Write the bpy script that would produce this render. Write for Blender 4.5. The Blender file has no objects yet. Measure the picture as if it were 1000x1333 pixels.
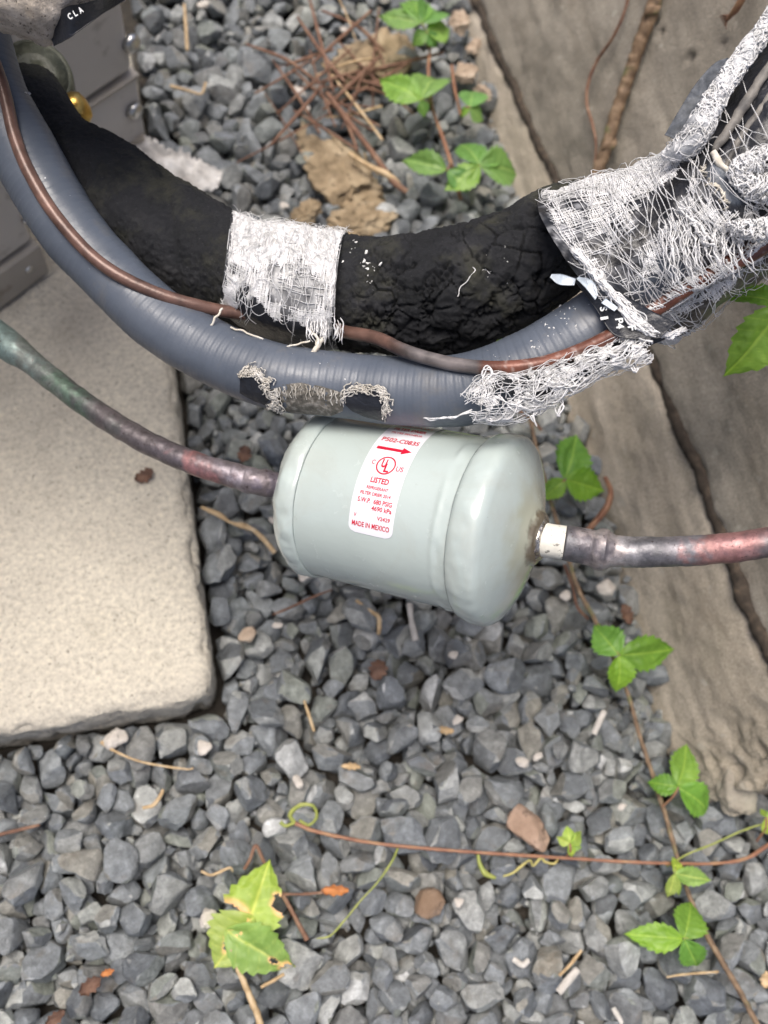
import bpy, bmesh, math, random, base64
import numpy as np
from mathutils import Vector, Matrix, Quaternion, noise

SC = bpy.context.scene
COL = SC.collection

# ------------------------------------------------------------------ camera, sky, sun, exposure
FPX, CAM_H = 1200.0, 0.58
_d = np.array([-.125, -.38, -1.]); _d /= np.linalg.norm(_d)
_Z = -_d
_Y = np.array([-.553, 2.663, -1.]); _Y -= _Y.dot(_Z) * _Z; _Y /= np.linalg.norm(_Y)
_X = np.cross(_Y, _Z)
ROT = np.array([_X, _Y, _Z])
CAMP = np.array([0, 0, CAM_H])
BACK = ROT @ np.array([0, 0, 1.])
cam_d = bpy.data.cameras.new('camera')
cam = bpy.data.objects.new('camera', cam_d); COL.objects.link(cam); SC.camera = cam
M = Matrix([list(ROT[0]) + [0], list(ROT[1]) + [0], list(ROT[2]) + [CAM_H], [0, 0, 0, 1]])
cam.matrix_world = M
cam_d.sensor_fit = 'VERTICAL'; cam_d.sensor_height = 36.0
cam_d.lens = FPX / 1333.0 * 36.0
cam_d.clip_start = 0.01; cam_d.clip_end = 500
cam_d.dof.use_dof = True; cam_d.dof.focus_distance = 0.362; cam_d.dof.aperture_fstop = 10.0

SUN_EL, SUN_AZ = math.radians(79), math.radians(-50)      # azimuth clockwise from +y
wd = bpy.data.worlds.new("World"); SC.world = wd; wd.use_nodes = True
nt = wd.node_tree; bg = nt.nodes['Background']
sky = nt.nodes.new('ShaderNodeTexSky'); sky.sky_type = 'NISHITA'; sky.sun_disc = False
sky.sun_elevation = SUN_EL; sky.sun_rotation = SUN_AZ
sky.air_density = .6; sky.dust_density = 6.0; sky.ozone_density = 1.0
nt.links.new(sky.outputs[0], bg.inputs[0]); bg.inputs[1].default_value = 0.095
sl = bpy.data.lights.new('sun', 'SUN'); sl.energy = 1.5; sl.angle = math.radians(33); sl.color = (1, .955, .89)
so = bpy.data.objects.new('sun', sl); COL.objects.link(so)
sdir = Vector((math.sin(SUN_AZ) * math.cos(SUN_EL), math.cos(SUN_AZ) * math.cos(SUN_EL), math.sin(SUN_EL)))
so.rotation_euler = sdir.to_track_quat('Z', 'Y').to_euler(); so.location = sdir * 5
SC.view_settings.view_transform = 'Standard'; SC.view_settings.look = 'None'
SC.view_settings.gamma = 1; SC.view_settings.use_curve_mapping = False
SC.view_settings.exposure = 0.90

# ------------------------------------------------------------------ helpers
LEAN = .30
def ray(px, py): return ROT @ np.array([(px - 500) / FPX, -(py - 666.5) / FPX, -1.])
def gz(px, py, z=0.):
    r = ray(px, py); return CAMP + r * ((z - CAM_H) / r[2])
def gx(px, py, x):
    # on a face that leans back by LEAN from x at the ground
    r = ray(px, py); return CAMP + r * ((x + LEAN * CAM_H) / (r[0] - LEAN * r[2]))
def dp(px, py, dep): return CAMP + ray(px, py) * dep
def proj(P):
    q = (np.atleast_2d(P) - CAMP) @ ROT
    return 500 - FPX * q[:, 0] / q[:, 2], 666.5 + FPX * q[:, 1] / q[:, 2], -q[:, 2]
def nrm(a): return a / (np.linalg.norm(a, axis=-1, keepdims=True) + 1e-12)

_perm = np.random.RandomState(3).permutation(4096)
_gr = nrm(np.random.RandomState(4).normal(size=(4096, 3)))
def pn(P, scale=1., seed=0):
    """gradient noise, about -0.6..0.6"""
    P = np.asarray(P, float) * scale + seed * 17.31
    i = np.floor(P).astype(int); f = P - i; u = f * f * f * (f * (f * 6 - 15) + 10)
    r = 0
    for dx in (0, 1):
        for dy in (0, 1):
            for dz in (0, 1):
                h = _perm[(_perm[(_perm[(i[:, 0] + dx) & 4095] + i[:, 1] + dy) & 4095] + i[:, 2] + dz) & 4095]
                g = (_gr[h] * (f - [dx, dy, dz])).sum(1)
                w = (u[:, 0] if dx else 1 - u[:, 0]) * (u[:, 1] if dy else 1 - u[:, 1]) * (u[:, 2] if dz else 1 - u[:, 2])
                r = r + g * w
    return r
def fbm(P, scale=1., octs=4, seed=0):
    return sum(pn(P, scale * 2 ** k, seed + k) * .5 ** k for k in range(octs))
def cracks(P, scale, seed=0):
    """distance between the two nearest voronoi cells, 0 in a crack"""
    out = np.empty(len(P))
    Q = P * scale + seed
    for n, p in enumerate(Q.tolist()):
        d = noise.voronoi(p)[0]; out[n] = d[1] - d[0]
    return out
def sstep(a, b, x):
    t = np.clip((x - a) / (b - a), 0, 1); return t * t * (3 - 2 * t)

def spline(pts, n):
    P = np.array(pts, float); m = len(P)
    E = np.vstack([2 * P[0] - P[1], P, 2 * P[-1] - P[-2]])
    out = []
    for i in range(m - 1):
        p0, p1, p2, p3 = E[i:i + 4]
        t = np.linspace(0, 1, 24, endpoint=False)[:, None]
        out.append(.5 * (2 * p1 + (p2 - p0) * t + (2 * p0 - 5 * p1 + 4 * p2 - p3) * t * t + (3 * p1 - p0 - 3 * p2 + p3) * t ** 3))
    out = np.vstack(out + [P[-1:]])
    k = min(3, P.shape[1])
    s = np.r_[0, np.cumsum(np.linalg.norm(np.diff(out[:, :k], axis=0), axis=1))]
    q = np.linspace(0, s[-1], n)
    return np.stack([np.interp(q, s, out[:, j]) for j in range(P.shape[1])], 1)

def mkobj(name, V, F, mat=None, parent=None, smooth=True, col=None, recenter=True):
    V = np.asarray(V, float)
    c = (V.max(0) + V.min(0)) / 2 if recenter else np.zeros(3)
    me = bpy.data.meshes.new(name)
    if not isinstance(F, list): F = F.tolist()
    me.from_pydata((V - c).tolist(), [], F)
    if smooth: me.polygons.foreach_set('use_smooth', [True] * len(me.polygons))
    if col is not None:
        a = me.color_attributes.new('Col', 'FLOAT_COLOR', 'POINT')
        cc = np.ones((len(V), 4)); cc[:, :3] = col
        a.data.foreach_set('color', cc.ravel())
    if mat: me.materials.append(mat)
    me.update()
    o = bpy.data.objects.new(name, me); COL.objects.link(o)
    o.location = c
    if parent is not None:
        o.parent = parent
        q = parent; base = Vector((0, 0, 0))
        while q is not None: base += q.location; q = q.parent
        o.location = Vector(c) - base
    return o
def thing(name, label, cat, loc, group=None):
    o = bpy.data.objects.new(name, None); COL.objects.link(o)
    o.empty_display_size = .01
    o.location = [float(v) for v in loc]; return tag(o, label, cat, group)
def tag(o, label=None, cat=None, group=None, kind=None):
    if label: o['label'] = label
    if cat: o['category'] = cat
    if group: o['group'] = group
    if kind: o['kind'] = kind
    return o

def gridF(n, m, wrap=False):
    """quads of an n x m grid, m wraps round"""
    i, j = np.meshgrid(np.arange(n - 1), np.arange(m if wrap else m - 1), indexing='ij')
    j2 = (j + 1) % m
    return np.stack([i * m + j, i * m + j2, (i + 1) * m + j2, (i + 1) * m + j], -1).reshape(-1, 4)
def frames(C, ref=BACK):
    T = nrm(np.gradient(C, axis=0))
    ref = np.broadcast_to(np.asarray(ref, float), C.shape)
    N = nrm(ref - (ref * T).sum(1, keepdims=True) * T); B = np.cross(T, N)
    return T, N, B
def tube(C, R, nseg=24, disp=None, cap=True, ref=BACK, flat=1.0):
    """loft round a centre line; disp(s, theta, P) gives a radial offset in metres; theta 0 faces ref"""
    C = np.asarray(C, float); n = len(C); R = np.broadcast_to(R, (n,))
    T, N, B = frames(C, ref)
    th = np.linspace(0, 2 * np.pi, nseg, endpoint=False)
    s = np.r_[0, np.cumsum(np.linalg.norm(np.diff(C, axis=0), axis=1))]
    D = (N[:, None] * np.cos(th)[None, :, None] * flat + B[:, None] * np.sin(th)[None, :, None])
    P = (C[:, None] + R[:, None, None] * D).reshape(-1, 3)
    S = np.repeat(s, nseg); TH = np.tile(th, n)
    if disp is not None: P = P + D.reshape(-1, 3) * disp(S, TH, P)[:, None]
    F = gridF(n, nseg, True).tolist()
    if cap:
        P = np.vstack([P, P[:nseg].mean(0), P[-nseg:].mean(0)]); a = n * nseg; b = (n - 1) * nseg
        F += [[a, (j + 1) % nseg, j] for j in range(nseg)] + [[a + 1, b + j, b + (j + 1) % nseg] for j in range(nseg)]
        S = np.r_[S, 0, s[-1]]; TH = np.r_[TH, 0, 0]
    return P, F, S, TH
def pix_path(pts):
    """(px, py, depth[, radius]) -> xyz(+r)"""
    return [list(dp(*p[:3])) + list(p[3:]) for p in pts]
def edges_path(sec):
    """(Tx,Ty,Bx,By,depth) silhouettes -> centre and radius"""
    out = []
    for a, b, c, d, z in sec:
        out.append(list(dp((a + c) / 2, (b + d) / 2, z)) + [math.hypot(a - c, b - d) / 2 / FPX * z])
    return out
def polytubes(lines, sides=3):
    """many thin threads in one mesh: (P[n,3], radius)"""
    VV, FF, off = [], [], 0
    for P, r in lines:
        if len(P) < 2: continue
        T, N, B = frames(np.asarray(P, float), BACK + .13)
        th = np.linspace(0, 2 * np.pi, sides, endpoint=False)
        rr = np.broadcast_to(r, (len(P),))[:, None, None]
        V = P[:, None] + rr * (N[:, None] * np.cos(th)[None, :, None] + B[:, None] * np.sin(th)[None, :, None])
        VV.append(V.reshape(-1, 3)); FF.append(gridF(len(P), sides, True) + off); off += len(P) * sides
    return np.vstack(VV), np.vstack(FF)

# ------------------------------------------------------------------ materials
class NT:
    def __init__(s, name):
        s.m = bpy.data.materials.new(name); s.m.use_nodes = True; s.t = s.m.node_tree
        s.b = s.t.nodes['Principled BSDF']; s.tc = s.n('ShaderNodeTexCoord')
    def n(s, k, **kw):
        o = s.t.nodes.new(k)
        for a, v in kw.items(): setattr(o, a, v)
        return o
    def l(s, a, b): s.t.links.new(a, b)
    def noise(s, scale, detail=4, rough=.55, stretch=None, dist=0):
        t = s.n('ShaderNodeTexNoise'); t.inputs['Scale'].default_value = scale
        t.inputs['Detail'].default_value = detail; t.inputs['Roughness'].default_value = rough
        t.inputs['Distortion'].default_value = dist
        v = s.tc.outputs['Object']
        if stretch:
            mp = s.n('ShaderNodeMapping'); mp.inputs['Scale'].default_value = stretch; s.l(v, mp.inputs[0]); v = mp.outputs[0]
        s.l(v, t.inputs['Vector']); return t.outputs['Fac']
    def vor(s, scale, feature='F1', stretch=None):
        t = s.n('ShaderNodeTexVoronoi', feature=feature); t.inputs['Scale'].default_value = scale
        v = s.tc.outputs['Object']
        if stretch:
            mp = s.n('ShaderNodeMapping'); mp.inputs['Scale'].default_value = stretch; s.l(v, mp.inputs[0]); v = mp.outputs[0]
        s.l(v, t.inputs['Vector']); return t.outputs['Distance']
    def ramp(s, fac, stops, interp='LINEAR'):
        r = s.n('ShaderNodeValToRGB'); r.color_ramp.interpolation = interp
        e = r.color_ramp.elements
        while len(e) < len(stops): e.new(.5)
        for k, (p, c) in enumerate(stops):
            e[k].position = p; e[k].color = (*c, 1) if isinstance(c, tuple) else (c, c, c, 1)
        s.l(fac, r.inputs[0]); return r.outputs[0]
    def mix(s, fac, a, b, mode='MIX'):
        m = s.n('ShaderNodeMix', data_type='RGBA', blend_type=mode)
        for sock, v in ((m.inputs[0], fac), (m.inputs[6], a), (m.inputs[7], b)):
            if hasattr(v, 'is_output'): s.l(v, sock)
            elif isinstance(v, tuple): sock.default_value = (*v, 1)
            else: sock.default_value = v
        return m.outputs[2]
    def math(s, op, a, b=0.):
        m = s.n('ShaderNodeMath', operation=op)
        for sock, v in ((m.inputs[0], a), (m.inputs[1], b)):
            if hasattr(v, 'is_output'): s.l(v, sock)
            else: sock.default_value = v
        return m.outputs[0]
    def bump(s, h, dist, strength=1., prev=None):
        b = s.n('ShaderNodeBump'); b.inputs['Distance'].default_value = dist; b.inputs['Strength'].default_value = strength
        s.l(h, b.inputs['Height'])
        if prev is not None: s.l(prev, b.inputs['Normal'])
        return b.outputs[0]
    def out(s, col, rough, normal=None, metal=0., **kw):
        for k, v in (('Base Color', col), ('Roughness', rough), ('Metallic', metal)):
            if hasattr(v, 'is_output'): s.l(v, s.b.inputs[k])
            elif isinstance(v, tuple): s.b.inputs[k].default_value = (*v, 1)
            else: s.b.inputs[k].default_value = v
        if normal is not None: s.l(normal, s.b.inputs['Normal'])
        for k, v in kw.items(): s.b.inputs[k.replace('_', ' ')].default_value = v
        return s.m
def simple(name, stops, scale=200, rough=.7, bump=None, metal=0., attr=False, spots=None, stretch=None, **kw):
    s = NT(name); c = s.ramp(s.noise(scale, stretch=stretch), stops)
    if attr:
        a = s.n('ShaderNodeAttribute', attribute_name='Col'); c = s.mix(1., c, a.outputs['Color'], 'MULTIPLY')
    if spots:
        for (sc, lo, hi, colr) in spots:
            c = s.mix(s.ramp(s.noise(sc, 3), [(lo, 0.), (hi, 1.)]), c, colr)
    nr = None
    if bump:
        for (sc, d) in bump: nr = s.bump(s.noise(sc, 5, .6, stretch), d, prev=nr)
    return s.out(c, rough, nr, metal, **kw)

def stone_mat(name, stops, white=.5):
    s = NT(name)
    oi = s.n('ShaderNodeObjectInfo'); ge = s.n('ShaderNodeNewGeometry')
    r = s.math('FRACT', s.math('ADD', oi.outputs['Random'], ge.outputs['Random Per Island']))
    base = s.ramp(r, stops)
    # world position so neighbours never share a pattern
    v = s.n('ShaderNodeVectorMath', operation='ADD'); s.l(ge.outputs['Position'], v.inputs[0])
    cx = s.n('ShaderNodeCombineXYZ'); s.l(s.math('MULTIPLY', r, 3.7), cx.inputs[2]); s.l(cx.outputs[0], v.inputs[1])
    def nz(sc, det, ro=.6, dist=0):
        t = s.n('ShaderNodeTexNoise'); t.inputs['Scale'].default_value = sc; t.inputs['Detail'].default_value = det
        t.inputs['Roughness'].default_value = ro; t.inputs['Distortion'].default_value = dist
        s.l(v.outputs[0], t.inputs['Vector']); return t.outputs['Fac']
    c = s.mix(1., base, s.ramp(nz(160, 5, .65), [(.25, .58), (.5, .98), (.78, 1.7)]), 'MULTIPLY')
    c = s.mix(1., c, s.ramp(nz(1900, 3, .7), [(.3, .60), (.7, 1.42)]), 'MULTIPLY')
    c = s.mix(s.ramp(nz(75, 6, .7, 1.5), [(.66, 0.), (.72, .75)]), c, (.30, .30, .29))
    c = s.mix(s.ramp(nz(700, 4, .75), [(.66, 0.), (.70, .55)]), c, (.46, .46, .44))
    c = s.mix(s.ramp(nz(50, 3, .6), [(.60, 0.), (.75, .45)]), c, (.17, .13, .085))
    n = s.bump(nz(300, 6, .68), .0018, 1.); n = s.bump(nz(2200, 3, .7), .00016, .8, n)
    return s.out(c, s.ramp(nz(220, 3), [(.3, .42), (.7, .72)]), n, Specular_IOR_Level=.5)
M_STONE = stone_mat('grey_slate_stone', [(0., (0.101, 0.113, 0.124)), (.16, (0.255, 0.275, 0.285)), (.3, (0.147, 0.163, 0.179)), (.44, (0.334, 0.345, 0.331)),
                    (.56, (0.122, 0.136, 0.151)), (.68, (0.262, 0.255, 0.223)), (.8, (0.197, 0.217, 0.233)), (.9, (0.207, 0.226, 0.195)), (1., (0.467, 0.482, 0.482))])
M_SOIL = simple('dark_soil', [(.3, (.03, .027, .023)), (.7, (.07, .06, .048))], 120, .95, [(300, .003)])

STONES = [
[1103,34,55,10,13,10,75,744,223,54,3,4,83,119,769,462,40,53,-5,55,77,524,500,43,50,-7,63,93,813,619,49,3,5,43,98,1008,618,42,47,7,47,74,946,753,41,50,-7,6,82,863,810,47,41,8,50,101,612,1166,48,52,-6,78,117,850,1188,55,42,8,
62,138,849,1214,50,24,-4,88,75,938,1211,45,2,5,55,84,650,1259,51,43,8,22,119,878,1327,47,53,-5,18,114,817,1644,38,85,1,53,56,825,1693,59,6,6,47,111,996,1884,45,85,-2,43,92,357,128,41,41,8,5,74,960,196,41,46,8,17,71,965,170,
66,88,3,32,84,390,299,56,83,1,77,128,920,297,42,0,4,47,68,962,445,71,38,1,81,76,858,503,97,86,1,69,120,167,657,106,25,-1,20,107,262,647,62,51,0,78,88,828,719,124,78,4,26,138,797,1137,56,36,5,75,105,995,1208,41,53,-5,13,81,
551,1324,92,3,-6,72,79,952,1374,69,43,-4,68,85,1026,1386,45,3,-3,42,82,804,1579,75,52,-7,48,93,1035,1660,56,3,-4,57,126,866,1709,63,41,-10,5,57,672,1714,90,88,2,31,96,477,1789,63,72,8,16,61,691,2066,78,82,-11,77,138,365,103,
95,56,-3,24,109,1131,161,77,54,7,43,115,1291,175,97,42,9,44,74,916,211,79,69,18,15,106,922,243,64,54,8,72,108,696,280,105,35,16,26,106,575,386,112,81,-20,85,137,714,384,92,44,-1,56,126,355,435,92,50,9,41,93,41,636,124,46,
10,43,117,505,733,114,41,-3,5,74,702,861,88,83,9,83,138,860,807,85,44,7,65,58,525,979,68,36,13,69,138,926,968,89,70,-5,87,125,587,1208,44,51,-11,67,78,993,1197,88,85,6,85,106,497,1223,59,83,1,44,133,656,1222,66,31,1,16,79,
974,1352,121,45,-2,39,76,554,1480,86,31,3,12,117,751,1462,98,53,3,54,107,494,1711,75,29,17,6,138,578,1698,135,1,-4,79,138,788,1784,49,60,-16,1,69,872,1797,42,51,-13,80,66,814,1886,79,54,-9,53,127,774,1980,84,4,-1,21,79,464,
170,106,34,7,15,77,631,147,130,38,13,39,127,1074,137,118,64,-1,18,66,329,301,76,41,-10,21,133,571,264,113,48,-6,4,93,479,397,134,60,-10,0,116,621,369,137,76,-15,15,91,533,412,76,31,14,63,86,163,499,85,84,2,44,76,438,440,90,
51,-7,34,64,862,465,116,58,12,47,98,547,499,92,49,1,63,96,761,523,117,51,6,52,102,262,654,115,41,11,39,138,598,649,96,58,-4,55,73,758,646,73,14,5,20,138,875,655,99,50,4,84,138,882,690,132,76,19,11,138,791,777,130,2,8,75,89,
742,784,151,47,-8,21,108,482,1017,74,53,-4,64,71,916,1094,82,54,-7,46,95,1040,1098,71,60,-14,43,92,683,1282,48,42,3,22,95,828,1259,116,56,7,85,88,1029,1304,42,38,0,17,78,1029,1389,100,53,7,59,138,953,1403,49,51,-11,11,100,
742,1564,56,38,-12,85,81,751,1680,99,8,10,75,135,998,1851,94,43,-15,45,93,879,1881,110,42,-5,79,104,498,1909,83,0,-14,36,138,788,1974,111,4,3,11,90,720,2088,98,43,9,33,90,1334,61,52,62,-2,52,73,125,172,92,49,11,56,101,1030,
146,131,70,18,50,116,278,175,94,67,-6,4,120,339,202,120,12,12,74,82,530,159,150,45,4,72,96,1284,188,65,3,11,47,70,725,229,108,34,-17,19,113,1247,248,88,43,-10,6,56,33,390,107,68,-12,83,82,165,443,105,53,-14,89,98,567,430,
107,82,8,2,119,677,433,128,41,-7,19,127,218,622,127,50,-6,10,52,869,729,117,25,9,9,105,831,784,86,71,-6,81,68,702,924,151,55,1,26,93,485,1100,98,28,1,26,104,696,1188,132,46,-2,37,105,774,1265,122,21,6,27,76,964,1278,38,50,
-7,63,62,601,1379,97,3,3,50,110,686,1468,98,29,-15,15,100,580,1503,140,0,5,83,138,783,1603,135,50,-1,74,135,963,1738,87,37,-9,7,99,796,1828,82,56,-4,49,73,547,1869,87,35,14,30,86,1040,1884,47,45,8,42,96,663,1993,85,25,4,80,
102,684,2005,157,60,18,7,90,977,2023,71,40,1,31,95,555,2129,134,62,-4,45,91,1101,57,140,11,-7,34,126,803,103,120,32,6,12,64,291,125,131,15,5,64,94,372,146,130,54,0,66,138,508,202,142,72,3,40,138,663,215,155,7,-14,27,97,92,
260,109,22,7,45,93,200,219,113,19,16,74,95,754,257,111,66,-11,45,96,36,266,101,43,-4,44,80,196,272,109,50,-1,68,83,1208,322,116,22,12,2,83,71,300,130,9,5,36,84,485,363,124,39,-4,1,99,1035,320,113,25,5,52,95,1177,332,122,39,
10,67,108,105,439,131,1,-6,52,116,348,440,135,26,13,4,78,601,438,92,9,-9,59,78,643,415,107,2,1,73,104,1182,391,133,48,11,17,138,164,629,147,17,-19,66,82,611,689,131,38,2,44,69,850,770,113,13,-2,17,94,481,807,164,0,-14,4,111,
586,851,118,31,0,4,83,561,892,129,44,-1,15,80,711,889,94,87,15,1,64,511,995,69,62,-14,15,55,805,996,92,54,-12,87,113,544,1084,111,88,-19,44,75,844,1275,159,32,-2,86,110,1000,1260,88,34,-14,49,77,972,1330,100,57,5,27,79,516,
1501,89,66,6,27,103,657,1544,112,58,-15,72,110,900,1550,127,51,-14,66,105,683,1637,152,23,-13,80,131,838,1656,81,42,4,37,65,666,1851,87,51,2,26,65,626,1881,72,74,-6,51,70,1041,1933,81,10,-18,27,100,1008,2023,95,27,6,8,86,
582,2116,156,60,-4,33,104,533,29,127,71,8,64,52,601,104,158,62,1,62,100,586,126,118,68,17,25,83,936,205,124,46,-17,5,87,1123,149,126,41,-4,18,67,848,177,160,1,-3,82,130,1367,226,124,83,-9,51,87,163,353,116,27,-20,50,100,1359,
353,102,44,-13,20,99,612,434,144,52,3,46,90,1197,365,119,44,-3,86,70,48,457,129,37,2,79,62,80,400,145,2,6,58,114,984,390,92,83,-13,21,87,1117,426,119,33,-1,30,56,730,499,153,47,-1,63,52,905,515,127,29,5,72,97,573,633,103,
23,15,22,100,508,680,113,5,-5,7,96,722,725,161,82,8,61,98,663,856,127,85,1,87,89,863,834,143,80,-4,6,79,1022,838,125,30,-12,19,90,1042,943,104,34,-2,29,91,766,979,89,43,-7,79,68,896,998,144,3,3,31,103,620,1082,147,11,3,6,
92,605,1138,95,31,-7,5,88,963,1185,114,58,-2,28,105,818,1264,161,38,-3,71,88,829,1458,126,77,-2,89,76,485,1600,132,69,1,30,133,681,1541,153,10,-14,85,120,637,1660,140,49,-14,86,78,624,1689,142,54,0,15,112,787,1739,121,37,
-3,15,99,844,1733,122,40,1,84,103,760,1755,131,66,-20,60,127,831,1819,130,76,-6,78,106,900,1858,125,2,-7,4,72,855,1865,111,8,-18,56,86,999,1985,93,52,-6,43,74,640,1986,86,84,6,56,64,702,2028,123,81,5,19,94,815,2059,115,39,
-15,84,82,33,63,120,83,-13,12,127,],
[1225,142,55,71,-13,62,98,419,519,43,45,3,16,74,949,605,45,42,3,12,81,524,631,55,52,7,34,98,945,668,49,38,-3,57,94,842,900,58,73,2,34,130,971,1027,56,4,2,81,120,558,1083,41,31,-4,32,57,809,1092,57,39,-1,47,125,873,1262,44,
42,3,6,78,779,1373,51,43,3,84,110,507,1588,41,84,-6,54,76,1009,1611,54,42,3,55,121,848,1634,51,48,3,89,114,940,1701,48,41,1,70,89,901,1973,49,42,3,28,98,653,2061,48,53,6,8,82,952,2078,44,34,-3,83,68,1041,169,70,81,3,12,82,
904,234,109,53,-3,21,100,574,281,93,82,-5,42,69,171,358,63,46,0,84,86,1125,310,59,46,-7,31,115,941,372,63,51,0,14,138,1212,369,64,55,-16,53,111,982,518,75,67,1,8,98,904,578,67,85,-9,33,83,952,540,62,46,-6,35,134,893,1068,
103,52,-6,18,79,614,1231,58,10,-8,55,121,927,1239,43,48,3,35,76,728,1379,55,8,-1,25,138,562,1542,120,85,0,82,105,644,1534,61,34,19,13,87,603,1850,49,33,-4,10,84,992,1818,78,41,10,36,138,679,1919,78,26,3,7,94,748,1928,97,47,
1,79,84,747,106,102,50,10,81,138,802,76,124,55,5,33,76,1248,229,77,55,3,52,93,463,291,90,50,-1,83,101,333,329,78,87,-13,33,78,842,345,99,39,13,37,105,1039,369,57,72,0,67,106,562,385,44,48,3,65,82,959,485,46,84,-6,42,98,816,
587,109,37,-13,29,100,781,782,85,8,-7,8,87,486,899,88,80,14,68,116,1042,1032,48,66,-5,73,72,744,1110,87,27,4,32,73,697,1126,36,80,0,23,52,801,1259,96,89,-1,27,113,852,1279,90,86,-3,47,138,898,1475,85,39,19,40,56,780,1545,
45,8,-1,54,90,737,1743,88,76,-5,82,83,936,1875,81,82,1,42,102,670,1887,88,41,-1,89,114,951,2062,100,71,-6,81,138,882,2122,46,89,6,22,82,1042,2096,57,45,-16,6,79,1029,33,136,42,-15,30,101,1154,183,58,39,-3,80,64,1124,250,107,
37,17,40,115,723,279,103,77,-9,64,128,494,437,45,57,9,77,64,926,444,146,82,0,50,107,1259,454,46,50,5,37,82,293,484,133,8,-4,7,75,472,447,138,76,-13,58,135,965,577,68,88,-12,25,96,324,665,140,39,5,56,95,477,684,71,64,-14,70,
63,484,710,98,88,19,39,116,927,720,77,41,-4,60,69,804,1163,74,11,-13,86,81,894,1314,101,27,2,51,129,599,1454,120,62,-4,20,137,486,1496,54,67,3,51,70,555,1633,92,83,-4,27,101,674,1954,90,71,-3,33,95,859,1932,113,81,-9,42,126,
1013,1936,67,85,-6,72,108,594,1997,56,70,-13,80,68,807,1990,77,42,4,1,81,548,2048,62,89,-4,57,82,1369,194,95,70,11,63,70,1101,236,97,70,4,82,92,601,302,155,83,-3,46,111,851,374,136,62,1,64,96,93,470,160,12,-15,23,97,157,526,
101,53,-3,57,74,427,481,93,43,4,78,105,833,478,91,82,0,36,73,749,622,122,1,-4,33,115,984,738,91,7,3,34,130,890,809,69,35,2,59,71,507,893,134,86,-6,5,91,919,924,145,77,4,19,138,641,1095,114,84,-5,16,78,981,1095,60,74,12,56,
58,770,1100,131,42,-14,53,81,889,1139,128,82,-8,17,84,804,1187,110,88,0,56,67,971,1296,71,37,-10,1,66,529,1328,117,34,7,64,88,779,1346,87,0,-13,49,107,1040,1367,42,82,-5,52,74,577,1405,84,73,1,23,81,857,1394,101,49,6,78,66,
653,1500,108,36,-13,48,72,529,1568,115,73,1,32,86,659,1618,132,36,21,18,110,939,1678,82,12,-2,63,79,821,1717,101,55,-1,76,117,660,1860,64,60,4,10,60,870,1904,69,63,7,17,92,715,1923,142,22,-8,14,120,877,2094,82,51,11,63,134,
712,65,157,59,0,50,68,422,163,111,78,-4,74,76,669,142,134,84,1,21,93,987,132,160,62,-8,83,95,333,188,151,50,1,61,72,780,157,132,19,2,68,67,797,208,121,56,-3,77,98,268,201,148,32,-10,71,115,384,238,148,37,-9,47,90,421,272,
162,47,8,28,138,641,319,111,41,-5,24,91,1316,358,88,88,6,70,91,678,349,104,86,-22,15,84,430,534,113,78,12,18,113,575,565,113,75,-12,50,122,545,612,139,3,-13,34,138,652,626,136,0,14,16,104,541,702,128,50,-8,54,115,851,701,
102,74,8,62,63,940,792,97,8,-9,40,92,902,890,130,46,2,2,86,959,1022,95,1,-2,71,58,934,1104,106,43,-8,60,89,948,1129,135,15,-1,3,128,853,1403,144,49,1,6,105,832,1784,128,58,-4,37,82,615,1995,89,79,2,19,59,616,1987,65,0,0,39,
52,740,1955,111,88,2,4,96,660,2082,120,28,11,76,100,173,102,124,87,0,1,105,1131,51,136,89,-6,24,98,817,87,111,8,-19,41,77,931,173,171,83,-10,53,121,1271,108,126,27,7,35,116,656,156,153,77,-16,2,75,1117,208,104,71,-7,15,64,
227,253,154,13,-5,79,134,61,258,129,0,-2,80,86,642,304,147,11,5,8,97,789,290,128,88,-4,21,73,1082,281,143,33,3,58,100,1191,293,121,42,-2,80,111,305,329,143,62,5,65,83,980,305,117,81,-5,60,73,445,388,146,43,-10,33,107,546,
405,111,74,10,52,76,907,395,123,75,-20,87,80,1357,400,72,87,-11,1,75,239,484,116,35,7,40,56,416,455,107,85,2,73,84,80,603,190,74,-2,36,138,188,610,138,87,-4,55,126,561,695,177,33,5,77,129,746,918,154,89,-6,28,61,818,1059,
132,79,5,9,61,975,1073,64,15,2,67,64,587,1138,126,86,-12,8,83,588,1366,144,75,-7,57,95,913,1518,124,17,-1,65,111,976,1476,140,82,-6,33,111,933,1547,77,63,7,28,64,764,1566,171,9,-5,45,115,717,1717,134,17,3,62,73,734,1800,141,
81,-5,15,84,880,1827,73,74,5,89,56,623,1970,88,81,-7,20,91,499,1994,151,0,-2,79,117,686,2075,128,81,-10,4,79,347,34,153,31,2,44,119,],
[1070,386,52,54,-5,43,111,902,645,51,82,1,8,106,606,849,45,37,3,7,106,919,995,38,38,5,27,72,783,1045,43,37,4,79,99,995,1178,50,83,-4,49,104,1009,1559,51,88,6,1,102,846,1705,46,67,-10,26,79,834,1748,49,58,-6,30,92,1003,2048,
55,54,-5,21,122,338,117,75,7,15,24,117,1080,65,87,3,-14,35,65,668,294,90,47,11,24,138,1088,303,48,83,-4,82,94,560,336,87,8,12,63,100,1367,386,47,88,6,18,89,999,498,55,82,1,89,122,450,569,72,56,-7,66,103,856,781,58,72,12,51,
87,775,950,94,43,3,65,114,950,931,58,75,-6,31,105,1010,1047,41,30,-1,61,72,963,1103,63,4,21,47,97,632,1208,47,89,-3,73,86,568,1285,72,63,1,35,127,875,1230,50,65,-8,77,95,579,1441,57,63,-7,29,126,929,1633,60,83,17,6,101,783,
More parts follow.
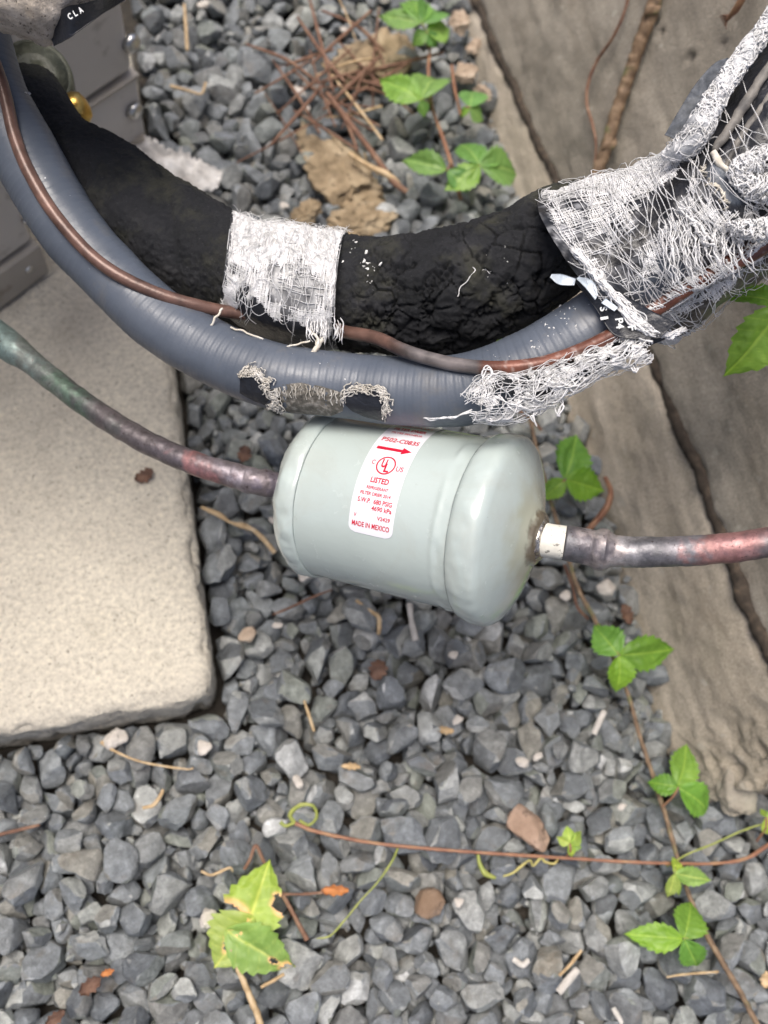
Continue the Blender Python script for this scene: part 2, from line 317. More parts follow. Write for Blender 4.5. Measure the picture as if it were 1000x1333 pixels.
1707,50,49,7,20,87,622,1800,50,67,-10,17,95,1018,1906,52,34,-4,80,98,485,1932,64,80,1,46,74,729,1987,90,75,-5,14,115,830,203,99,67,3,3,101,972,196,69,4,6,40,52,1152,241,74,4,21,3,125,540,326,64,21,17,86,80,485,386,82,41,3,
13,87,973,445,101,24,-7,65,74,562,486,71,4,-6,67,77,771,599,70,44,-4,41,121,992,662,81,39,2,64,102,1008,770,63,38,-6,87,133,747,1054,67,25,8,18,96,674,1063,84,40,-7,50,109,719,1098,73,25,4,18,92,920,1069,79,63,-7,51,90,956,
1186,54,49,-14,62,98,619,1316,95,43,4,64,81,688,1332,60,38,-5,63,101,524,1544,59,85,-12,83,84,870,1566,125,41,12,82,110,971,1551,40,37,3,10,78,1043,1583,45,82,1,60,80,995,1670,67,36,-8,40,91,790,1715,93,82,-2,57,100,584,1904,
84,75,5,44,86,945,1936,47,88,6,32,89,838,1990,93,77,-16,39,88,631,2043,43,50,-16,11,59,846,2015,96,74,0,49,103,557,125,97,35,14,58,112,1111,179,85,29,13,33,88,1246,170,127,85,-3,16,102,599,294,100,74,15,23,93,224,300,94,57,
-13,20,138,213,372,75,34,-8,16,129,1264,404,81,63,-20,39,87,240,444,118,44,10,17,138,1015,420,81,34,-2,40,84,367,477,87,76,9,70,127,922,450,88,52,-1,43,138,645,537,130,71,11,69,70,955,570,117,57,-6,73,107,576,656,56,40,-18,
14,88,594,890,43,27,-6,20,61,568,1036,102,79,2,60,120,637,1152,109,57,1,69,138,911,1123,92,61,-14,45,119,553,1193,115,19,15,48,138,673,1249,97,15,-20,87,105,796,1287,152,36,-1,21,136,666,1425,95,71,9,78,75,980,1584,68,34,
10,8,86,644,1736,124,43,-12,21,96,789,1770,93,45,-15,1,83,928,1738,78,45,-5,28,106,773,1843,88,23,10,58,87,686,2005,89,76,18,8,80,279,67,128,82,3,48,100,657,83,67,38,-16,34,73,1353,81,76,66,-3,47,93,596,168,103,39,-3,51,74,
989,208,107,87,4,27,105,1058,195,88,23,-8,54,85,646,258,94,47,0,28,105,121,266,129,39,18,43,88,1055,361,83,17,14,63,71,224,350,83,52,-8,8,70,1276,378,68,0,5,30,89,659,404,67,43,4,5,80,1110,434,65,52,15,56,52,1313,430,100,
32,4,70,138,87,560,105,42,-10,41,81,41,594,189,41,-6,63,106,474,606,72,59,-10,55,67,592,798,80,81,1,21,72,1033,894,39,38,5,71,74,591,944,83,78,0,0,60,847,987,127,75,-14,69,94,613,1284,120,89,1,31,103,700,1410,114,0,-7,22,
98,853,1460,81,67,8,73,52,515,1667,73,88,6,38,94,758,1709,105,82,15,37,75,600,1748,87,55,3,48,85,654,1785,110,0,5,50,73,536,1876,138,33,-8,76,138,545,1916,111,1,-14,42,123,794,1932,131,79,7,30,82,696,1982,126,23,16,6,123,
976,1968,114,0,0,81,104,544,2105,123,45,-5,56,75,104,68,149,68,-8,35,138,1156,46,145,51,-4,25,101,953,171,117,24,-15,64,82,1169,214,131,51,-1,24,108,160,337,79,49,-11,55,66,422,336,150,30,-4,26,127,1349,375,86,89,-15,12,112,
536,443,127,21,17,37,95,701,530,114,37,3,27,117,335,534,168,78,-6,64,126,659,576,145,38,14,25,78,741,595,135,4,-20,43,75,151,604,109,42,1,11,104,767,589,114,6,-9,16,68,433,645,122,86,15,51,103,558,650,77,69,6,75,73,775,663,
96,66,0,75,76,661,712,98,2,-3,0,71,711,691,111,30,-9,48,113,923,741,90,22,-1,38,70,805,898,126,81,-6,19,81,631,1019,108,76,4,50,102,1012,1171,71,41,13,4,68,530,1234,94,18,-10,78,96,640,1264,96,41,5,12,73,1022,1227,100,16,
13,61,77,953,1281,64,87,5,16,67,778,1327,134,78,-8,35,97,595,1415,82,67,-16,63,65,729,1458,123,29,12,30,101,887,1496,106,0,-5,25,97,896,1632,151,38,9,57,95,483,1729,143,29,9,25,105,711,1841,92,43,-2,28,84,1039,1866,99,42,
11,14,88,763,1954,145,31,-4,56,118,832,2008,120,36,-8,11,61,482,68,148,43,-11,54,102,871,64,127,37,0,12,66,936,73,156,85,3,18,138,1175,75,138,60,-5,32,100,737,162,150,0,-15,57,86,230,201,124,56,-12,74,97,1028,208,123,41,7,
13,94,1142,173,127,38,3,65,92,1199,224,92,17,-14,55,76,1353,252,96,46,2,3,138,456,258,172,37,2,82,93,952,298,150,72,7,22,117,1026,260,139,78,-13,77,117,1144,296,166,12,14,70,129,853,273,145,70,-6,70,85,950,294,88,17,-8,33,
70,1099,329,127,37,15,71,70,1163,294,115,74,-2,21,77,413,369,135,44,-2,37,83,827,377,164,39,4,80,86,256,501,136,84,4,60,81,578,534,142,40,-8,65,107,904,591,117,50,-7,74,88,187,673,154,25,4,88,88,999,687,78,22,17,5,68,866,
756,93,60,-5,15,83,849,802,117,57,-11,17,76,829,1019,155,56,7,7,127,972,1004,102,7,-11,50,80,694,1033,161,89,1,11,86,975,1052,113,81,-19,68,73,1040,1218,100,53,-2,20,90,482,1354,64,39,15,77,94,829,1360,151,27,-1,18,114,1010,
1349,119,45,-3,42,86,774,1394,153,17,14,12,107,613,1537,143,58,-20,43,88,584,1841,113,6,-7,67,69,1018,1868,71,53,-1,36,102,619,1875,110,55,-10,47,76,979,1953,82,34,0,78,56,915,2111,122,76,-9,3,115,],
[1287,153,59,52,5,50,136,744,264,48,50,-1,54,138,1021,384,44,86,0,58,93,1225,441,49,85,2,49,120,147,517,53,19,-14,73,88,526,557,48,50,-1,4,138,1002,908,54,86,-2,38,138,596,948,45,86,2,37,97,1015,947,49,85,2,11,117,511,1080,
42,88,3,72,80,600,1119,53,36,-2,15,120,525,1245,40,50,-1,61,87,898,1776,44,50,1,26,106,941,1965,45,87,-3,71,91,545,60,106,85,10,87,104,987,108,88,42,-10,80,125,1355,115,54,4,1,11,138,123,494,85,34,-10,69,78,286,569,97,36,
0,43,131,868,644,43,86,0,86,84,969,670,57,39,6,70,111,642,689,36,50,-1,28,65,693,695,38,49,2,19,72,951,911,86,41,1,68,86,738,994,94,34,9,79,138,981,1078,38,50,-1,66,73,1023,1106,40,49,3,80,79,650,1292,35,50,-1,89,59,1003,
1332,103,3,8,15,101,701,1404,69,42,9,42,70,641,1507,73,58,6,87,93,835,1487,83,59,0,31,135,873,1571,72,52,12,4,123,531,1756,59,54,8,5,120,1025,1799,44,50,-1,15,110,482,1819,67,75,-11,21,119,606,1924,141,11,-12,41,138,922,2036,
52,86,10,88,80,1042,2075,46,39,-11,27,68,1077,40,79,5,5,64,98,658,106,104,33,6,56,76,1124,77,92,1,6,39,115,397,308,123,1,9,56,138,1000,257,101,63,4,88,69,1267,279,40,49,3,23,82,677,454,75,60,-7,13,95,822,437,130,78,-14,6,
84,1334,458,57,27,0,3,110,455,455,102,33,-7,53,92,65,549,114,4,-13,43,111,950,504,83,57,-5,54,87,945,612,113,51,9,36,77,644,651,72,77,-9,10,121,922,878,41,50,-1,71,93,493,944,92,34,-5,71,138,955,1156,80,87,-5,2,106,574,1349,
118,82,1,66,101,517,1376,95,5,3,27,138,967,1517,83,41,4,48,106,652,1711,120,70,10,80,67,845,1671,128,34,12,46,102,856,1685,81,89,-4,50,105,756,1822,72,73,2,71,75,858,1845,67,43,9,1,81,775,1895,85,52,-7,28,83,648,1941,83,51,
-14,53,138,649,1967,78,20,8,42,63,349,86,134,59,-12,89,138,149,160,88,86,-11,89,101,1337,170,92,48,1,23,133,539,275,101,47,7,18,102,843,301,76,40,-11,5,105,1284,331,77,34,-9,85,89,513,320,96,48,4,26,77,711,325,99,85,7,39,
138,1189,332,68,53,10,18,89,176,435,61,59,13,58,102,946,415,76,40,4,49,87,695,444,97,9,-16,12,81,442,510,63,31,-16,88,115,177,585,75,49,-8,3,119,675,702,59,65,15,12,85,627,714,111,48,-12,30,138,700,708,85,16,-6,23,125,487,
745,132,34,-9,9,121,806,767,82,86,-1,54,84,904,848,68,24,16,60,68,523,948,82,59,-16,28,83,814,954,69,9,2,41,138,542,1098,71,4,0,11,83,710,1192,99,50,12,66,99,484,1191,52,22,-17,87,82,576,1315,86,84,4,54,80,505,1560,60,32,
14,31,83,640,1828,98,74,-15,6,138,634,2001,77,83,-8,32,64,975,2039,40,50,-1,18,90,291,151,98,84,11,71,118,1227,184,150,40,0,40,62,1261,137,118,29,3,3,138,137,140,104,46,5,42,64,417,206,126,19,0,63,75,1069,205,122,3,-4,32,
71,580,293,119,25,-9,87,55,42,352,160,1,4,86,128,1129,325,112,42,1,66,119,1252,315,81,0,1,84,62,121,397,49,84,-10,15,85,203,352,131,43,-3,46,138,802,369,99,78,18,89,68,1034,399,77,42,6,27,85,63,432,112,5,-6,77,81,155,424,
99,4,-10,89,59,390,448,81,47,10,43,90,501,403,102,22,18,77,77,833,411,140,8,-5,60,118,934,419,101,46,-5,16,62,1195,459,76,6,20,25,114,497,428,76,46,11,52,78,796,495,73,29,-18,45,76,190,566,119,55,5,72,138,725,549,173,68,15,
63,138,299,618,103,27,-6,63,90,121,649,160,40,-7,10,93,519,696,83,4,-7,84,96,803,739,133,11,-8,1,92,948,726,103,9,-11,21,124,796,735,83,11,-1,8,111,606,845,101,69,4,16,89,778,880,129,79,5,24,138,845,953,112,87,-2,15,102,1036,
1062,46,2,-7,65,97,583,1084,98,86,-1,67,86,707,1079,116,87,9,74,131,959,1128,72,49,-14,73,90,872,1178,127,12,-1,36,114,690,1225,69,0,-2,5,58,564,1268,111,16,-7,25,68,704,1333,109,58,-1,3,87,702,1354,99,21,-3,10,103,928,1356,
69,8,-4,6,55,1022,1454,38,50,-1,75,76,857,1505,89,69,-1,40,106,667,1511,143,45,14,32,104,697,1545,110,80,-2,14,113,1020,1586,61,27,10,11,71,514,1643,114,30,-7,77,114,684,1758,93,76,-9,68,75,698,1731,108,3,9,69,100,792,1907,
110,2,0,32,96,517,1959,90,50,-10,35,87,727,2060,110,15,16,77,84,942,2112,91,37,9,31,125,396,103,137,15,15,21,123,840,263,94,30,10,31,112,1101,299,120,41,-5,14,76,358,349,123,84,2,9,89,445,364,129,33,-13,44,77,725,352,144,
71,-4,58,99,40,424,132,60,9,54,138,570,446,161,20,11,4,118,553,462,95,87,-1,62,78,803,480,85,35,-5,45,92,276,512,135,61,-6,77,103,886,496,112,77,-7,78,81,212,591,146,83,-9,47,74,365,588,123,6,-5,72,121,454,642,103,9,15,50,
104,494,692,88,20,-3,11,71,595,725,165,27,-8,16,138,733,660,132,23,-2,16,131,822,759,108,39,-3,30,92,989,771,91,42,10,31,56,761,868,145,76,7,22,60,657,964,125,40,-15,17,68,774,1061,114,20,6,79,138,878,1105,135,6,1,42,125,
542,1166,126,25,-4,81,107,917,1207,109,41,-16,38,69,819,1236,149,53,12,17,102,700,1307,113,15,-4,62,83,871,1290,142,37,-11,16,87,914,1294,95,11,-9,23,86,666,1398,121,4,2,15,79,997,1448,50,6,2,78,104,984,1508,133,58,1,79,134,
993,1616,118,49,-11,19,101,784,1887,130,74,-14,31,83,827,1962,132,0,2,56,135,484,2082,101,38,-15,4,138,984,2064,66,12,-9,14,75,687,65,182,55,-7,57,103,1342,34,102,48,-4,52,90,299,97,70,81,9,23,65,1122,231,143,84,11,55,88,
204,308,63,56,3,72,52,210,321,100,76,-5,52,78,676,299,147,37,-1,4,92,187,421,134,79,6,59,103,368,376,126,80,3,88,118,802,398,98,4,-13,58,57,616,458,120,65,-9,0,105,500,434,111,50,-6,1,64,537,476,137,85,14,43,138,880,516,141,
48,16,34,122,424,606,154,80,10,48,109,971,659,108,88,-12,86,79,776,703,158,47,9,66,97,696,889,146,1,1,44,128,830,917,117,47,-11,74,111,906,942,99,0,-5,61,76,557,1253,88,72,15,10,65,528,1304,136,13,-16,20,93,994,1438,91,52,
-5,38,99,971,1544,104,17,1,9,73,813,1514,132,32,-4,54,58,685,1567,122,22,-7,7,90,507,1705,122,55,6,4,73,760,1684,158,85,-11,40,138,802,1691,111,88,-9,42,101,748,1794,109,30,-6,2,88,666,1851,130,55,-3,79,70,797,1823,130,46,
6,50,99,581,2028,124,56,9,61,99,259,41,179,81,-2,13,123,],
[205,455,45,43,-4,62,106,151,558,70,49,12,43,131,520,605,42,9,-3,51,103,506,1175,53,44,4,5,118,949,1310,52,16,-2,54,138,758,1630,51,42,-3,51,136,802,1795,37,9,-2,29,72,996,1913,37,81,2,19,60,596,2054,49,45,6,15,102,989,2111,
43,43,-4,62,92,635,115,53,34,-5,83,106,948,108,79,43,3,30,86,215,329,46,7,-2,73,114,288,401,67,57,5,61,103,777,407,79,48,0,34,72,543,435,56,84,14,79,90,782,412,42,42,-12,73,54,1101,457,48,51,-3,54,98,444,461,52,42,-9,6,96,
619,455,59,38,-1,41,112,628,631,121,56,-13,38,138,532,816,106,58,1,76,120,946,859,84,9,3,30,138,594,1064,55,40,-4,20,138,769,1141,46,79,2,79,102,780,1218,113,37,2,17,138,957,1581,56,50,11,71,94,569,1855,59,21,-12,25,110,661,
2035,81,35,-3,68,124,1217,41,121,52,-17,81,99,989,182,87,62,-3,63,86,612,228,110,16,0,30,101,1095,320,71,82,-6,33,58,832,401,86,4,-4,74,138,208,481,132,87,-14,47,138,100,529,98,75,13,20,138,177,622,98,11,19,54,71,262,614,
95,19,-5,78,119,612,776,77,35,8,48,93,1044,866,39,49,-2,21,65,958,887,101,29,-15,45,106,814,925,63,59,8,88,62,661,975,99,26,7,30,88,534,1016,101,39,1,39,84,561,1078,84,48,-4,60,115,566,1207,74,76,13,43,102,639,1225,86,52,
-20,29,95,837,1399,76,88,1,55,93,740,1644,82,0,4,16,108,716,1729,71,4,-4,9,84,541,1817,83,53,-4,26,98,922,1890,44,34,-5,4,71,731,1942,68,2,8,64,80,788,2047,39,10,-1,85,85,815,2060,64,10,-2,53,84,866,2045,85,32,-3,39,116,693,
250,96,49,-1,44,119,1097,262,122,16,5,10,94,187,384,86,16,-1,68,96,143,499,125,73,7,84,99,209,504,119,33,-8,32,96,388,625,108,9,16,63,120,372,668,101,88,-9,67,99,936,643,71,56,-20,89,66,531,726,91,85,-4,45,97,707,785,90,51,
-7,82,89,791,879,77,76,-5,23,101,685,939,126,59,-6,35,138,929,1275,76,51,6,5,84,756,1355,56,70,-13,80,91,914,1456,51,54,-4,22,95,843,1609,110,23,-4,42,108,485,1632,63,70,10,21,104,1037,1610,45,74,18,76,53,561,1795,94,12,-7,
13,117,528,1845,99,18,-5,46,138,626,1862,61,65,-17,67,92,517,1999,121,88,-9,15,95,886,2130,81,17,-7,49,99,1273,59,90,70,-3,6,79,470,111,131,15,-7,3,98,224,231,98,78,17,80,75,1042,265,77,15,-5,72,111,1158,264,148,11,18,87,
134,411,323,78,70,-13,14,74,817,350,129,28,-4,39,86,1207,339,87,36,-9,33,104,329,420,124,88,-6,46,94,973,558,90,58,1,52,79,208,599,103,41,-4,56,89,859,612,73,39,-5,40,81,551,656,128,2,-6,30,111,553,756,100,74,-2,0,107,549,
830,134,0,-2,44,83,862,834,93,9,3,54,125,640,875,173,40,5,65,138,820,1009,98,13,13,21,71,945,1016,75,47,-10,35,86,985,1164,85,48,9,78,71,508,1255,57,8,-2,27,78,599,1286,77,81,-12,69,76,636,1338,95,88,0,22,74,773,1382,101,
24,19,72,71,918,1338,129,18,-3,26,138,805,1439,103,61,-7,25,91,698,1588,81,4,8,20,90,857,1600,76,63,4,37,79,597,1671,102,85,-5,64,90,723,1668,100,3,-15,83,76,910,1700,90,47,7,85,138,549,1758,90,0,-9,62,119,822,1848,68,47,
-5,64,86,726,1846,120,8,-7,54,98,966,1894,40,81,2,25,78,775,1945,92,1,3,17,102,553,2021,117,54,14,51,138,607,2025,72,87,-1,72,103,880,2063,92,84,-7,78,53,834,2092,155,43,1,80,138,56,56,83,8,1,82,86,646,33,137,52,-1,9,98,853,
96,92,24,-14,34,87,939,109,110,89,-5,39,81,714,152,117,82,2,21,102,786,115,106,11,-11,17,92,1279,213,52,0,9,39,82,876,229,99,2,-13,72,83,748,283,117,32,-10,19,99,265,341,112,67,-12,30,88,319,327,116,88,-9,87,93,769,304,110,
87,-13,28,91,592,418,138,52,11,19,80,1241,430,106,80,-9,75,123,645,471,104,1,-2,35,94,818,539,82,6,1,28,80,329,556,114,53,-13,46,86,920,735,137,1,-5,21,124,590,757,73,62,-11,18,84,739,749,156,53,-10,14,113,790,953,139,71,
-3,17,91,909,1182,127,47,-6,48,118,575,1274,130,9,11,85,78,734,1318,127,6,4,25,118,775,1466,129,82,2,83,103,887,1442,101,88,-5,33,91,987,1545,73,57,0,69,89,500,1627,84,52,-18,63,74,768,1717,83,8,9,62,52,896,1990,74,2,-1,52,
65,696,2026,79,5,2,56,79,1030,2002,94,82,0,89,106,513,2129,107,41,-6,83,107,167,38,141,3,1,43,120,419,86,135,10,10,11,111,492,94,152,12,-12,34,108,882,122,127,16,-14,39,65,189,158,143,42,11,6,114,1236,121,80,81,5,24,56,343,
154,155,76,10,13,83,517,226,109,3,-11,14,77,1015,200,90,30,-17,50,69,93,230,91,22,-17,24,91,498,239,152,3,-8,22,96,551,212,103,33,8,39,101,799,235,158,3,-4,14,126,1071,249,159,50,-5,22,105,571,254,160,59,-1,48,105,524,460,
167,70,-6,76,98,665,404,139,30,8,36,61,878,444,135,7,-3,28,71,30,453,125,72,8,30,80,170,516,120,1,-17,26,59,290,538,164,84,0,85,130,1036,520,118,0,-12,61,122,213,624,166,12,-9,31,111,229,667,148,59,-14,79,120,735,695,147,
60,16,21,97,950,740,71,41,-3,44,78,635,783,113,86,2,6,92,802,926,131,85,16,14,118,881,990,114,2,3,15,85,830,1116,106,14,-15,12,80,1018,1193,86,10,-13,21,78,638,1206,118,81,-3,45,106,746,1435,133,1,1,62,84,746,1515,89,46,1,
59,78,785,1500,135,84,-11,28,137,638,1598,97,26,-10,60,61,815,1676,117,29,-8,11,67,921,1610,89,18,-3,5,80,898,1675,84,84,-14,23,66,975,1682,90,84,4,17,72,926,1753,129,7,-6,11,122,811,1809,106,51,-5,63,99,1003,1775,97,24,-6,
23,94,645,1858,103,15,-18,65,101,944,1886,126,88,0,39,111,68,86,146,49,-3,25,123,475,30,117,20,3,3,99,],
[952,340,37,81,-5,44,75,441,427,46,81,-5,12,131,794,801,47,25,0,5,98,1003,802,38,80,1,84,74,952,1079,37,45,2,16,52,846,1119,45,26,-1,66,89,1013,1156,45,26,-1,89,88,894,1460,39,89,6,68,64,618,1836,43,25,0,10,80,906,1842,52,
9,1,64,138,1099,139,89,84,0,27,138,1305,209,51,1,5,39,114,628,293,80,87,0,15,83,134,359,89,23,4,50,106,161,413,39,80,1,84,82,409,519,86,40,-7,32,113,525,560,95,76,-7,14,74,1036,632,104,57,-10,88,124,532,688,59,46,16,55,104,
656,680,52,3,-10,44,89,975,724,42,81,-5,36,101,813,856,59,36,4,73,118,995,969,43,48,5,53,81,675,1082,47,71,-12,14,80,924,1386,79,62,-11,44,103,946,1469,38,48,-4,2,59,798,1629,50,87,-6,5,129,582,1957,47,72,2,88,98,241,228,
78,89,-1,67,60,745,347,100,40,7,31,138,959,364,99,6,-2,6,116,719,458,74,30,-7,45,102,621,756,64,89,4,23,81,1030,729,59,27,9,78,89,562,866,75,62,11,0,59,998,993,76,67,20,82,138,534,1092,44,42,5,15,76,728,1181,69,72,-3,23,79,
911,1191,78,6,3,45,84,663,1278,82,27,-4,80,103,1044,1493,36,80,1,54,63,956,1620,55,28,-7,45,95,948,1727,43,17,2,47,75,766,1792,50,69,-8,27,101,908,1940,45,80,1,47,120,718,2086,50,46,-5,39,123,159,112,92,5,-1,84,80,628,236,
79,41,3,21,67,1263,219,67,59,-5,55,60,1120,284,121,44,18,45,138,372,323,80,83,-1,43,93,1336,334,75,78,-8,85,119,827,368,109,77,15,61,107,363,395,141,70,5,7,94,856,421,119,35,0,61,81,233,472,139,72,-16,40,94,786,453,72,88,
-2,56,97,184,513,70,64,6,38,108,341,516,108,5,-6,12,66,549,538,120,28,-4,30,126,838,532,85,40,8,20,56,692,568,129,43,-2,27,95,408,668,99,40,3,89,119,626,839,105,70,1,31,70,723,957,93,38,0,11,96,954,1001,82,84,-2,85,73,526,
1203,38,46,-5,18,61,487,1270,43,7,-3,86,88,653,1376,85,65,-1,62,138,680,1367,89,80,10,73,125,818,1416,82,86,-5,62,86,694,1495,74,79,0,51,95,618,1595,71,82,-10,18,98,491,1742,89,83,-2,57,98,632,1783,79,74,17,75,107,805,1794,
73,30,-5,58,72,807,1933,88,89,-3,78,122,922,1928,70,38,1,6,74,780,2025,46,60,-10,72,67,175,122,85,60,-2,81,88,461,184,137,81,13,12,101,173,255,119,43,-1,10,78,798,260,131,77,5,47,114,1225,307,118,79,0,63,74,133,298,122,2,
-5,49,98,350,324,95,62,-17,23,82,598,321,114,82,3,62,109,1139,395,155,53,7,69,138,804,410,137,84,12,24,86,253,526,116,22,12,69,116,898,548,96,87,-7,57,82,702,577,154,75,0,81,100,677,612,162,22,-18,5,138,281,672,155,62,-17,
61,95,448,672,130,19,-10,83,138,762,822,98,6,-7,26,89,920,853,97,24,0,33,97,1002,900,107,72,-4,21,118,913,972,42,39,0,42,76,507,1021,80,72,-10,20,115,526,1127,55,63,8,3,109,780,1161,50,66,-12,76,89,1011,1304,61,1,0,20,80,
725,1344,62,51,-2,19,67,895,1457,80,13,-8,82,96,732,1543,81,9,-3,25,68,960,1559,82,41,1,51,122,666,1586,125,89,-3,56,138,855,1657,70,41,-14,38,52,516,1825,109,2,-5,1,65,595,1995,125,71,-8,65,138,508,2072,85,12,-11,50,82,666,
2095,74,10,7,78,77,938,44,116,54,-7,70,138,445,92,136,62,-10,8,68,546,87,132,43,-4,55,79,483,186,148,13,-16,19,117,846,141,71,43,-19,34,83,172,151,104,57,16,59,96,1246,268,120,39,3,50,118,265,283,103,72,-5,15,85,591,278,141,
20,-4,35,70,1094,307,88,50,8,69,85,513,337,165,34,6,62,138,1151,316,140,27,-5,27,100,809,380,131,53,4,19,99,1241,391,90,62,4,80,127,953,442,112,7,-10,15,85,987,422,98,81,5,70,91,1338,409,92,69,4,69,94,34,470,91,31,11,34,103,
44,482,128,72,2,5,130,677,465,132,77,-10,35,109,882,464,103,85,-8,70,79,133,539,135,74,-1,32,116,277,541,123,3,-10,46,105,865,530,105,29,8,70,59,942,527,122,85,-7,22,66,34,536,119,85,8,21,72,649,559,140,6,-4,47,71,33,647,
157,83,-15,75,95,412,622,106,49,7,21,83,801,641,117,79,2,33,120,704,739,127,80,1,14,125,837,798,84,50,1,83,67,847,856,109,87,-3,4,125,588,946,114,81,2,44,96,984,932,96,85,-4,6,119,832,1042,117,60,11,8,130,598,1064,110,54,
-12,16,102,770,1149,90,59,-13,34,91,1011,1131,42,81,-5,9,105,743,1251,110,36,2,25,94,595,1323,126,56,1,86,114,1009,1299,107,40,-4,1,132,688,1392,135,68,-10,22,102,752,1607,159,51,4,55,126,890,1610,106,62,-7,68,108,603,1730,
120,88,7,60,92,768,1779,92,40,-16,36,104,730,1868,94,70,-3,85,72,1002,2000,107,17,1,31,68,367,184,98,46,-2,45,78,786,188,142,18,15,51,99,891,214,137,25,-15,38,96,1309,300,126,41,-6,0,130,88,272,139,69,6,0,84,444,291,152,69,
-9,47,76,449,305,125,79,6,60,94,1257,338,81,87,8,75,75,114,363,104,24,-16,82,57,1244,462,74,77,8,44,76,352,455,101,85,-10,2,67,445,518,119,81,-16,52,88,673,564,146,28,-7,0,63,849,547,136,68,3,84,56,301,595,132,25,-21,51,111,
433,626,140,6,-5,86,86,591,667,123,42,5,55,104,979,679,86,10,-7,49,60,523,794,140,66,-19,55,99,653,839,88,3,-10,58,100,481,944,149,41,11,44,66,997,1144,88,62,3,56,138,513,1161,94,86,-11,79,71,878,1246,115,74,-6,12,102,954,
1294,89,60,-20,50,71,670,1460,130,31,3,23,92,965,1450,104,63,-4,2,76,905,1582,120,78,-11,0,138,723,1620,159,63,7,5,138,671,1761,125,74,-6,4,99,566,1895,145,19,4,45,100,892,1914,141,85,1,68,134,934,1921,98,44,-2,12,92,629,
1999,121,54,-1,11,105,632,2080,109,58,1,23,72,919,2083,120,32,-6,7,122,561,88,164,69,6,8,114,],
[1121,275,50,49,1,8,86,423,551,49,8,2,17,83,1001,556,52,83,-5,55,123,705,653,44,51,-3,86,74,655,708,45,68,-13,68,93,908,706,43,18,5,31,60,881,786,52,21,1,61,82,850,1081,44,68,-13,6,89,994,1285,56,9,2,59,110,660,1309,40,4,-4,
87,57,1000,1330,55,24,-1,53,94,807,1743,56,7,21,18,79,1023,1744,46,81,0,7,89,618,1932,71,24,12,33,126,168,232,86,28,5,74,120,1215,267,87,67,4,9,94,1303,331,50,39,0,78,81,170,378,46,23,-1,35,66,1042,402,44,46,-4,6,66,1153,
375,54,55,5,37,55,167,499,48,47,4,29,77,455,486,84,87,-1,24,77,207,523,57,9,5,10,92,827,619,92,57,-8,63,110,961,616,73,51,-19,80,90,508,880,96,35,7,61,108,992,831,92,23,15,13,138,586,885,99,33,6,33,123,680,904,93,33,2,72,
137,630,939,79,21,15,84,138,574,1097,41,68,-13,9,73,710,1158,58,56,-11,24,120,481,1318,42,67,-14,26,75,777,1445,86,70,-12,80,95,955,1651,110,10,6,89,138,925,1865,41,63,-7,72,67,825,1945,60,67,1,1,73,575,2020,59,83,4,5,109,
733,2036,75,0,10,50,84,421,129,126,48,19,36,126,1183,238,86,36,10,18,99,426,309,94,37,-8,86,82,605,376,93,6,5,19,88,205,445,113,71,-16,17,97,351,402,97,43,-12,37,88,414,416,79,34,10,67,121,479,419,102,72,0,6,74,892,487,42,
51,-4,27,69,125,559,76,17,-3,64,62,236,547,91,34,14,5,131,451,592,117,85,1,7,109,327,600,78,70,-9,33,93,986,597,52,51,-4,35,107,891,712,87,88,8,30,132,490,769,82,38,1,52,106,632,832,60,50,-11,69,97,780,857,85,78,-12,68,71,
647,1155,46,63,-6,7,82,532,1157,80,37,13,43,102,817,1167,122,1,-5,15,78,756,1243,78,86,-4,8,91,554,1272,82,13,6,70,57,620,1442,86,86,-13,55,74,968,1427,64,50,10,81,105,648,1439,67,34,10,3,94,1031,1628,116,7,-14,79,138,571,
1712,75,45,2,13,86,612,1768,47,81,0,61,95,665,1807,57,63,-7,49,138,495,1947,113,79,9,38,106,842,1927,83,38,16,21,72,574,1992,96,9,12,2,87,627,2056,37,63,-7,10,52,661,2126,105,73,14,8,93,867,119,90,41,14,85,138,922,107,82,
88,-4,56,93,1210,168,111,79,-14,87,104,399,215,129,83,-9,62,81,981,262,150,51,-4,43,131,772,343,143,6,11,0,116,165,402,83,66,-14,64,98,738,376,119,80,-12,15,66,1008,369,92,59,-10,72,115,1094,381,81,59,-8,85,81,1075,446,93,
63,4,35,134,318,444,107,35,8,82,121,633,576,104,81,13,30,92,847,741,85,26,-5,56,73,504,799,115,21,7,58,127,668,1004,145,84,-6,45,119,678,1055,132,64,-10,30,90,486,1072,50,88,-5,63,101,850,1141,136,44,2,86,128,750,1213,88,
71,-4,1,89,940,1371,142,81,16,82,138,630,1519,112,53,-8,74,64,1035,1504,75,2,-4,24,96,648,1649,103,13,2,89,131,857,1782,86,85,-1,53,98,701,1871,97,73,-3,69,72,976,1989,81,33,1,26,86,1003,2007,54,10,-10,55,91,784,2048,87,77,
-1,45,108,569,2089,113,14,-4,14,133,688,36,156,8,8,36,126,37,103,107,68,11,27,111,942,140,135,76,-19,11,87,727,200,155,81,3,76,136,947,195,76,82,-10,58,92,926,235,109,81,-6,16,73,1079,294,97,82,1,65,85,371,348,73,9,8,25,66,
387,384,145,5,5,29,69,1125,450,96,0,-3,2,106,1210,431,118,68,-1,23,104,720,474,127,45,-5,79,136,746,446,58,81,-7,0,82,955,471,96,88,-13,32,129,528,517,116,84,-12,76,113,240,633,66,30,9,17,52,36,671,175,66,16,49,93,676,726,
75,0,14,28,105,971,750,37,68,-13,73,52,791,805,114,78,7,21,67,1043,1125,69,35,-9,40,89,785,1133,105,67,0,17,69,843,1215,105,83,-2,42,119,695,1271,90,21,8,7,70,545,1447,127,29,6,45,136,560,1830,99,72,-12,70,93,905,1942,105,
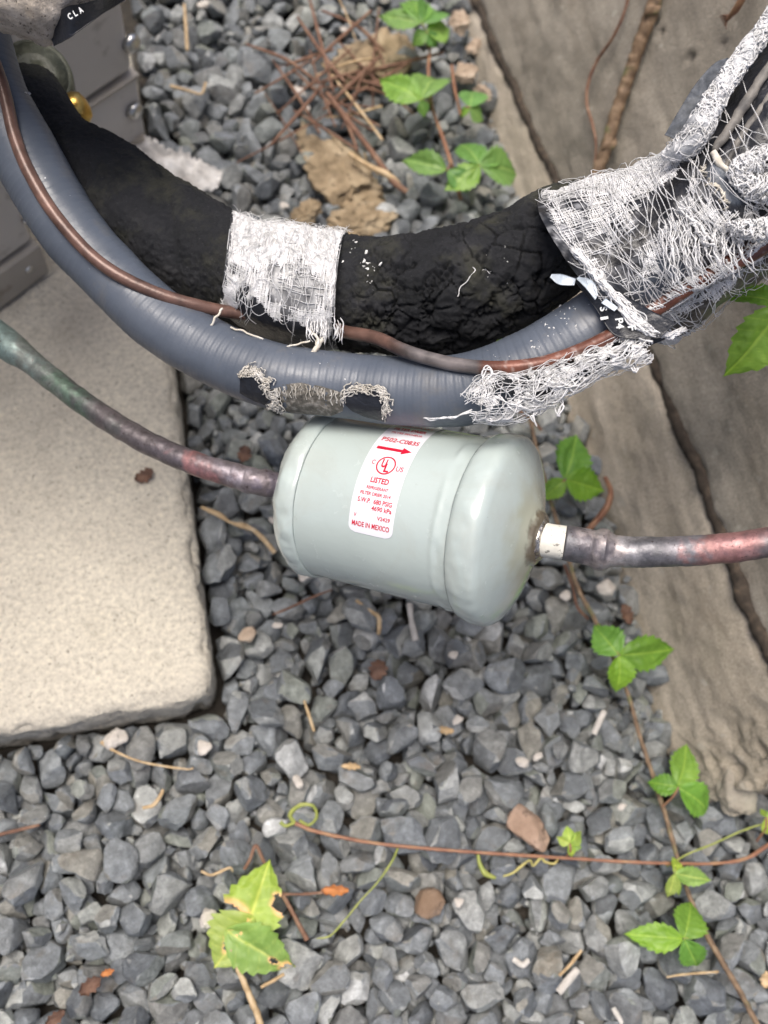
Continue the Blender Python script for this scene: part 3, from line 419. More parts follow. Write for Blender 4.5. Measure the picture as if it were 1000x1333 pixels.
66,-13,87,138,790,2109,131,9,-5,9,111,421,39,114,84,19,20,138,1279,44,124,57,-8,55,123,1221,81,87,69,3,9,80,1093,125,137,56,6,81,96,702,185,113,66,-8,23,96,355,259,110,71,-11,44,64,831,281,131,16,14,43,64,616,329,146,58,-8,
80,99,246,361,55,8,-15,40,52,312,351,102,53,12,86,98,1114,371,144,62,-13,72,96,465,515,150,79,1,74,109,679,504,143,16,-1,33,101,962,524,104,41,-13,24,78,490,1043,74,80,2,3,65,717,1245,80,6,-7,31,120,494,1336,72,68,2,74,77,
488,1442,127,55,-9,0,105,503,1400,132,88,-8,86,105,779,1439,143,53,-5,46,80,510,1465,110,2,0,65,81,931,1483,111,85,-9,59,95,740,1549,126,76,-1,77,138,535,1607,105,61,6,53,105,523,1687,120,2,5,52,80,986,1772,79,8,9,63,79,923,
1858,112,9,-5,7,85,983,1869,77,12,9,61,88,636,1921,141,67,-7,62,82,763,1913,133,75,-5,47,122,950,2025,100,61,-2,43,138,766,2080,142,81,-6,23,95,914,2130,83,0,10,79,74,44,37,107,20,6,12,63,1242,36,151,83,-1,18,70,1094,93,159,
68,-19,47,137,772,211,119,62,-7,78,78,54,248,98,33,-3,69,84,179,201,108,43,-14,35,78,360,295,77,21,-9,70,75,801,321,149,76,-16,58,125,661,355,144,86,-8,29,75,725,404,138,66,-3,30,116,961,418,125,75,0,9,80,700,487,174,62,-2,
63,138,809,446,83,6,-8,25,61,262,590,128,45,21,57,67,395,570,92,79,-20,26,67,530,581,104,28,-16,56,52,547,572,138,68,-4,19,84,361,631,120,78,-15,19,87,468,619,146,85,-12,77,97,495,615,111,70,-9,54,89,298,619,150,64,-15,88,
73,484,638,128,9,10,39,97,830,643,125,37,13,49,76,887,722,152,54,6,65,89,595,777,101,78,-8,87,68,692,762,155,23,7,9,83,831,830,143,87,-18,23,122,875,918,162,3,14,43,138,480,1056,100,65,-14,76,73,963,1246,103,58,1,22,86,742,
1262,143,86,-4,39,87,974,1299,135,69,-5,4,128,556,1325,165,23,-5,68,138,638,1381,132,73,-10,9,66,729,1406,157,59,-14,79,81,784,1549,111,59,-20,20,79,940,1672,128,68,-9,3,86,524,1785,127,82,-2,50,58,766,1850,144,89,-14,28,
98,752,2020,129,76,-3,74,89,],
[1222,400,55,49,0,68,101,1283,420,43,17,3,2,74,370,558,68,87,-17,57,138,568,672,41,46,6,52,59,561,750,48,12,2,51,107,502,849,50,77,3,0,119,530,1576,68,56,13,57,138,497,2082,45,80,-1,13,87,1076,259,88,2,-6,48,104,973,266,95,
33,-2,67,98,969,355,49,17,-10,22,98,1166,356,47,48,2,36,77,381,419,88,67,-18,22,135,769,482,66,33,-1,85,102,552,498,40,79,0,15,65,907,677,74,44,-6,70,137,1000,675,43,74,3,89,80,496,786,41,84,-8,36,80,711,823,87,71,3,5,77,
743,880,93,19,3,6,106,964,898,52,56,13,67,87,969,986,50,21,-5,34,102,933,1046,53,18,-7,58,118,564,1057,52,52,12,2,87,581,1247,114,19,8,87,114,941,1205,88,65,-4,53,102,633,1409,97,6,-3,17,138,481,1575,57,49,16,63,90,706,1643,
108,45,8,42,99,829,1679,91,79,-1,18,53,923,1727,37,12,2,19,52,789,1763,45,19,-5,7,83,941,1805,44,9,-7,54,96,865,1811,92,43,-6,42,91,817,1915,66,43,0,54,54,1000,1933,42,66,11,22,54,540,1982,119,82,1,63,138,486,1990,94,8,5,
14,124,621,2001,48,49,1,25,78,952,2097,45,82,-12,55,79,1363,48,61,49,1,17,125,539,195,74,51,-10,73,84,1076,230,99,71,-19,50,74,1133,257,48,87,8,76,64,890,374,107,15,7,5,135,798,427,92,39,6,86,118,807,455,52,30,-6,52,71,373,
513,99,83,5,18,111,542,509,61,1,-2,74,52,591,632,136,54,-9,36,95,347,660,105,54,9,24,116,609,651,63,87,2,33,78,694,766,105,29,-6,30,90,498,825,52,87,9,49,95,915,817,46,15,2,73,92,726,905,119,83,7,71,118,569,985,79,21,10,36,
110,818,1137,105,55,4,86,100,556,1429,65,25,-7,67,121,674,1579,80,40,-5,51,106,578,1641,48,18,9,18,61,593,1822,77,61,1,88,138,964,68,88,74,-5,71,138,1010,163,113,10,3,59,90,282,231,161,68,4,79,138,74,272,121,42,-9,34,52,805,
279,84,5,-7,83,138,489,320,87,86,-6,29,99,932,319,59,9,-8,57,91,1301,378,87,51,-10,53,69,1217,419,81,27,-15,70,84,130,523,87,3,-13,67,107,535,607,88,28,17,55,70,204,651,113,79,-3,83,138,286,657,125,76,13,63,70,932,691,66,
59,2,0,91,1037,750,51,59,14,56,85,1026,886,88,21,3,4,125,565,923,88,53,-2,15,95,627,1055,130,40,9,31,105,697,1124,105,30,4,23,123,746,1142,99,62,15,28,111,985,1248,62,2,-16,42,65,534,1501,123,82,-13,40,80,1028,1535,80,32,
8,34,101,1002,1651,116,86,9,10,138,707,1690,130,44,-3,74,114,1036,1710,50,20,-2,27,101,533,1784,93,71,13,78,73,921,1962,60,89,1,19,61,753,85,137,72,-6,50,96,578,140,91,82,19,40,60,242,188,98,77,0,20,59,1319,193,81,34,9,55,
62,75,240,98,18,-1,9,70,590,245,127,69,13,10,64,595,266,94,84,-16,17,88,983,236,88,21,20,44,62,1324,270,95,43,9,60,94,402,353,123,52,15,9,85,695,362,147,54,12,77,134,580,510,101,77,-11,79,138,607,496,96,6,-11,66,69,68,573,
137,22,-17,43,94,656,531,167,44,7,44,87,674,544,130,86,1,45,109,623,669,105,79,-6,59,116,735,758,107,17,8,19,54,883,792,109,74,-3,39,138,559,1005,140,54,7,35,120,684,962,152,35,3,33,70,687,1152,137,36,-11,79,90,988,1149,46,
63,-2,29,62,535,1212,68,4,-11,80,72,786,1396,101,26,5,37,75,872,1526,88,39,14,0,68,497,1570,103,87,-5,48,91,493,1609,79,19,1,40,62,545,1687,97,32,6,52,110,995,1688,37,83,-7,82,52,864,1838,105,81,1,34,89,1035,1906,89,10,2,
8,104,777,2081,92,83,-10,61,84,794,45,147,66,11,77,138,697,147,137,72,14,37,68,1254,70,121,6,-2,48,101,314,166,89,33,13,15,66,596,193,135,4,-10,69,138,833,224,140,72,-1,77,138,1054,246,122,66,0,49,84,1291,232,63,82,0,33,73,
150,239,121,63,13,3,60,906,263,120,19,5,33,76,1053,279,119,2,-18,69,123,970,328,100,22,18,62,135,184,451,108,46,7,68,64,747,414,118,32,-1,9,89,1112,407,93,9,-3,25,73,1102,461,92,88,6,54,78,242,502,102,56,6,48,74,343,465,156,
55,-9,11,132,503,465,129,54,8,70,117,234,568,150,21,21,64,108,817,557,133,89,-12,85,127,1004,589,76,75,13,84,61,692,632,141,85,21,81,84,856,622,117,7,-4,16,109,521,667,166,81,-8,85,124,661,803,112,75,-9,86,125,734,815,146,
4,-1,63,120,616,875,131,45,7,29,106,622,963,124,66,-8,13,76,823,988,153,78,-8,37,104,889,966,157,2,-2,43,121,534,1060,118,60,8,46,87,738,1080,128,84,-8,75,110,699,1266,136,9,-8,51,138,582,1302,115,5,0,73,100,721,1398,123,
61,1,24,91,552,1576,120,1,-7,47,80,985,1620,76,64,-1,11,98,678,1693,111,45,1,30,62,970,1746,38,84,-8,61,62,528,1904,175,1,0,27,124,650,1971,124,70,10,25,111,529,2043,90,11,1,48,64,633,2020,96,60,-14,51,52,631,2053,98,79,-1,
88,102,557,38,145,40,8,78,113,1053,37,148,6,-10,12,78,402,149,152,72,-2,78,81,437,184,142,71,11,34,102,709,233,179,28,15,62,133,497,271,164,51,1,7,97,762,298,163,7,8,3,103,823,304,133,82,0,65,91,137,333,107,5,-6,69,96,786,
317,98,31,-8,65,74,1060,356,119,82,0,14,85,1319,383,89,75,10,84,90,177,471,133,8,-8,76,111,410,428,131,45,21,20,88,876,432,108,3,-4,21,61,752,535,179,87,0,15,106,368,655,174,58,4,66,120,677,666,156,70,14,76,138,1036,743,93,
3,-9,27,112,559,851,115,17,-6,62,90,549,963,142,48,0,56,138,621,938,131,74,3,9,82,639,960,143,15,-13,39,62,591,977,126,89,0,2,78,756,1033,157,49,5,65,138,557,1136,122,69,-4,48,88,665,1230,103,82,2,39,71,671,1382,146,2,1,29,
64,1032,1337,57,81,6,82,127,809,1387,169,27,-6,43,118,867,1374,121,51,4,28,82,894,1421,156,89,-13,52,138,1009,1593,94,5,-9,89,98,517,1958,162,29,-2,59,84,656,1993,147,65,9,87,98,758,2046,135,49,5,4,84,],
[240,418,49,86,7,21,112,612,788,43,44,-4,20,85,1001,1068,40,89,-4,34,77,576,1235,53,85,7,63,138,978,1657,50,9,-7,78,91,727,251,83,0,1,37,78,489,346,55,73,6,28,98,1009,306,92,51,-9,50,109,586,358,94,84,-4,85,113,29,499,82,2,
-18,86,81,485,501,55,6,1,9,138,778,532,96,2,-4,23,109,1042,972,47,58,-2,67,108,644,1067,86,37,-5,55,107,827,1181,88,57,-5,5,97,710,1208,70,73,0,41,103,818,1328,127,87,-2,45,98,988,1358,90,51,-9,8,111,863,1765,45,37,1,67,90,
873,1824,45,5,-1,63,90,929,1829,46,26,2,45,74,695,1960,53,85,1,73,138,981,1909,63,69,10,17,99,1334,132,78,71,6,12,91,245,318,45,52,4,21,107,993,344,70,50,11,45,91,1241,327,50,67,4,17,99,65,361,77,6,-2,18,67,1105,399,43,31,
0,60,68,1131,454,45,84,6,81,102,847,481,66,43,-1,17,76,534,540,82,45,-3,14,91,985,501,113,86,15,2,111,979,532,42,49,-16,18,53,70,677,146,62,-1,40,60,305,671,107,34,-1,48,118,735,832,102,76,7,85,107,800,801,84,38,-2,41,70,
573,814,82,6,0,59,84,653,932,118,89,-3,29,119,584,1514,91,45,-1,18,103,773,1597,70,71,4,66,138,848,1612,39,5,-4,9,63,963,1711,45,24,-3,35,69,1037,1857,40,51,-3,42,81,1020,1956,38,47,-5,14,67,604,1958,116,29,15,46,125,708,
1996,64,60,7,84,59,910,2033,90,47,10,41,88,564,73,130,24,-9,53,110,734,79,108,84,7,4,111,518,177,112,55,-10,66,110,1002,208,66,65,-11,22,71,1332,222,103,51,-14,82,130,752,233,109,35,13,30,115,1170,247,111,64,9,57,72,116,416,
39,77,10,50,57,621,477,88,50,1,7,96,463,533,85,84,-7,76,91,627,499,73,75,9,51,81,809,513,99,44,4,84,117,288,635,81,19,-21,43,87,626,602,82,88,-2,46,67,1024,681,40,37,-1,63,72,653,815,50,26,-1,48,99,913,884,86,47,2,0,124,631,
977,83,25,2,20,97,799,1027,84,82,7,51,119,629,1115,90,40,-6,72,91,783,1086,103,16,16,33,79,851,1177,105,39,1,77,77,610,1403,71,57,-2,71,85,768,1510,66,2,1,42,98,937,1466,64,2,11,67,98,632,1550,129,18,-12,31,124,715,1549,84,
33,-10,66,78,884,1547,89,58,-9,61,68,733,1712,105,47,-6,3,118,35,34,71,44,-4,13,86,1207,94,66,61,7,6,67,193,184,89,6,-7,73,84,689,229,123,83,6,63,116,112,323,99,56,8,35,95,745,312,105,64,-3,52,83,998,330,111,48,-2,27,102,
1261,360,83,46,-2,71,57,549,366,159,51,7,44,129,903,417,123,72,-5,41,109,1168,347,85,33,-1,2,95,86,441,98,53,8,23,90,198,458,81,43,-11,1,79,604,478,140,16,-2,47,113,288,518,102,47,-13,8,100,444,530,64,34,0,87,69,308,553,57,
83,11,47,67,380,598,94,69,-4,19,62,613,620,85,52,11,7,87,801,607,96,36,-10,29,78,593,669,62,71,-5,21,75,651,735,91,57,-12,68,99,772,796,73,70,16,7,63,1038,772,44,82,5,58,100,813,1119,78,83,0,42,71,672,1145,76,54,-8,37,129,
549,1242,57,53,15,12,83,613,1233,119,57,0,75,101,906,1239,111,86,-4,69,117,924,1348,87,41,-3,4,52,676,1431,123,58,17,73,92,882,1398,110,67,3,20,116,670,1446,81,9,-3,70,63,720,1429,96,42,-4,25,115,579,1589,107,1,6,75,105,957,
1615,118,87,14,60,106,505,1686,78,81,2,51,77,514,1923,129,59,1,17,138,598,1892,127,43,4,34,101,710,2013,95,3,2,20,94,188,68,105,27,-3,68,100,723,106,152,82,-4,35,110,609,148,164,35,-2,25,132,1204,111,64,63,9,40,83,87,203,
107,44,-10,89,91,221,187,87,1,-4,20,66,551,245,126,77,-5,82,79,1303,247,83,82,-5,17,65,130,386,90,82,3,11,113,567,398,75,64,17,89,54,1288,393,101,56,4,3,120,125,416,96,64,-4,72,107,462,429,106,8,-12,64,93,130,444,86,30,-6,
11,65,341,599,135,4,-7,81,94,474,624,84,67,-6,72,83,493,596,83,80,-10,0,73,868,626,83,67,-10,31,56,916,644,79,58,-7,40,71,670,751,117,78,-7,61,138,808,790,104,48,-3,39,77,959,819,65,85,2,23,70,732,1016,143,24,5,20,89,798,
1025,152,28,6,23,136,939,1009,117,78,-5,38,89,676,1217,81,63,2,22,64,500,1284,50,42,-10,82,75,679,1311,97,89,15,72,107,972,1316,81,2,7,4,75,493,1336,36,45,-5,88,52,874,1330,106,22,-3,49,92,662,1518,87,7,4,45,70,743,1492,121,
86,4,50,114,949,1534,89,67,8,48,68,872,1619,86,63,-8,69,106,785,1635,87,1,3,69,88,917,1645,112,53,1,16,137,623,1747,118,38,-2,17,90,936,1717,109,50,4,72,119,602,1787,78,74,-7,60,75,906,1787,80,39,-8,88,89,669,1937,124,83,
1,38,100,1024,1963,92,86,6,9,138,625,32,114,7,14,81,103,313,90,106,76,1,4,82,516,86,146,47,2,37,55,1000,76,133,47,10,36,133,1225,65,115,70,-9,34,79,301,102,108,23,3,46,71,696,163,145,17,5,1,72,983,222,140,39,-3,8,96,364,244,
128,67,5,8,83,948,234,140,84,7,66,108,98,313,137,0,2,63,86,353,291,130,54,-3,26,126,383,436,151,64,6,89,113,1297,431,61,37,-5,63,67,1356,424,119,77,9,82,137,135,458,121,0,-8,6,96,644,446,111,88,-8,18,75,99,562,140,46,5,66,
99,513,538,147,87,4,4,80,1017,602,71,44,-2,66,76,486,680,137,70,-1,18,130,647,693,97,47,-10,7,81,966,809,107,54,12,56,105,1044,938,50,68,-3,26,83,835,1022,85,33,11,52,91,726,1042,159,45,3,61,90,763,1088,107,78,8,3,65,999,
1107,86,55,-6,54,117,1040,1090,38,47,-5,46,65,736,1114,143,62,16,35,131,971,1143,43,46,10,75,52,569,1149,98,39,11,65,99,622,1258,126,52,13,64,85,628,1249,83,8,4,29,70,800,1350,153,50,3,14,125,745,1471,141,68,4,72,79,606,1566,
123,24,-17,24,86,1009,1688,96,63,5,39,96,544,1807,109,56,-6,3,76,703,1813,112,51,0,72,126,976,1865,130,70,13,28,121,697,1865,137,52,-10,11,91,610,2083,114,12,-1,82,80,308,44,140,67,7,76,110,451,49,98,49,5,28,71,679,85,142,
81,7,82,76,],
[1151,91,51,86,7,45,105,186,337,39,44,-5,36,88,974,380,44,50,-8,14,74,1191,435,48,17,1,14,86,1004,735,44,41,-3,59,118,545,796,46,69,-6,28,88,675,1211,44,45,-4,76,111,520,1271,39,87,2,51,72,574,1472,39,44,-8,38,68,958,1495,
44,89,-1,29,97,653,1641,40,5,-2,85,78,858,1937,42,44,-5,82,106,950,2022,41,86,1,87,89,76,65,74,82,2,27,96,202,109,89,46,1,15,110,1368,167,58,21,-3,25,129,861,207,44,44,-5,33,117,516,294,85,84,4,82,93,906,260,47,62,16,83,84,
833,326,39,44,-6,11,80,1202,348,59,36,-5,37,52,400,549,107,71,0,84,89,291,589,60,76,6,56,132,435,676,60,29,-17,89,79,790,826,79,78,11,65,138,831,1427,48,87,-2,80,130,1010,1519,51,46,6,28,125,969,1596,37,40,-2,9,74,596,1702,
98,47,-5,79,103,1046,1734,57,7,22,11,76,708,1759,67,47,10,21,125,918,1765,61,75,8,62,96,959,1986,49,55,14,4,88,877,2005,61,80,0,40,132,767,215,77,74,4,60,116,1053,223,97,22,2,37,120,898,275,73,41,-2,80,85,579,309,61,46,-17,
56,111,338,356,86,19,7,30,81,355,368,80,49,-14,19,92,1090,402,96,85,5,13,68,221,517,94,43,-5,25,112,343,559,41,1,-2,11,81,663,563,100,88,-10,22,114,681,617,104,11,1,78,79,772,750,66,83,5,33,85,498,1101,49,51,-14,8,80,679,
1177,88,45,7,35,138,743,1294,98,46,4,14,138,1040,1239,42,43,5,70,85,789,1416,80,62,22,37,138,612,1531,93,84,5,77,138,515,1731,82,64,-4,51,87,718,1871,66,5,-3,19,91,572,1953,105,46,-12,69,138,951,1961,80,43,-8,41,125,513,2020,
98,44,4,70,108,978,2009,38,40,-2,69,80,499,2055,61,84,10,18,123,428,64,58,6,-12,87,86,213,84,96,89,1,9,87,34,268,61,42,5,21,95,1021,210,49,2,6,38,80,905,302,67,87,-9,61,99,1068,304,70,84,-3,27,76,820,334,86,49,-14,4,78,381,
364,93,48,-8,61,97,434,362,84,55,-7,21,138,1142,418,107,32,-9,70,135,895,513,87,9,-12,24,81,1027,542,41,5,-2,31,80,559,582,82,45,-6,43,138,231,583,90,44,-7,43,129,319,625,120,77,7,69,106,607,747,86,51,1,66,85,559,781,65,56,
-2,14,109,1025,797,71,65,-2,83,98,512,910,101,83,-18,54,89,827,883,119,5,-9,70,138,981,870,87,81,-5,66,137,1028,920,84,53,2,31,122,853,1005,84,70,6,47,89,738,1086,92,89,4,27,75,781,1114,90,67,5,39,108,735,1218,51,68,-6,40,
109,980,1381,62,31,-14,86,115,590,1482,37,41,0,86,67,969,1453,43,42,-8,25,82,935,1536,37,44,-7,15,58,850,1747,82,1,4,10,112,721,1797,81,40,-7,16,95,882,1782,83,42,11,43,92,928,1841,71,60,-15,78,74,758,1875,113,11,-5,86,138,
647,2074,90,71,12,72,75,362,204,101,87,-10,7,79,845,243,73,76,3,4,73,355,348,83,14,-16,29,66,1046,422,112,86,1,69,116,733,516,136,41,6,59,101,915,532,74,25,15,57,88,964,642,76,47,-5,0,81,636,759,95,40,-8,53,125,532,846,118,
53,-1,3,73,720,873,119,70,-18,55,80,748,850,77,40,-8,65,88,589,965,88,68,3,87,110,640,982,123,52,6,1,104,650,1044,104,44,-5,11,68,754,1081,77,36,-5,48,57,821,1088,111,52,0,39,138,674,1290,118,24,-15,49,105,755,1269,99,69,
-13,40,84,1030,1569,68,88,4,31,74,740,1614,86,1,-5,2,52,767,1655,93,75,12,73,74,697,1784,75,82,9,23,83,729,1905,58,26,15,89,60,963,1924,89,89,-8,16,121,780,2017,98,46,-1,28,106,869,2026,117,5,12,19,95,516,35,125,85,-8,52,
78,558,107,130,76,9,52,100,1297,88,99,33,-9,20,88,44,135,126,4,-3,11,99,112,144,98,45,-3,54,70,451,211,71,19,13,10,52,1175,184,99,49,-2,8,114,109,213,94,20,-6,12,113,373,337,110,83,-8,81,90,889,324,177,49,-9,24,138,193,390,
130,88,-8,66,101,879,396,141,13,-22,55,115,681,415,158,38,6,63,89,1048,449,132,43,-10,76,100,314,521,127,29,14,29,117,713,662,89,14,13,13,89,993,708,72,88,2,76,71,508,712,102,5,11,55,65,815,852,100,29,-9,71,60,672,914,143,
61,-11,88,83,980,884,125,0,-10,50,98,731,960,124,43,4,51,67,757,1030,98,3,3,51,113,718,1059,140,37,7,71,118,552,1224,78,70,13,48,63,628,1329,139,26,-12,75,103,564,1377,139,4,-1,44,89,597,1482,69,88,3,60,90,828,1520,111,56,
-11,77,94,863,1522,138,43,0,76,114,803,1701,59,89,-17,89,80,544,1778,127,46,5,72,105,519,1800,99,73,0,60,94,593,1797,124,53,-5,71,130,676,1778,89,69,11,48,94,704,1776,121,2,-5,13,120,976,1814,119,85,13,53,104,581,1801,77,
44,5,57,52,880,1975,96,75,17,66,69,841,59,122,80,10,61,92,1000,32,121,82,15,34,95,1102,34,92,85,-8,46,77,257,132,129,88,-1,42,117,445,148,124,75,8,74,112,665,236,119,45,-16,49,59,860,243,121,58,4,85,97,1274,302,98,0,-2,37,
88,509,299,150,6,-9,12,82,527,301,121,10,-21,88,89,1100,427,86,87,-14,35,58,985,448,142,29,-6,72,138,637,484,145,11,1,13,85,716,513,154,42,11,49,78,823,493,117,79,7,21,89,906,550,136,37,-7,47,126,328,576,127,57,-14,47,138,
617,572,156,63,2,35,123,227,602,126,32,-3,39,68,239,610,97,24,-10,33,109,785,613,125,50,3,38,73,788,591,101,87,-10,33,79,907,761,125,76,-6,53,112,775,811,115,78,7,27,63,586,869,156,70,3,27,132,911,989,97,64,-5,1,96,846,1101,
113,63,-3,50,67,737,1167,90,75,15,61,76,509,1214,91,9,0,9,76,755,1234,140,44,10,2,117,870,1205,108,81,0,7,77,855,1245,133,66,10,17,131,611,1306,158,84,-12,42,138,652,1332,135,62,0,80,100,764,1312,94,66,-5,28,68,729,1374,104,
45,-8,37,70,753,1369,110,63,-3,53,93,871,1448,151,4,2,16,130,583,1739,121,12,4,65,91,833,1765,100,65,8,31,85,1008,1724,40,70,-10,67,54,579,1769,93,50,-8,48,111,614,1793,100,37,-10,53,86,792,1787,105,75,7,86,62,599,1881,171,
45,-3,65,138,752,2071,127,38,-2,75,60,],
[1046,200,52,19,2,15,91,1001,277,69,70,4,47,138,1054,330,56,4,-4,46,122,140,435,49,0,-8,0,109,580,491,46,39,6,74,80,839,516,54,8,0,28,113,1017,650,50,84,-7,88,124,689,864,42,84,-7,38,80,704,1225,43,84,-7,27,87,999,1361,46,
84,-8,1,107,607,1462,49,49,-5,60,94,526,1640,50,84,-8,0,126,1021,1693,47,51,-3,49,89,1022,1833,51,0,5,29,93,1040,1954,47,11,1,54,76,794,91,85,4,-2,79,89,310,218,106,43,7,18,126,631,208,54,53,13,9,93,862,286,72,53,15,71,88,
864,364,80,45,10,79,111,219,418,90,81,-5,89,124,874,412,88,53,3,53,108,1285,441,39,82,-3,83,60,151,476,104,49,1,42,97,211,493,75,56,4,47,63,925,598,103,36,5,1,76,733,637,50,47,-6,48,95,960,776,48,79,-9,33,95,655,957,72,9,
7,28,106,487,1161,95,45,3,27,106,543,1276,47,88,3,18,79,1011,1482,53,0,5,86,97,534,1523,44,50,-1,77,72,812,1551,75,80,-13,81,100,926,1563,41,1,-8,7,73,1036,1551,42,87,-8,11,81,976,1687,49,8,0,75,90,827,1723,49,54,-9,86,77,
532,2094,80,36,-7,39,138,616,57,103,64,1,16,124,742,49,140,26,-9,11,113,958,121,107,29,12,87,86,1020,186,83,55,-7,61,84,200,246,80,29,7,32,120,52,319,122,69,6,10,79,801,350,92,47,2,52,85,143,410,73,3,-1,4,68,264,420,83,26,
-2,33,89,189,529,128,8,18,35,111,844,482,140,21,5,63,96,490,706,42,34,10,37,56,960,693,39,81,-1,87,65,919,778,75,60,-19,27,67,692,986,117,0,11,44,138,940,992,54,49,-9,41,98,705,1033,108,0,-10,67,132,1015,1086,73,17,-18,87,
111,917,1146,47,20,2,11,72,847,1162,86,29,13,81,86,784,1319,76,81,2,12,81,1026,1420,66,25,7,2,124,832,1449,86,39,16,20,114,583,1563,117,0,-11,35,74,803,1608,93,42,-6,18,100,923,1589,58,65,-4,55,111,623,1671,97,16,11,59,95,
490,1795,111,21,19,62,95,888,1888,56,75,-17,89,104,1178,45,113,47,-1,66,114,758,180,125,18,3,16,124,479,315,144,51,7,70,138,559,310,130,41,-4,14,138,84,487,124,61,2,57,82,1037,492,72,77,-12,63,138,811,566,68,75,5,24,71,801,
673,97,23,0,4,90,849,751,132,1,0,76,78,895,967,107,22,-6,24,82,981,1125,46,75,-12,83,88,625,1193,79,88,-3,42,94,544,1282,115,70,-9,25,98,624,1369,60,65,-5,84,93,680,1396,81,77,-4,30,88,658,1468,77,54,11,44,93,847,1535,92,
57,-13,16,108,779,1656,52,85,3,8,91,821,1657,106,3,8,36,79,584,1678,61,54,-7,35,118,629,1737,52,38,-1,59,99,740,1773,85,75,19,59,121,892,1729,114,30,13,5,100,956,1772,113,37,0,14,94,968,2123,61,64,-4,60,104,73,36,114,46,-4,
16,112,674,86,104,85,-4,2,89,875,189,128,47,-5,21,99,335,269,96,27,8,49,108,774,278,109,47,6,45,73,505,350,110,24,9,22,101,870,343,152,13,6,61,115,1090,367,124,40,0,24,97,1018,522,46,8,-11,38,66,403,575,147,68,-9,53,118,427,
564,98,55,21,6,77,835,555,64,3,1,63,78,653,601,108,32,-19,40,115,303,671,155,48,-7,83,70,673,692,108,89,-13,47,76,890,747,81,53,-9,10,83,917,1015,106,20,9,72,97,511,1200,63,54,2,55,77,991,1234,114,51,-3,44,107,873,1253,78,
34,-6,37,70,965,1390,89,71,-13,86,73,954,1489,88,34,-7,25,99,621,1724,105,35,16,23,74,866,1762,119,84,-2,16,97,963,1843,101,65,-6,87,126,826,1905,129,80,-7,65,138,995,2106,93,47,10,88,117,323,61,123,52,-3,4,122,223,156,133,
58,-3,68,113,565,159,120,69,2,87,107,870,157,108,86,-10,68,91,986,180,133,51,10,38,96,479,228,111,53,4,8,120,111,244,97,57,-15,66,72,644,274,147,73,-2,60,113,933,274,118,31,13,80,130,974,297,93,34,4,75,63,910,345,141,31,9,
77,101,1060,383,121,16,-10,89,86,300,387,126,43,12,56,91,115,588,113,69,-14,87,78,601,556,128,4,1,60,78,130,620,165,16,6,4,138,104,659,178,55,-2,70,74,832,667,151,85,-8,43,138,537,778,103,45,-6,8,103,600,805,110,35,-2,62,
69,490,838,114,76,-17,11,138,1019,977,47,38,-6,76,61,610,985,96,38,1,66,83,994,1070,106,33,-16,32,120,690,1105,155,1,-3,59,113,889,1355,125,55,-11,75,107,809,1470,133,28,-5,53,95,692,1515,105,60,-8,56,101,639,1625,66,13,-18,
45,60,616,1639,130,25,9,15,102,754,1627,109,78,2,71,94,806,1852,103,81,-4,71,111,600,1921,91,36,-8,43,52,998,1891,96,69,-1,4,94,675,2103,128,1,9,66,92,1130,98,140,52,3,77,98,131,116,112,75,-5,38,104,769,126,141,67,-7,66,95,
808,156,171,88,0,53,127,543,177,112,40,-11,18,73,255,163,138,60,-7,85,103,147,305,140,64,-9,80,59,996,308,139,87,-12,41,75,238,340,121,3,-14,88,108,662,333,127,73,-11,71,83,277,318,146,72,-15,38,98,1145,349,145,53,2,86,104,
277,394,130,45,-18,37,105,347,419,152,84,-10,39,108,626,441,85,51,-6,47,62,565,474,132,58,-9,70,107,799,462,102,66,-7,0,72,333,497,127,72,-13,89,96,418,471,154,43,-7,48,110,425,588,110,18,9,89,68,299,645,128,72,11,67,71,658,
773,172,2,10,18,138,919,785,148,4,-1,32,108,975,789,75,67,-14,71,80,1015,815,102,3,16,66,62,488,866,174,52,-3,67,138,758,835,140,86,-7,22,94,485,1023,122,63,0,19,107,633,994,97,5,-6,38,53,649,1073,132,69,-16,30,85,801,1100,
99,29,-4,46,52,736,1193,140,20,12,18,107,503,1252,106,81,-14,42,119,1028,1445,88,7,-3,33,113,862,1481,114,32,-7,30,110,806,1570,130,6,-9,12,109,554,1640,150,0,-13,8,119,693,1712,140,68,7,15,90,909,1707,145,87,-8,27,138,926,
1816,73,79,-2,29,71,501,1879,145,80,0,21,93,721,1891,129,3,16,81,130,574,1918,116,80,-14,9,93,645,1908,98,69,8,73,78,850,2011,147,74,-14,65,95,892,2032,130,73,-12,51,104,1013,1975,53,55,7,5,77,890,2062,151,55,6,12,120,1027,
2115,103,70,8,36,70,],
[146,340,50,55,2,0,104,386,523,47,2,8,69,123,162,668,37,37,-3,3,56,568,1410,42,37,-3,89,76,707,1564,49,43,3,68,120,500,1744,48,0,-5,58,108,650,1833,38,50,3,27,74,700,1815,64,43,-14,59,106,967,1921,40,38,-2,61,69,501,2024,52,
87,-1,6,127,230,444,64,19,3,88,96,658,427,75,38,4,62,78,120,589,61,43,-13,46,99,864,1117,84,2,-1,2,138,581,1184,70,73,5,50,106,538,1224,42,39,0,21,80,921,1404,64,61,-8,11,89,702,1479,38,54,1,50,54,572,1618,47,0,-5,47,107,
836,1801,91,12,-8,81,91,710,1894,68,46,9,73,87,624,1976,43,25,12,18,56,305,80,74,9,13,37,84,1060,149,79,61,-9,36,103,305,292,96,35,-7,26,77,201,339,73,80,0,25,82,1058,316,102,59,5,16,68,263,450,59,87,-9,4,120,894,432,86,18,
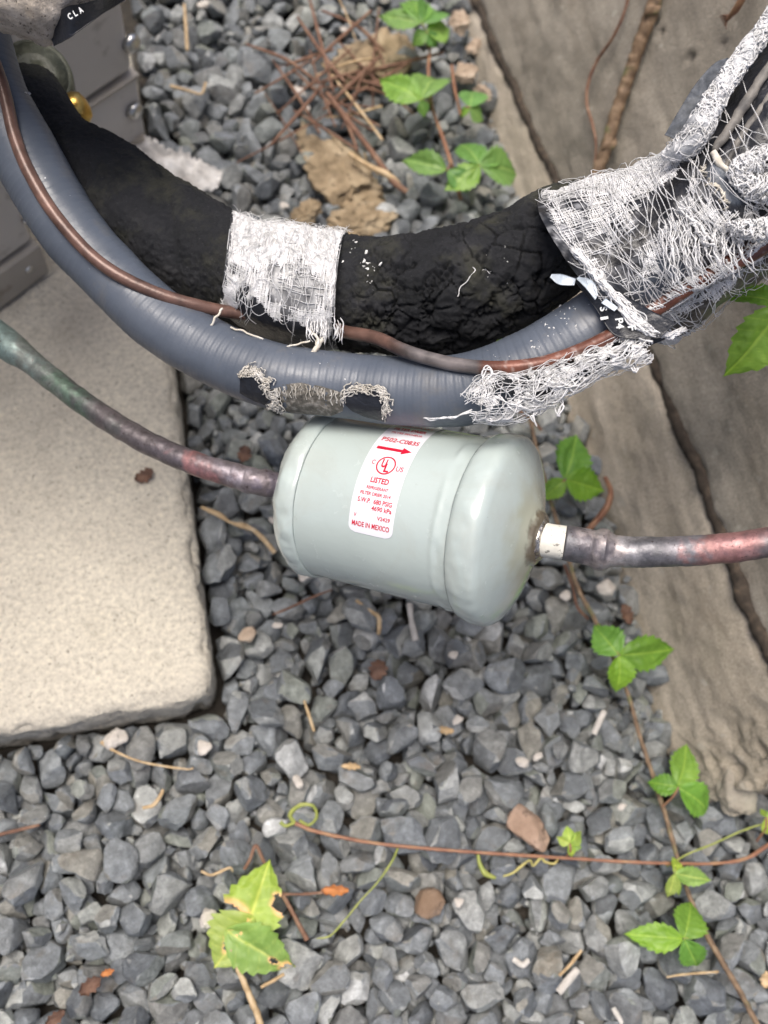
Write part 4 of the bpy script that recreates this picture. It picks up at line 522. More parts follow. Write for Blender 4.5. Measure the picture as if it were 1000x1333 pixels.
7,73,107,628,549,105,9,-4,17,138,1047,557,39,80,2,18,52,356,596,65,10,1,62,117,827,691,131,71,-9,42,62,618,802,86,84,-8,7,89,872,877,75,56,-11,19,112,999,878,59,55,-18,82,74,972,952,61,76,-1,24,99,581,1132,61,50,-8,71,81,
681,1237,50,53,-8,11,63,895,1249,69,55,11,20,77,959,1237,42,2,7,16,95,952,1259,51,28,-5,86,94,746,1425,74,38,-1,28,122,616,1437,58,54,-14,49,72,876,1655,74,89,2,79,91,784,1682,62,25,-5,44,105,1040,2057,53,70,13,3,87,648,118,
85,1,14,10,67,1336,99,89,0,0,28,67,118,195,90,20,-12,64,61,1236,208,133,47,3,83,126,150,267,113,7,-3,15,113,400,261,70,69,17,65,70,1106,347,78,39,21,37,127,539,383,128,26,6,48,88,696,403,120,27,7,15,76,920,398,80,1,-4,81,
104,294,432,91,57,7,4,86,334,385,119,17,-3,81,107,790,636,68,51,11,15,125,883,604,84,64,13,64,108,984,628,121,49,-14,50,108,905,803,105,14,-14,48,86,726,852,83,71,20,62,67,799,860,99,32,-7,59,71,546,886,77,11,-10,82,135,982,
966,64,79,11,38,63,1022,1035,58,70,-10,57,76,510,1146,75,17,12,24,74,521,1109,57,7,-20,18,81,937,1135,84,65,-9,85,90,1032,1201,52,47,3,65,138,978,1225,76,41,2,2,107,487,1534,79,13,7,61,138,585,1634,120,87,7,37,104,703,1615,
97,17,-1,74,84,830,1590,90,48,5,12,112,612,1620,91,83,6,9,101,869,1694,120,81,11,76,138,690,1735,75,50,0,76,70,496,1874,86,0,12,50,108,613,2033,41,87,6,80,68,853,2119,111,81,-4,69,104,1024,110,136,47,9,83,138,745,141,128,
84,-5,74,96,1146,184,84,79,15,15,67,1091,168,57,54,-5,18,70,1133,200,94,8,-15,27,94,1240,235,113,8,12,60,78,133,227,124,17,14,78,84,323,256,129,8,-6,16,97,31,289,75,2,7,4,58,1346,269,56,15,2,74,101,539,339,127,86,-13,86,138,
917,337,72,9,-7,58,75,523,421,118,77,16,11,121,889,470,71,51,13,62,85,987,478,94,25,-7,43,85,846,538,108,28,-4,80,88,325,560,61,41,7,49,78,976,541,81,73,8,19,69,104,628,146,76,17,75,96,344,612,92,76,2,65,76,724,590,74,28,
-10,5,82,869,587,91,33,11,35,78,405,656,139,9,9,9,120,928,627,104,71,7,17,88,1026,677,79,8,6,43,96,578,779,78,46,-11,31,79,722,805,99,41,12,13,82,797,837,138,48,10,10,134,832,1047,71,44,0,2,52,600,1205,111,81,2,57,98,764,
1211,54,1,-2,62,65,511,1417,103,43,-6,47,79,764,1423,121,9,5,40,87,941,1395,80,17,-7,79,62,713,1486,95,51,-3,10,112,894,1530,97,13,-1,12,94,916,1664,55,0,16,3,93,867,1652,112,85,10,40,109,639,1750,81,33,-3,70,99,505,1771,
105,4,2,45,94,676,1832,82,27,13,4,102,682,1851,103,55,-7,40,89,483,2028,90,37,10,30,102,725,2017,116,59,11,13,80,969,40,141,10,8,9,121,984,116,126,6,12,36,87,1058,119,145,15,-7,79,119,1136,126,116,44,-2,73,94,1174,175,134,
49,6,88,86,1107,207,63,56,-14,73,81,946,243,96,54,-20,47,68,857,307,127,48,-2,72,99,1175,266,77,29,3,51,92,102,380,115,86,14,51,106,771,360,101,49,7,73,76,936,408,121,43,8,54,74,402,391,106,8,4,71,122,738,452,95,8,-5,52,66,
822,464,103,37,8,38,80,117,543,105,73,-10,62,52,448,562,142,50,-14,4,87,467,562,103,32,10,63,106,845,576,132,28,-18,17,138,279,619,131,73,-15,71,86,989,627,65,53,-2,44,73,977,789,36,3,6,77,57,672,835,100,46,13,40,76,928,905,
98,78,-9,81,68,524,916,146,59,10,72,90,775,984,159,12,2,28,124,912,949,66,45,3,15,84,978,975,97,47,0,69,91,759,1167,76,29,-4,54,84,931,1164,116,5,4,8,70,868,1171,79,43,-4,41,67,746,1347,107,22,4,33,88,792,1374,117,80,1,48,
123,802,1417,139,0,-2,44,103,979,1468,91,46,7,65,109,724,1525,74,13,-7,7,88,947,1580,91,80,8,22,91,536,1665,115,44,-12,23,98,956,1690,78,27,9,23,81,1018,1712,80,7,3,56,109,655,1766,83,28,8,89,77,914,2011,73,2,4,35,96,609,
2115,162,6,8,80,70,820,2128,99,2,6,39,65,923,2091,73,84,-8,79,66,223,101,135,45,-6,11,86,61,116,124,71,-17,14,79,522,122,167,1,2,15,138,1275,225,89,73,11,67,73,438,229,160,46,1,20,126,594,231,139,19,20,7,68,1018,237,112,3,
17,60,79,881,264,129,16,-1,76,130,1039,343,100,0,-1,50,76,438,423,109,42,13,58,73,713,439,134,2,21,48,85,274,451,111,52,-1,15,75,377,457,105,32,13,20,97,934,539,111,0,8,61,52,278,566,143,1,6,47,91,789,577,149,37,-9,11,131,
877,561,163,82,-2,56,64,934,564,118,46,16,89,76,771,640,111,4,-1,85,67,835,665,97,48,-6,14,128,729,716,102,26,7,54,72,550,732,118,10,6,7,91,891,829,115,43,-18,51,118,717,979,113,50,-13,15,63,1027,965,87,6,-5,41,74,707,1157,
118,82,6,30,73,761,1179,46,7,-11,31,66,885,1224,98,43,15,0,79,783,1191,138,80,12,46,79,857,1341,135,34,4,31,105,935,1282,115,11,-1,64,108,767,1482,160,1,0,25,87,670,1491,118,3,-19,29,92,938,1514,89,16,2,85,77,596,1657,161,
1,7,1,138,1018,1669,80,54,2,65,58,543,1697,142,84,6,34,75,559,1730,135,60,-13,31,97,725,1864,139,62,8,41,97,798,1962,67,81,16,5,54,699,1979,76,54,9,28,52,892,1999,105,40,-8,50,78,781,2000,146,9,5,66,128,832,2029,146,41,-11,
7,72,736,2130,125,74,10,1,103,],
[888,239,55,19,6,69,118,935,576,56,27,10,57,115,910,603,53,20,6,85,113,1007,699,43,39,6,40,71,953,962,43,44,-6,66,77,1022,1011,58,67,1,86,114,988,1050,44,7,3,25,76,492,1129,58,13,5,9,119,897,1233,43,89,-6,63,77,802,1493,64,
23,17,34,114,847,1560,54,2,-6,36,120,988,1785,42,7,3,74,68,495,1844,51,20,6,80,106,1018,2086,51,6,-10,53,86,1073,362,51,73,-14,40,75,404,358,63,72,-14,70,108,126,515,46,50,-4,82,80,916,494,66,60,6,14,138,741,566,103,14,4,
60,134,633,790,60,26,11,24,92,487,996,49,1,-6,53,101,496,1131,109,60,8,12,70,871,1481,50,1,-6,79,105,487,1683,49,4,-1,75,89,570,1931,60,53,-2,4,138,1039,1988,51,44,-9,9,92,948,2049,51,50,-4,57,99,1034,2020,52,57,7,84,100,
905,39,96,77,-5,53,138,853,222,90,58,-3,48,80,752,386,95,89,-1,8,91,767,391,52,30,21,17,71,510,409,46,19,6,26,84,1234,421,70,5,-7,85,65,126,482,143,48,5,64,107,753,494,94,10,-1,0,99,589,921,71,5,-16,84,98,521,1006,43,84,0,
3,67,583,1161,63,73,-7,82,97,806,1305,102,45,-5,51,112,1032,1776,73,80,-5,50,126,482,1962,58,22,-18,24,83,813,2034,105,60,9,26,100,1034,2040,41,25,11,85,63,643,2096,83,26,-10,4,75,482,2127,97,0,-16,56,84,1332,35,64,38,6,85,
92,232,121,106,24,-1,68,88,1217,235,114,87,5,70,91,1311,246,52,49,9,59,84,77,340,133,33,1,23,104,454,337,115,74,-1,52,138,245,340,76,41,3,17,79,772,438,130,86,-20,89,117,1182,432,99,24,-12,89,95,83,507,150,20,-4,11,88,763,
549,140,4,4,79,88,917,563,93,23,5,74,76,433,614,103,13,9,49,85,696,598,116,22,5,12,93,1024,587,45,89,-6,68,86,525,645,107,7,-5,31,135,800,704,122,57,-6,75,119,747,887,147,36,2,18,107,607,913,132,15,-1,43,138,954,941,117,18,
2,53,126,661,1024,95,9,-1,57,104,609,1251,86,73,-4,12,72,791,1242,154,85,1,16,112,533,1363,147,33,-1,62,117,543,1404,114,43,-6,32,138,791,1663,95,18,9,89,87,1038,1747,103,59,13,22,104,1041,1808,73,59,3,36,69,998,1855,46,5,
0,51,79,1031,2079,104,8,-4,6,138,1041,2128,83,64,10,19,82,505,34,92,51,-4,5,71,705,85,137,9,12,59,94,1184,121,98,6,18,80,76,327,138,122,7,1,53,122,779,238,120,74,-2,40,87,962,225,94,18,11,10,90,530,271,154,30,9,33,105,668,
259,129,47,5,23,94,1048,292,58,36,16,8,65,158,374,86,56,4,33,70,739,330,144,50,5,77,83,645,336,163,6,-11,87,88,653,382,128,23,5,0,124,933,377,128,4,-8,85,117,332,367,154,39,-19,21,113,1272,434,75,51,0,14,91,315,476,161,8,
10,50,95,784,501,128,65,-3,88,85,761,721,126,87,-5,22,138,1035,704,66,16,-17,50,106,529,854,87,6,10,5,90,672,859,83,12,-8,35,82,534,871,127,16,3,41,102,507,954,139,47,-1,25,118,766,955,147,80,1,21,102,657,1119,78,73,-7,77,
65,661,1360,141,45,-4,86,111,519,1427,142,34,-7,0,85,838,1635,109,15,-3,48,91,735,1819,76,45,14,86,52,917,1974,93,86,-14,74,93,939,1992,94,46,-10,11,88,1003,2048,122,9,6,84,130,686,2129,128,7,-13,34,83,478,52,120,88,-17,76,
82,1347,63,84,42,5,8,66,47,168,138,24,2,86,138,1086,174,123,25,2,43,102,1002,238,73,42,7,26,70,167,318,120,34,11,74,114,1017,348,159,50,-17,17,138,1074,331,103,38,-2,40,101,1155,361,107,43,-2,11,83,1181,370,94,87,-2,76,76,
294,451,139,33,6,39,105,312,474,111,52,0,42,59,446,484,137,26,7,68,116,582,459,100,49,-2,79,95,936,502,130,76,-4,5,104,1014,465,123,15,1,87,106,622,510,141,79,1,2,138,490,581,152,84,20,0,138,871,560,117,85,5,55,130,341,634,
149,78,-1,32,92,354,673,146,16,8,0,73,939,667,99,7,3,71,103,1014,657,111,42,2,53,98,568,773,118,2,9,19,74,500,1002,114,34,0,49,102,1008,965,78,15,4,10,73,661,1087,109,11,-7,73,81,953,1077,88,38,12,34,119,1012,1062,68,15,5,
41,64,888,1126,169,10,1,73,104,758,1186,110,25,-5,64,95,953,1431,124,32,-13,23,121,859,1450,111,14,-1,8,83,585,1553,161,49,3,47,104,481,1537,128,5,1,57,75,814,1602,130,28,1,15,64,483,1665,77,82,3,51,81,656,1691,105,4,9,10,
75,718,1653,145,56,1,26,88,815,1752,104,79,8,14,93,1001,1726,98,23,-8,76,70,837,1842,121,79,-8,30,83,904,1868,83,42,14,4,78,484,1858,123,75,16,78,111,572,1867,126,85,-1,16,116,959,1893,88,64,-12,36,95,548,1944,151,51,-15,
74,120,499,2048,113,43,-7,72,86,660,2052,112,30,2,80,73,874,2077,121,32,-5,44,84,762,2123,102,45,-8,75,98,819,36,102,9,1,72,79,833,93,122,23,-4,75,70,894,162,166,32,-12,88,130,1006,158,167,6,0,4,93,1217,120,103,86,-5,1,80,
1305,113,120,3,-2,74,101,53,223,152,52,-2,57,113,636,186,133,49,4,50,100,897,195,141,8,-19,79,68,1274,198,86,79,-2,21,62,736,247,115,19,-12,38,52,1189,256,109,50,-1,35,69,613,266,141,17,-3,23,88,148,382,142,1,1,82,138,1218,
385,116,16,-6,72,104,1016,433,124,53,1,66,88,1163,451,112,21,6,3,93,855,701,151,81,-6,21,82,617,824,132,29,-12,22,102,639,844,131,68,-1,43,67,533,1031,149,80,-11,3,116,662,1127,145,52,16,85,138,761,1299,139,8,10,89,102,717,
1298,143,19,-3,41,79,578,1468,100,21,-10,58,72,1041,1473,62,14,-12,27,105,485,1641,115,17,9,23,99,601,1597,125,39,6,11,78,936,1598,106,38,1,53,72,881,1847,139,53,2,71,77,1024,1985,107,17,7,38,62,811,1992,141,27,0,14,102,991,
2082,122,50,18,66,94,631,2087,152,81,-1,73,97,202,78,126,16,2,20,76,393,40,151,35,0,33,117,],
[1314,39,44,4,0,16,80,389,185,44,5,6,20,101,516,716,50,3,-5,30,101,712,986,55,0,4,28,138,557,1514,40,40,3,20,70,890,1500,46,27,9,0,76,503,1783,53,48,4,37,137,559,1985,56,40,-5,71,124,1121,127,50,4,6,58,138,390,329,45,8,7,87,
88,1160,428,49,6,-9,46,78,1010,540,99,44,-9,20,93,187,610,76,56,2,65,66,378,606,43,4,6,55,98,749,794,98,85,8,28,126,620,1053,60,71,20,22,88,956,1057,44,88,-5,60,74,662,1245,40,38,2,18,63,741,1337,62,9,-11,36,104,920,1492,
60,1,9,81,121,913,1536,59,74,4,59,90,583,1575,56,9,-1,8,83,834,1592,44,37,0,2,87,570,1760,52,3,-5,67,113,599,1733,70,88,12,16,86,925,1914,39,46,4,85,66,151,203,114,45,19,45,98,58,291,93,51,4,17,126,493,516,102,83,3,79,117,
734,514,84,41,12,81,81,410,545,62,75,22,33,65,1010,627,104,74,0,28,89,712,677,46,40,-4,52,85,737,703,80,56,14,31,89,982,700,43,31,-3,23,59,635,758,41,4,7,44,80,714,770,49,10,-12,89,70,788,909,95,29,-10,45,80,728,1157,117,
79,4,22,74,491,1294,100,75,13,20,138,932,1330,80,82,-4,15,84,508,1474,69,88,0,81,103,690,1437,60,46,-6,85,118,922,1442,71,89,0,34,85,803,1520,88,37,-11,72,123,638,1554,71,10,3,10,57,809,1659,61,48,1,62,73,714,1688,79,86,7,
50,70,921,1684,38,4,-2,10,53,987,1715,61,6,13,16,129,1038,2042,101,34,-6,17,96,749,2070,95,82,-4,67,99,737,2092,58,19,-11,34,71,887,206,83,71,-1,81,93,1021,221,78,27,0,2,81,171,263,85,49,7,62,64,1240,297,102,44,8,29,86,611,
341,92,70,8,16,74,881,318,116,52,3,55,98,1037,307,49,28,-17,42,69,1253,365,52,64,1,9,72,72,364,109,46,2,70,87,940,342,101,33,-13,18,82,436,399,100,1,-1,44,87,640,724,39,11,9,4,54,533,738,53,23,3,52,70,583,832,105,24,-2,80,
89,1039,815,75,70,4,72,135,894,918,90,3,9,28,116,788,982,95,68,17,28,83,950,1047,98,13,2,42,92,657,1200,82,61,3,50,74,917,1251,68,1,5,89,67,838,1320,155,89,4,51,114,947,1330,120,59,14,14,117,832,1376,104,46,11,57,108,928,
1406,114,43,7,29,112,948,1454,82,51,10,5,77,817,1642,83,30,12,3,71,704,1944,116,35,-16,52,131,856,1964,76,29,11,23,124,753,2035,91,9,-4,21,83,1205,65,131,55,-19,88,88,206,115,125,2,12,0,82,488,152,139,49,1,16,138,1162,139,
100,12,-7,74,130,142,181,63,46,6,65,58,675,186,133,56,-4,74,110,806,204,82,72,6,26,65,1146,219,116,15,-11,89,72,295,277,134,53,6,87,124,893,292,120,57,-4,0,108,1017,293,153,27,-4,54,138,574,350,140,4,-4,61,100,321,398,76,
28,1,51,69,517,387,175,42,0,65,138,778,405,113,5,12,77,95,1020,399,113,15,5,77,97,727,425,87,88,-5,24,124,147,551,105,0,0,12,77,472,535,122,49,1,55,75,519,598,93,11,10,27,77,941,820,128,45,-8,71,130,881,871,128,38,13,87,138,
492,974,102,59,-14,56,98,769,1002,104,80,19,60,109,1033,997,104,8,14,89,138,759,1125,72,2,-10,50,57,890,1154,95,42,-1,31,97,1038,1174,63,47,-11,9,89,579,1220,95,26,2,47,85,862,1309,123,76,-15,4,76,820,1492,132,15,3,76,80,
925,1529,83,55,7,88,56,604,1857,121,17,-6,38,127,676,1903,141,3,5,77,138,911,1895,114,77,15,34,90,816,1963,90,5,3,83,75,833,2055,77,65,0,68,55,1054,69,149,45,-4,49,138,1310,61,102,35,-9,32,112,1117,106,104,49,-1,80,77,1318,
140,108,8,-4,0,90,559,190,113,21,3,78,79,1041,176,123,11,11,66,114,615,255,81,29,13,9,80,634,231,150,2,9,15,138,1093,217,111,29,-9,38,75,814,314,102,48,3,65,89,1364,296,112,36,13,39,105,811,410,104,39,7,13,53,858,439,155,
26,18,39,114,1286,459,56,27,13,3,85,384,489,146,36,7,63,138,507,551,115,5,0,75,98,795,529,150,43,10,11,138,593,605,163,1,-20,18,138,951,633,134,75,-10,77,109,65,659,176,87,-16,31,99,180,644,137,81,8,45,73,665,674,93,24,12,
85,80,773,668,145,7,-2,50,123,973,706,87,25,15,74,104,1002,791,106,26,6,0,115,902,872,61,45,-10,58,61,1038,855,85,36,-12,81,108,849,865,161,37,-11,88,90,806,1119,125,25,0,83,98,599,1163,114,49,-7,50,117,821,1199,139,3,-1,
19,91,902,1272,132,20,-16,88,118,727,1353,111,34,12,72,68,646,1471,139,28,-7,6,138,622,1589,123,34,1,23,100,698,1597,147,75,-15,23,110,492,1678,118,7,6,25,109,918,1678,102,81,10,63,65,636,1889,120,26,13,82,112,806,1869,151,
5,6,73,96,880,1956,142,38,19,38,104,116,99,140,50,-2,64,80,1067,153,126,44,13,73,75,337,228,136,15,-12,68,90,464,251,137,43,-6,76,74,253,297,131,15,-2,13,85,1288,264,109,1,7,47,118,363,310,113,32,11,45,73,607,355,165,11,-12,
74,83,1175,308,154,32,5,69,96,98,353,137,28,-8,73,89,753,367,147,38,-9,39,100,1072,411,134,36,9,10,75,807,476,123,38,-4,70,60,912,467,132,59,3,49,102,78,538,142,44,-7,37,89,660,496,190,9,-6,87,138,150,572,142,42,8,13,138,
673,641,148,22,-5,2,75,875,602,146,86,2,68,102,83,644,186,1,-15,39,104,135,673,188,36,10,12,93,643,660,135,86,-1,45,96,569,718,133,77,-16,8,76,688,830,165,12,1,85,134,837,941,143,36,6,57,75,604,1001,117,26,6,6,86,588,1027,
146,8,10,10,138,628,1017,156,4,4,14,118,908,1032,144,36,5,32,79,629,1186,146,2,4,22,86,719,1223,115,24,2,3,93,857,1350,94,35,4,26,70,874,1364,163,15,5,54,93,602,1405,142,87,9,29,110,482,1472,51,62,18,71,66,493,1507,114,46,
16,81,117,656,1695,164,47,-9,26,138,677,1795,123,40,9,14,83,849,1879,160,23,11,55,138,609,2035,114,36,3,24,108,922,2002,124,82,-6,18,95,699,2087,107,45,-7,77,56,861,2054,132,38,5,89,86,152,71,130,84,3,49,109,],
[467,376,52,88,13,4,94,644,376,62,89,10,18,138,1129,420,57,88,8,30,126,556,529,53,38,3,74,112,940,901,51,6,3,34,104,506,1363,38,35,-6,10,63,704,1360,42,35,-6,0,86,654,1407,53,89,8,76,114,1004,1401,42,52,5,11,67,933,1610,41,
73,2,25,66,953,1645,48,80,2,39,95,670,1727,51,85,6,86,96,946,1844,50,54,-1,81,99,752,1984,53,38,1,61,114,1126,222,79,85,10,39,76,464,407,69,81,5,3,120,457,620,73,22,19,32,76,694,631,71,46,10,48,134,1020,809,39,80,2,26,57,
868,977,88,76,-2,62,122,919,1111,45,84,5,58,75,1031,1273,60,38,2,84,138,726,1569,90,67,1,85,89,953,1716,73,22,-12,31,69,677,1754,57,79,5,45,66,723,1835,48,34,-6,70,114,909,2075,48,40,3,54,85,515,63,133,11,-14,85,115,1023,
65,103,8,4,72,138,280,360,86,14,-14,3,138,1028,445,90,74,0,37,95,1168,450,53,80,-4,80,100,175,469,76,49,8,13,87,283,485,83,28,-4,34,138,488,475,83,0,16,12,75,363,539,130,30,1,55,120,719,579,116,41,8,37,84,650,894,125,45,-7,
5,118,760,923,124,32,-8,5,100,840,971,71,81,5,81,62,867,1025,77,48,9,34,112,804,1064,91,40,-9,81,114,855,1058,65,54,2,44,95,738,1161,46,38,1,29,85,995,1105,40,35,-6,7,73,529,1260,63,47,-6,36,70,703,1379,106,83,6,80,79,544,
1520,91,33,-7,42,137,751,1534,56,38,-19,26,88,1044,1516,38,35,-6,70,62,986,1573,42,71,0,86,66,728,1594,110,31,3,27,138,547,1611,41,35,-6,26,82,663,1745,93,76,5,11,96,892,1726,52,40,6,85,109,856,1789,44,79,15,57,59,718,54,
120,53,-12,9,86,101,159,133,8,-3,2,120,680,393,98,69,-9,67,68,779,375,84,69,-5,26,99,748,492,140,42,-9,22,72,931,520,88,22,0,47,90,1032,561,85,79,-3,33,125,763,757,99,32,-9,5,111,934,832,63,31,-2,83,104,595,994,52,13,16,54,
82,878,1040,133,32,-6,26,135,862,1078,110,83,4,18,125,933,1175,85,8,-1,66,83,775,1286,94,23,-2,31,86,978,1258,39,35,-6,35,70,646,1302,105,54,-2,15,126,763,1330,80,69,-12,38,69,844,1317,108,47,-3,16,79,482,1384,92,42,-8,25,
80,560,1368,90,60,2,2,120,747,1397,113,8,16,74,138,863,1420,101,84,1,70,95,736,1490,75,67,5,14,80,814,1467,84,49,0,14,64,876,1542,54,36,13,26,78,904,1567,71,52,-6,75,94,892,1654,98,26,-3,75,85,578,1651,89,43,-13,33,81,830,
1911,75,68,-6,64,55,591,1975,87,14,11,52,69,875,1992,88,34,4,69,68,940,1999,52,68,10,50,97,809,2085,98,50,15,87,126,723,34,94,30,-1,21,70,889,69,101,80,12,76,90,845,77,93,15,0,50,106,912,79,105,82,16,71,97,706,279,176,52,
-10,56,132,463,360,85,69,-7,29,88,613,398,116,82,-3,43,80,183,496,121,2,3,89,102,557,555,87,76,5,0,58,826,566,94,45,1,19,63,405,599,98,49,-16,70,88,558,612,78,34,1,87,66,475,651,74,74,11,53,92,522,760,133,83,-5,79,122,689,
808,88,24,-10,86,106,952,865,137,48,11,89,92,707,953,123,78,4,69,84,1037,917,39,35,-6,86,68,511,1060,76,64,-6,14,98,918,1049,117,13,5,35,104,555,1128,75,76,3,80,92,910,1220,77,41,-7,55,101,487,1451,81,35,-6,89,74,999,1518,
96,58,2,51,90,787,1563,73,11,-3,73,62,637,1576,91,63,1,1,98,1001,1642,52,35,8,35,88,692,1667,163,9,19,65,129,510,1746,115,16,-6,47,91,786,1742,73,38,6,64,84,915,1804,50,17,1,27,75,969,1794,81,0,-1,28,94,1034,1835,111,57,6,
31,138,860,1907,130,19,-8,50,94,556,2060,99,31,11,87,86,614,2057,69,11,0,17,65,850,39,130,69,2,61,78,263,100,133,31,-8,5,138,1181,100,116,35,-6,3,88,148,182,96,66,-5,42,63,301,190,144,89,-8,31,107,965,198,101,15,-2,72,74,
1195,194,152,2,4,21,121,672,320,164,38,3,86,90,690,308,108,18,-1,84,83,624,404,148,25,-5,82,105,918,355,96,71,10,41,78,395,477,91,68,7,30,72,228,531,162,6,-5,60,138,1006,518,120,20,-4,54,95,856,661,69,87,8,71,72,945,733,38,
6,3,48,52,698,834,122,22,2,53,70,879,949,123,64,11,82,109,681,984,165,32,-5,20,64,562,1105,101,18,-11,60,102,625,1111,129,42,-8,58,91,891,1210,155,47,3,45,130,692,1231,100,57,0,41,77,955,1219,111,87,0,62,72,600,1264,113,53,
-9,77,81,620,1358,112,68,2,53,89,1014,1421,106,31,-7,7,66,915,1435,109,83,-7,5,81,652,1445,105,32,-2,2,88,810,1539,146,24,17,54,127,667,1672,115,5,17,37,73,504,1820,150,45,-2,14,121,757,1821,124,38,-8,80,138,669,1872,122,
47,-13,5,80,755,1980,122,44,3,87,95,858,1995,119,84,1,61,86,754,2008,84,37,-18,71,89,527,2070,130,11,-17,11,107,705,2051,146,24,-7,87,120,137,54,150,69,14,56,88,237,75,165,9,10,82,138,282,36,147,35,-14,4,105,771,38,191,29,
-2,49,138,683,110,153,66,-13,64,116,1369,84,43,70,6,20,66,89,126,126,37,-8,71,123,1364,139,99,32,14,6,110,81,190,146,72,-6,14,122,198,193,124,78,11,88,85,124,205,128,48,4,8,94,927,317,114,58,0,75,97,1226,347,125,44,-2,55,
95,219,394,133,82,-16,65,92,644,425,145,27,-9,85,102,248,374,125,2,1,46,133,68,461,107,83,5,26,76,51,527,149,32,17,9,79,152,592,170,17,-10,2,114,716,617,157,4,-14,78,138,927,650,116,42,3,63,67,902,630,115,7,8,11,89,792,754,
114,21,-3,10,63,570,800,127,72,8,85,115,822,796,146,43,5,74,131,570,935,147,59,10,83,101,720,852,129,53,-8,4,81,980,902,88,28,18,68,62,727,948,151,46,0,33,81,539,1104,100,81,2,59,52,920,1145,110,13,-16,6,68,897,1202,100,75,
10,65,52,970,1274,100,52,6,33,106,892,1297,138,9,13,42,73,605,1346,153,24,-3,48,106,545,1480,149,67,4,45,108,520,1544,131,79,8,59,91,833,1555,105,31,5,5,78,1010,1556,106,34,-7,81,134,510,1612,133,59,4,19,98,753,1654,130,67,
-16,22,81,894,1686,121,86,3,79,67,938,1791,86,88,3,83,75,964,1948,137,46,-9,83,129,529,2035,141,37,-2,52,116,537,2066,80,5,-13,59,78,538,2116,149,27,-10,89,72,714,2116,119,62,-1,75,105,821,2132,68,5,-7,55,65,],
[1331,328,40,87,4,3,70,949,468,36,87,4,83,52,403,623,39,26,-4,15,64,625,612,54,15,4,61,100,515,750,62,72,-11,75,127,609,750,41,35,-4,77,85,948,1554,37,61,1,63,79,612,1569,61,82,-7,79,114,905,1604,47,24,-5,58,101,960,1784,50,
4,2,86,106,792,1977,42,60,2,88,101,29,186,66,7,16,63,60,1064,403,94,57,1,4,105,1055,433,67,78,-7,60,74,332,488,93,2,3,7,111,902,445,50,14,2,42,95,786,506,55,88,9,56,111,609,548,66,24,-15,35,115,957,714,53,76,-2,73,81,641,
1386,58,79,19,80,81,964,1525,48,25,-4,3,110,549,1673,60,65,0,4,88,694,1744,46,6,1,27,89,806,1721,45,39,-12,31,86,1193,144,72,41,2,76,122,1091,220,71,1,3,19,84,1118,252,37,57,1,25,82,1288,352,95,9,2,39,97,587,472,69,50,1,74,
85,839,595,62,33,-2,43,138,192,639,69,21,-19,50,107,622,1033,93,1,-12,24,52,996,1033,92,52,-4,59,137,621,1087,86,70,-6,76,102,1008,1240,62,23,-11,68,118,833,1424,114,60,-21,28,114,901,1410,98,67,3,19,99,583,1610,75,55,9,77,
116,994,1744,58,36,8,5,108,948,1766,62,49,-2,80,110,891,1809,70,20,16,56,112,519,1876,92,40,-5,64,75,627,1903,77,52,7,79,80,726,1923,86,39,-10,16,86,916,1905,70,58,2,37,100,668,2023,129,65,11,83,130,591,2054,90,36,-7,16,123,
831,2118,77,59,-5,4,86,594,75,123,68,3,13,109,874,38,110,70,13,62,103,559,153,82,7,11,9,81,1088,194,92,62,6,47,105,822,249,82,56,-17,62,84,835,253,44,88,4,58,94,625,294,121,31,-4,21,107,184,333,92,71,5,23,111,292,301,62,70,
-1,4,71,1136,384,101,19,-3,49,138,560,416,74,18,4,23,103,254,565,111,58,-4,66,99,819,818,86,43,1,88,124,723,930,109,11,8,60,118,749,954,99,43,-7,18,99,546,994,99,12,4,83,82,682,1098,90,48,8,22,116,686,1312,40,59,4,81,87,678,
1337,122,54,-16,71,117,903,1340,81,30,4,78,97,700,1448,98,32,-1,13,104,653,1490,71,22,-14,45,75,769,1497,89,63,6,76,91,969,1599,91,71,17,36,101,532,1730,152,3,4,33,129,778,1810,70,40,-11,70,129,835,1860,76,49,-8,63,91,956,
1827,73,20,-16,54,85,989,1985,52,21,11,54,80,569,2061,140,29,8,77,113,909,2055,82,39,-7,0,138,215,30,92,80,3,48,125,387,89,100,29,2,82,86,1096,155,131,54,-3,1,94,905,182,104,35,-9,0,118,379,274,99,57,6,4,84,855,279,109,0,
10,76,78,640,350,112,31,-2,6,117,1073,360,91,0,3,31,83,259,401,89,43,1,83,86,296,417,117,61,11,78,138,968,409,80,55,-13,17,84,996,440,86,78,10,42,86,259,476,96,46,0,25,89,769,473,112,48,0,50,138,396,499,101,3,12,57,89,505,
622,75,45,-6,18,87,1035,611,43,35,-4,76,99,143,653,140,17,7,66,138,980,815,40,41,-7,61,82,619,896,86,27,3,39,93,787,910,163,79,0,85,117,813,958,125,12,4,33,121,887,1008,81,37,0,45,83,954,980,81,61,12,75,87,607,1050,104,37,
19,81,65,596,1114,98,57,-1,82,118,662,1176,129,50,-4,60,133,690,1207,97,26,-9,18,78,932,1247,96,30,-2,70,138,917,1301,54,81,-12,25,55,580,1389,113,56,8,65,76,836,1352,101,13,15,29,97,482,1412,76,34,6,63,138,621,1480,86,34,
0,76,112,769,1533,83,73,8,74,71,926,1571,101,53,5,58,94,952,1602,44,75,-10,43,62,892,1754,98,83,16,54,138,1017,1743,92,34,0,29,94,999,1792,67,41,-13,43,70,883,1850,80,49,6,23,135,992,1961,50,20,8,5,76,647,2123,130,72,6,71,
98,632,86,103,57,-1,82,65,1119,26,72,22,18,78,71,139,86,110,86,0,57,101,887,102,123,11,-4,59,130,146,131,83,49,2,51,77,917,197,147,3,6,33,92,1024,244,88,20,-2,78,92,510,298,113,63,5,27,66,553,276,132,53,-1,59,94,278,322,78,
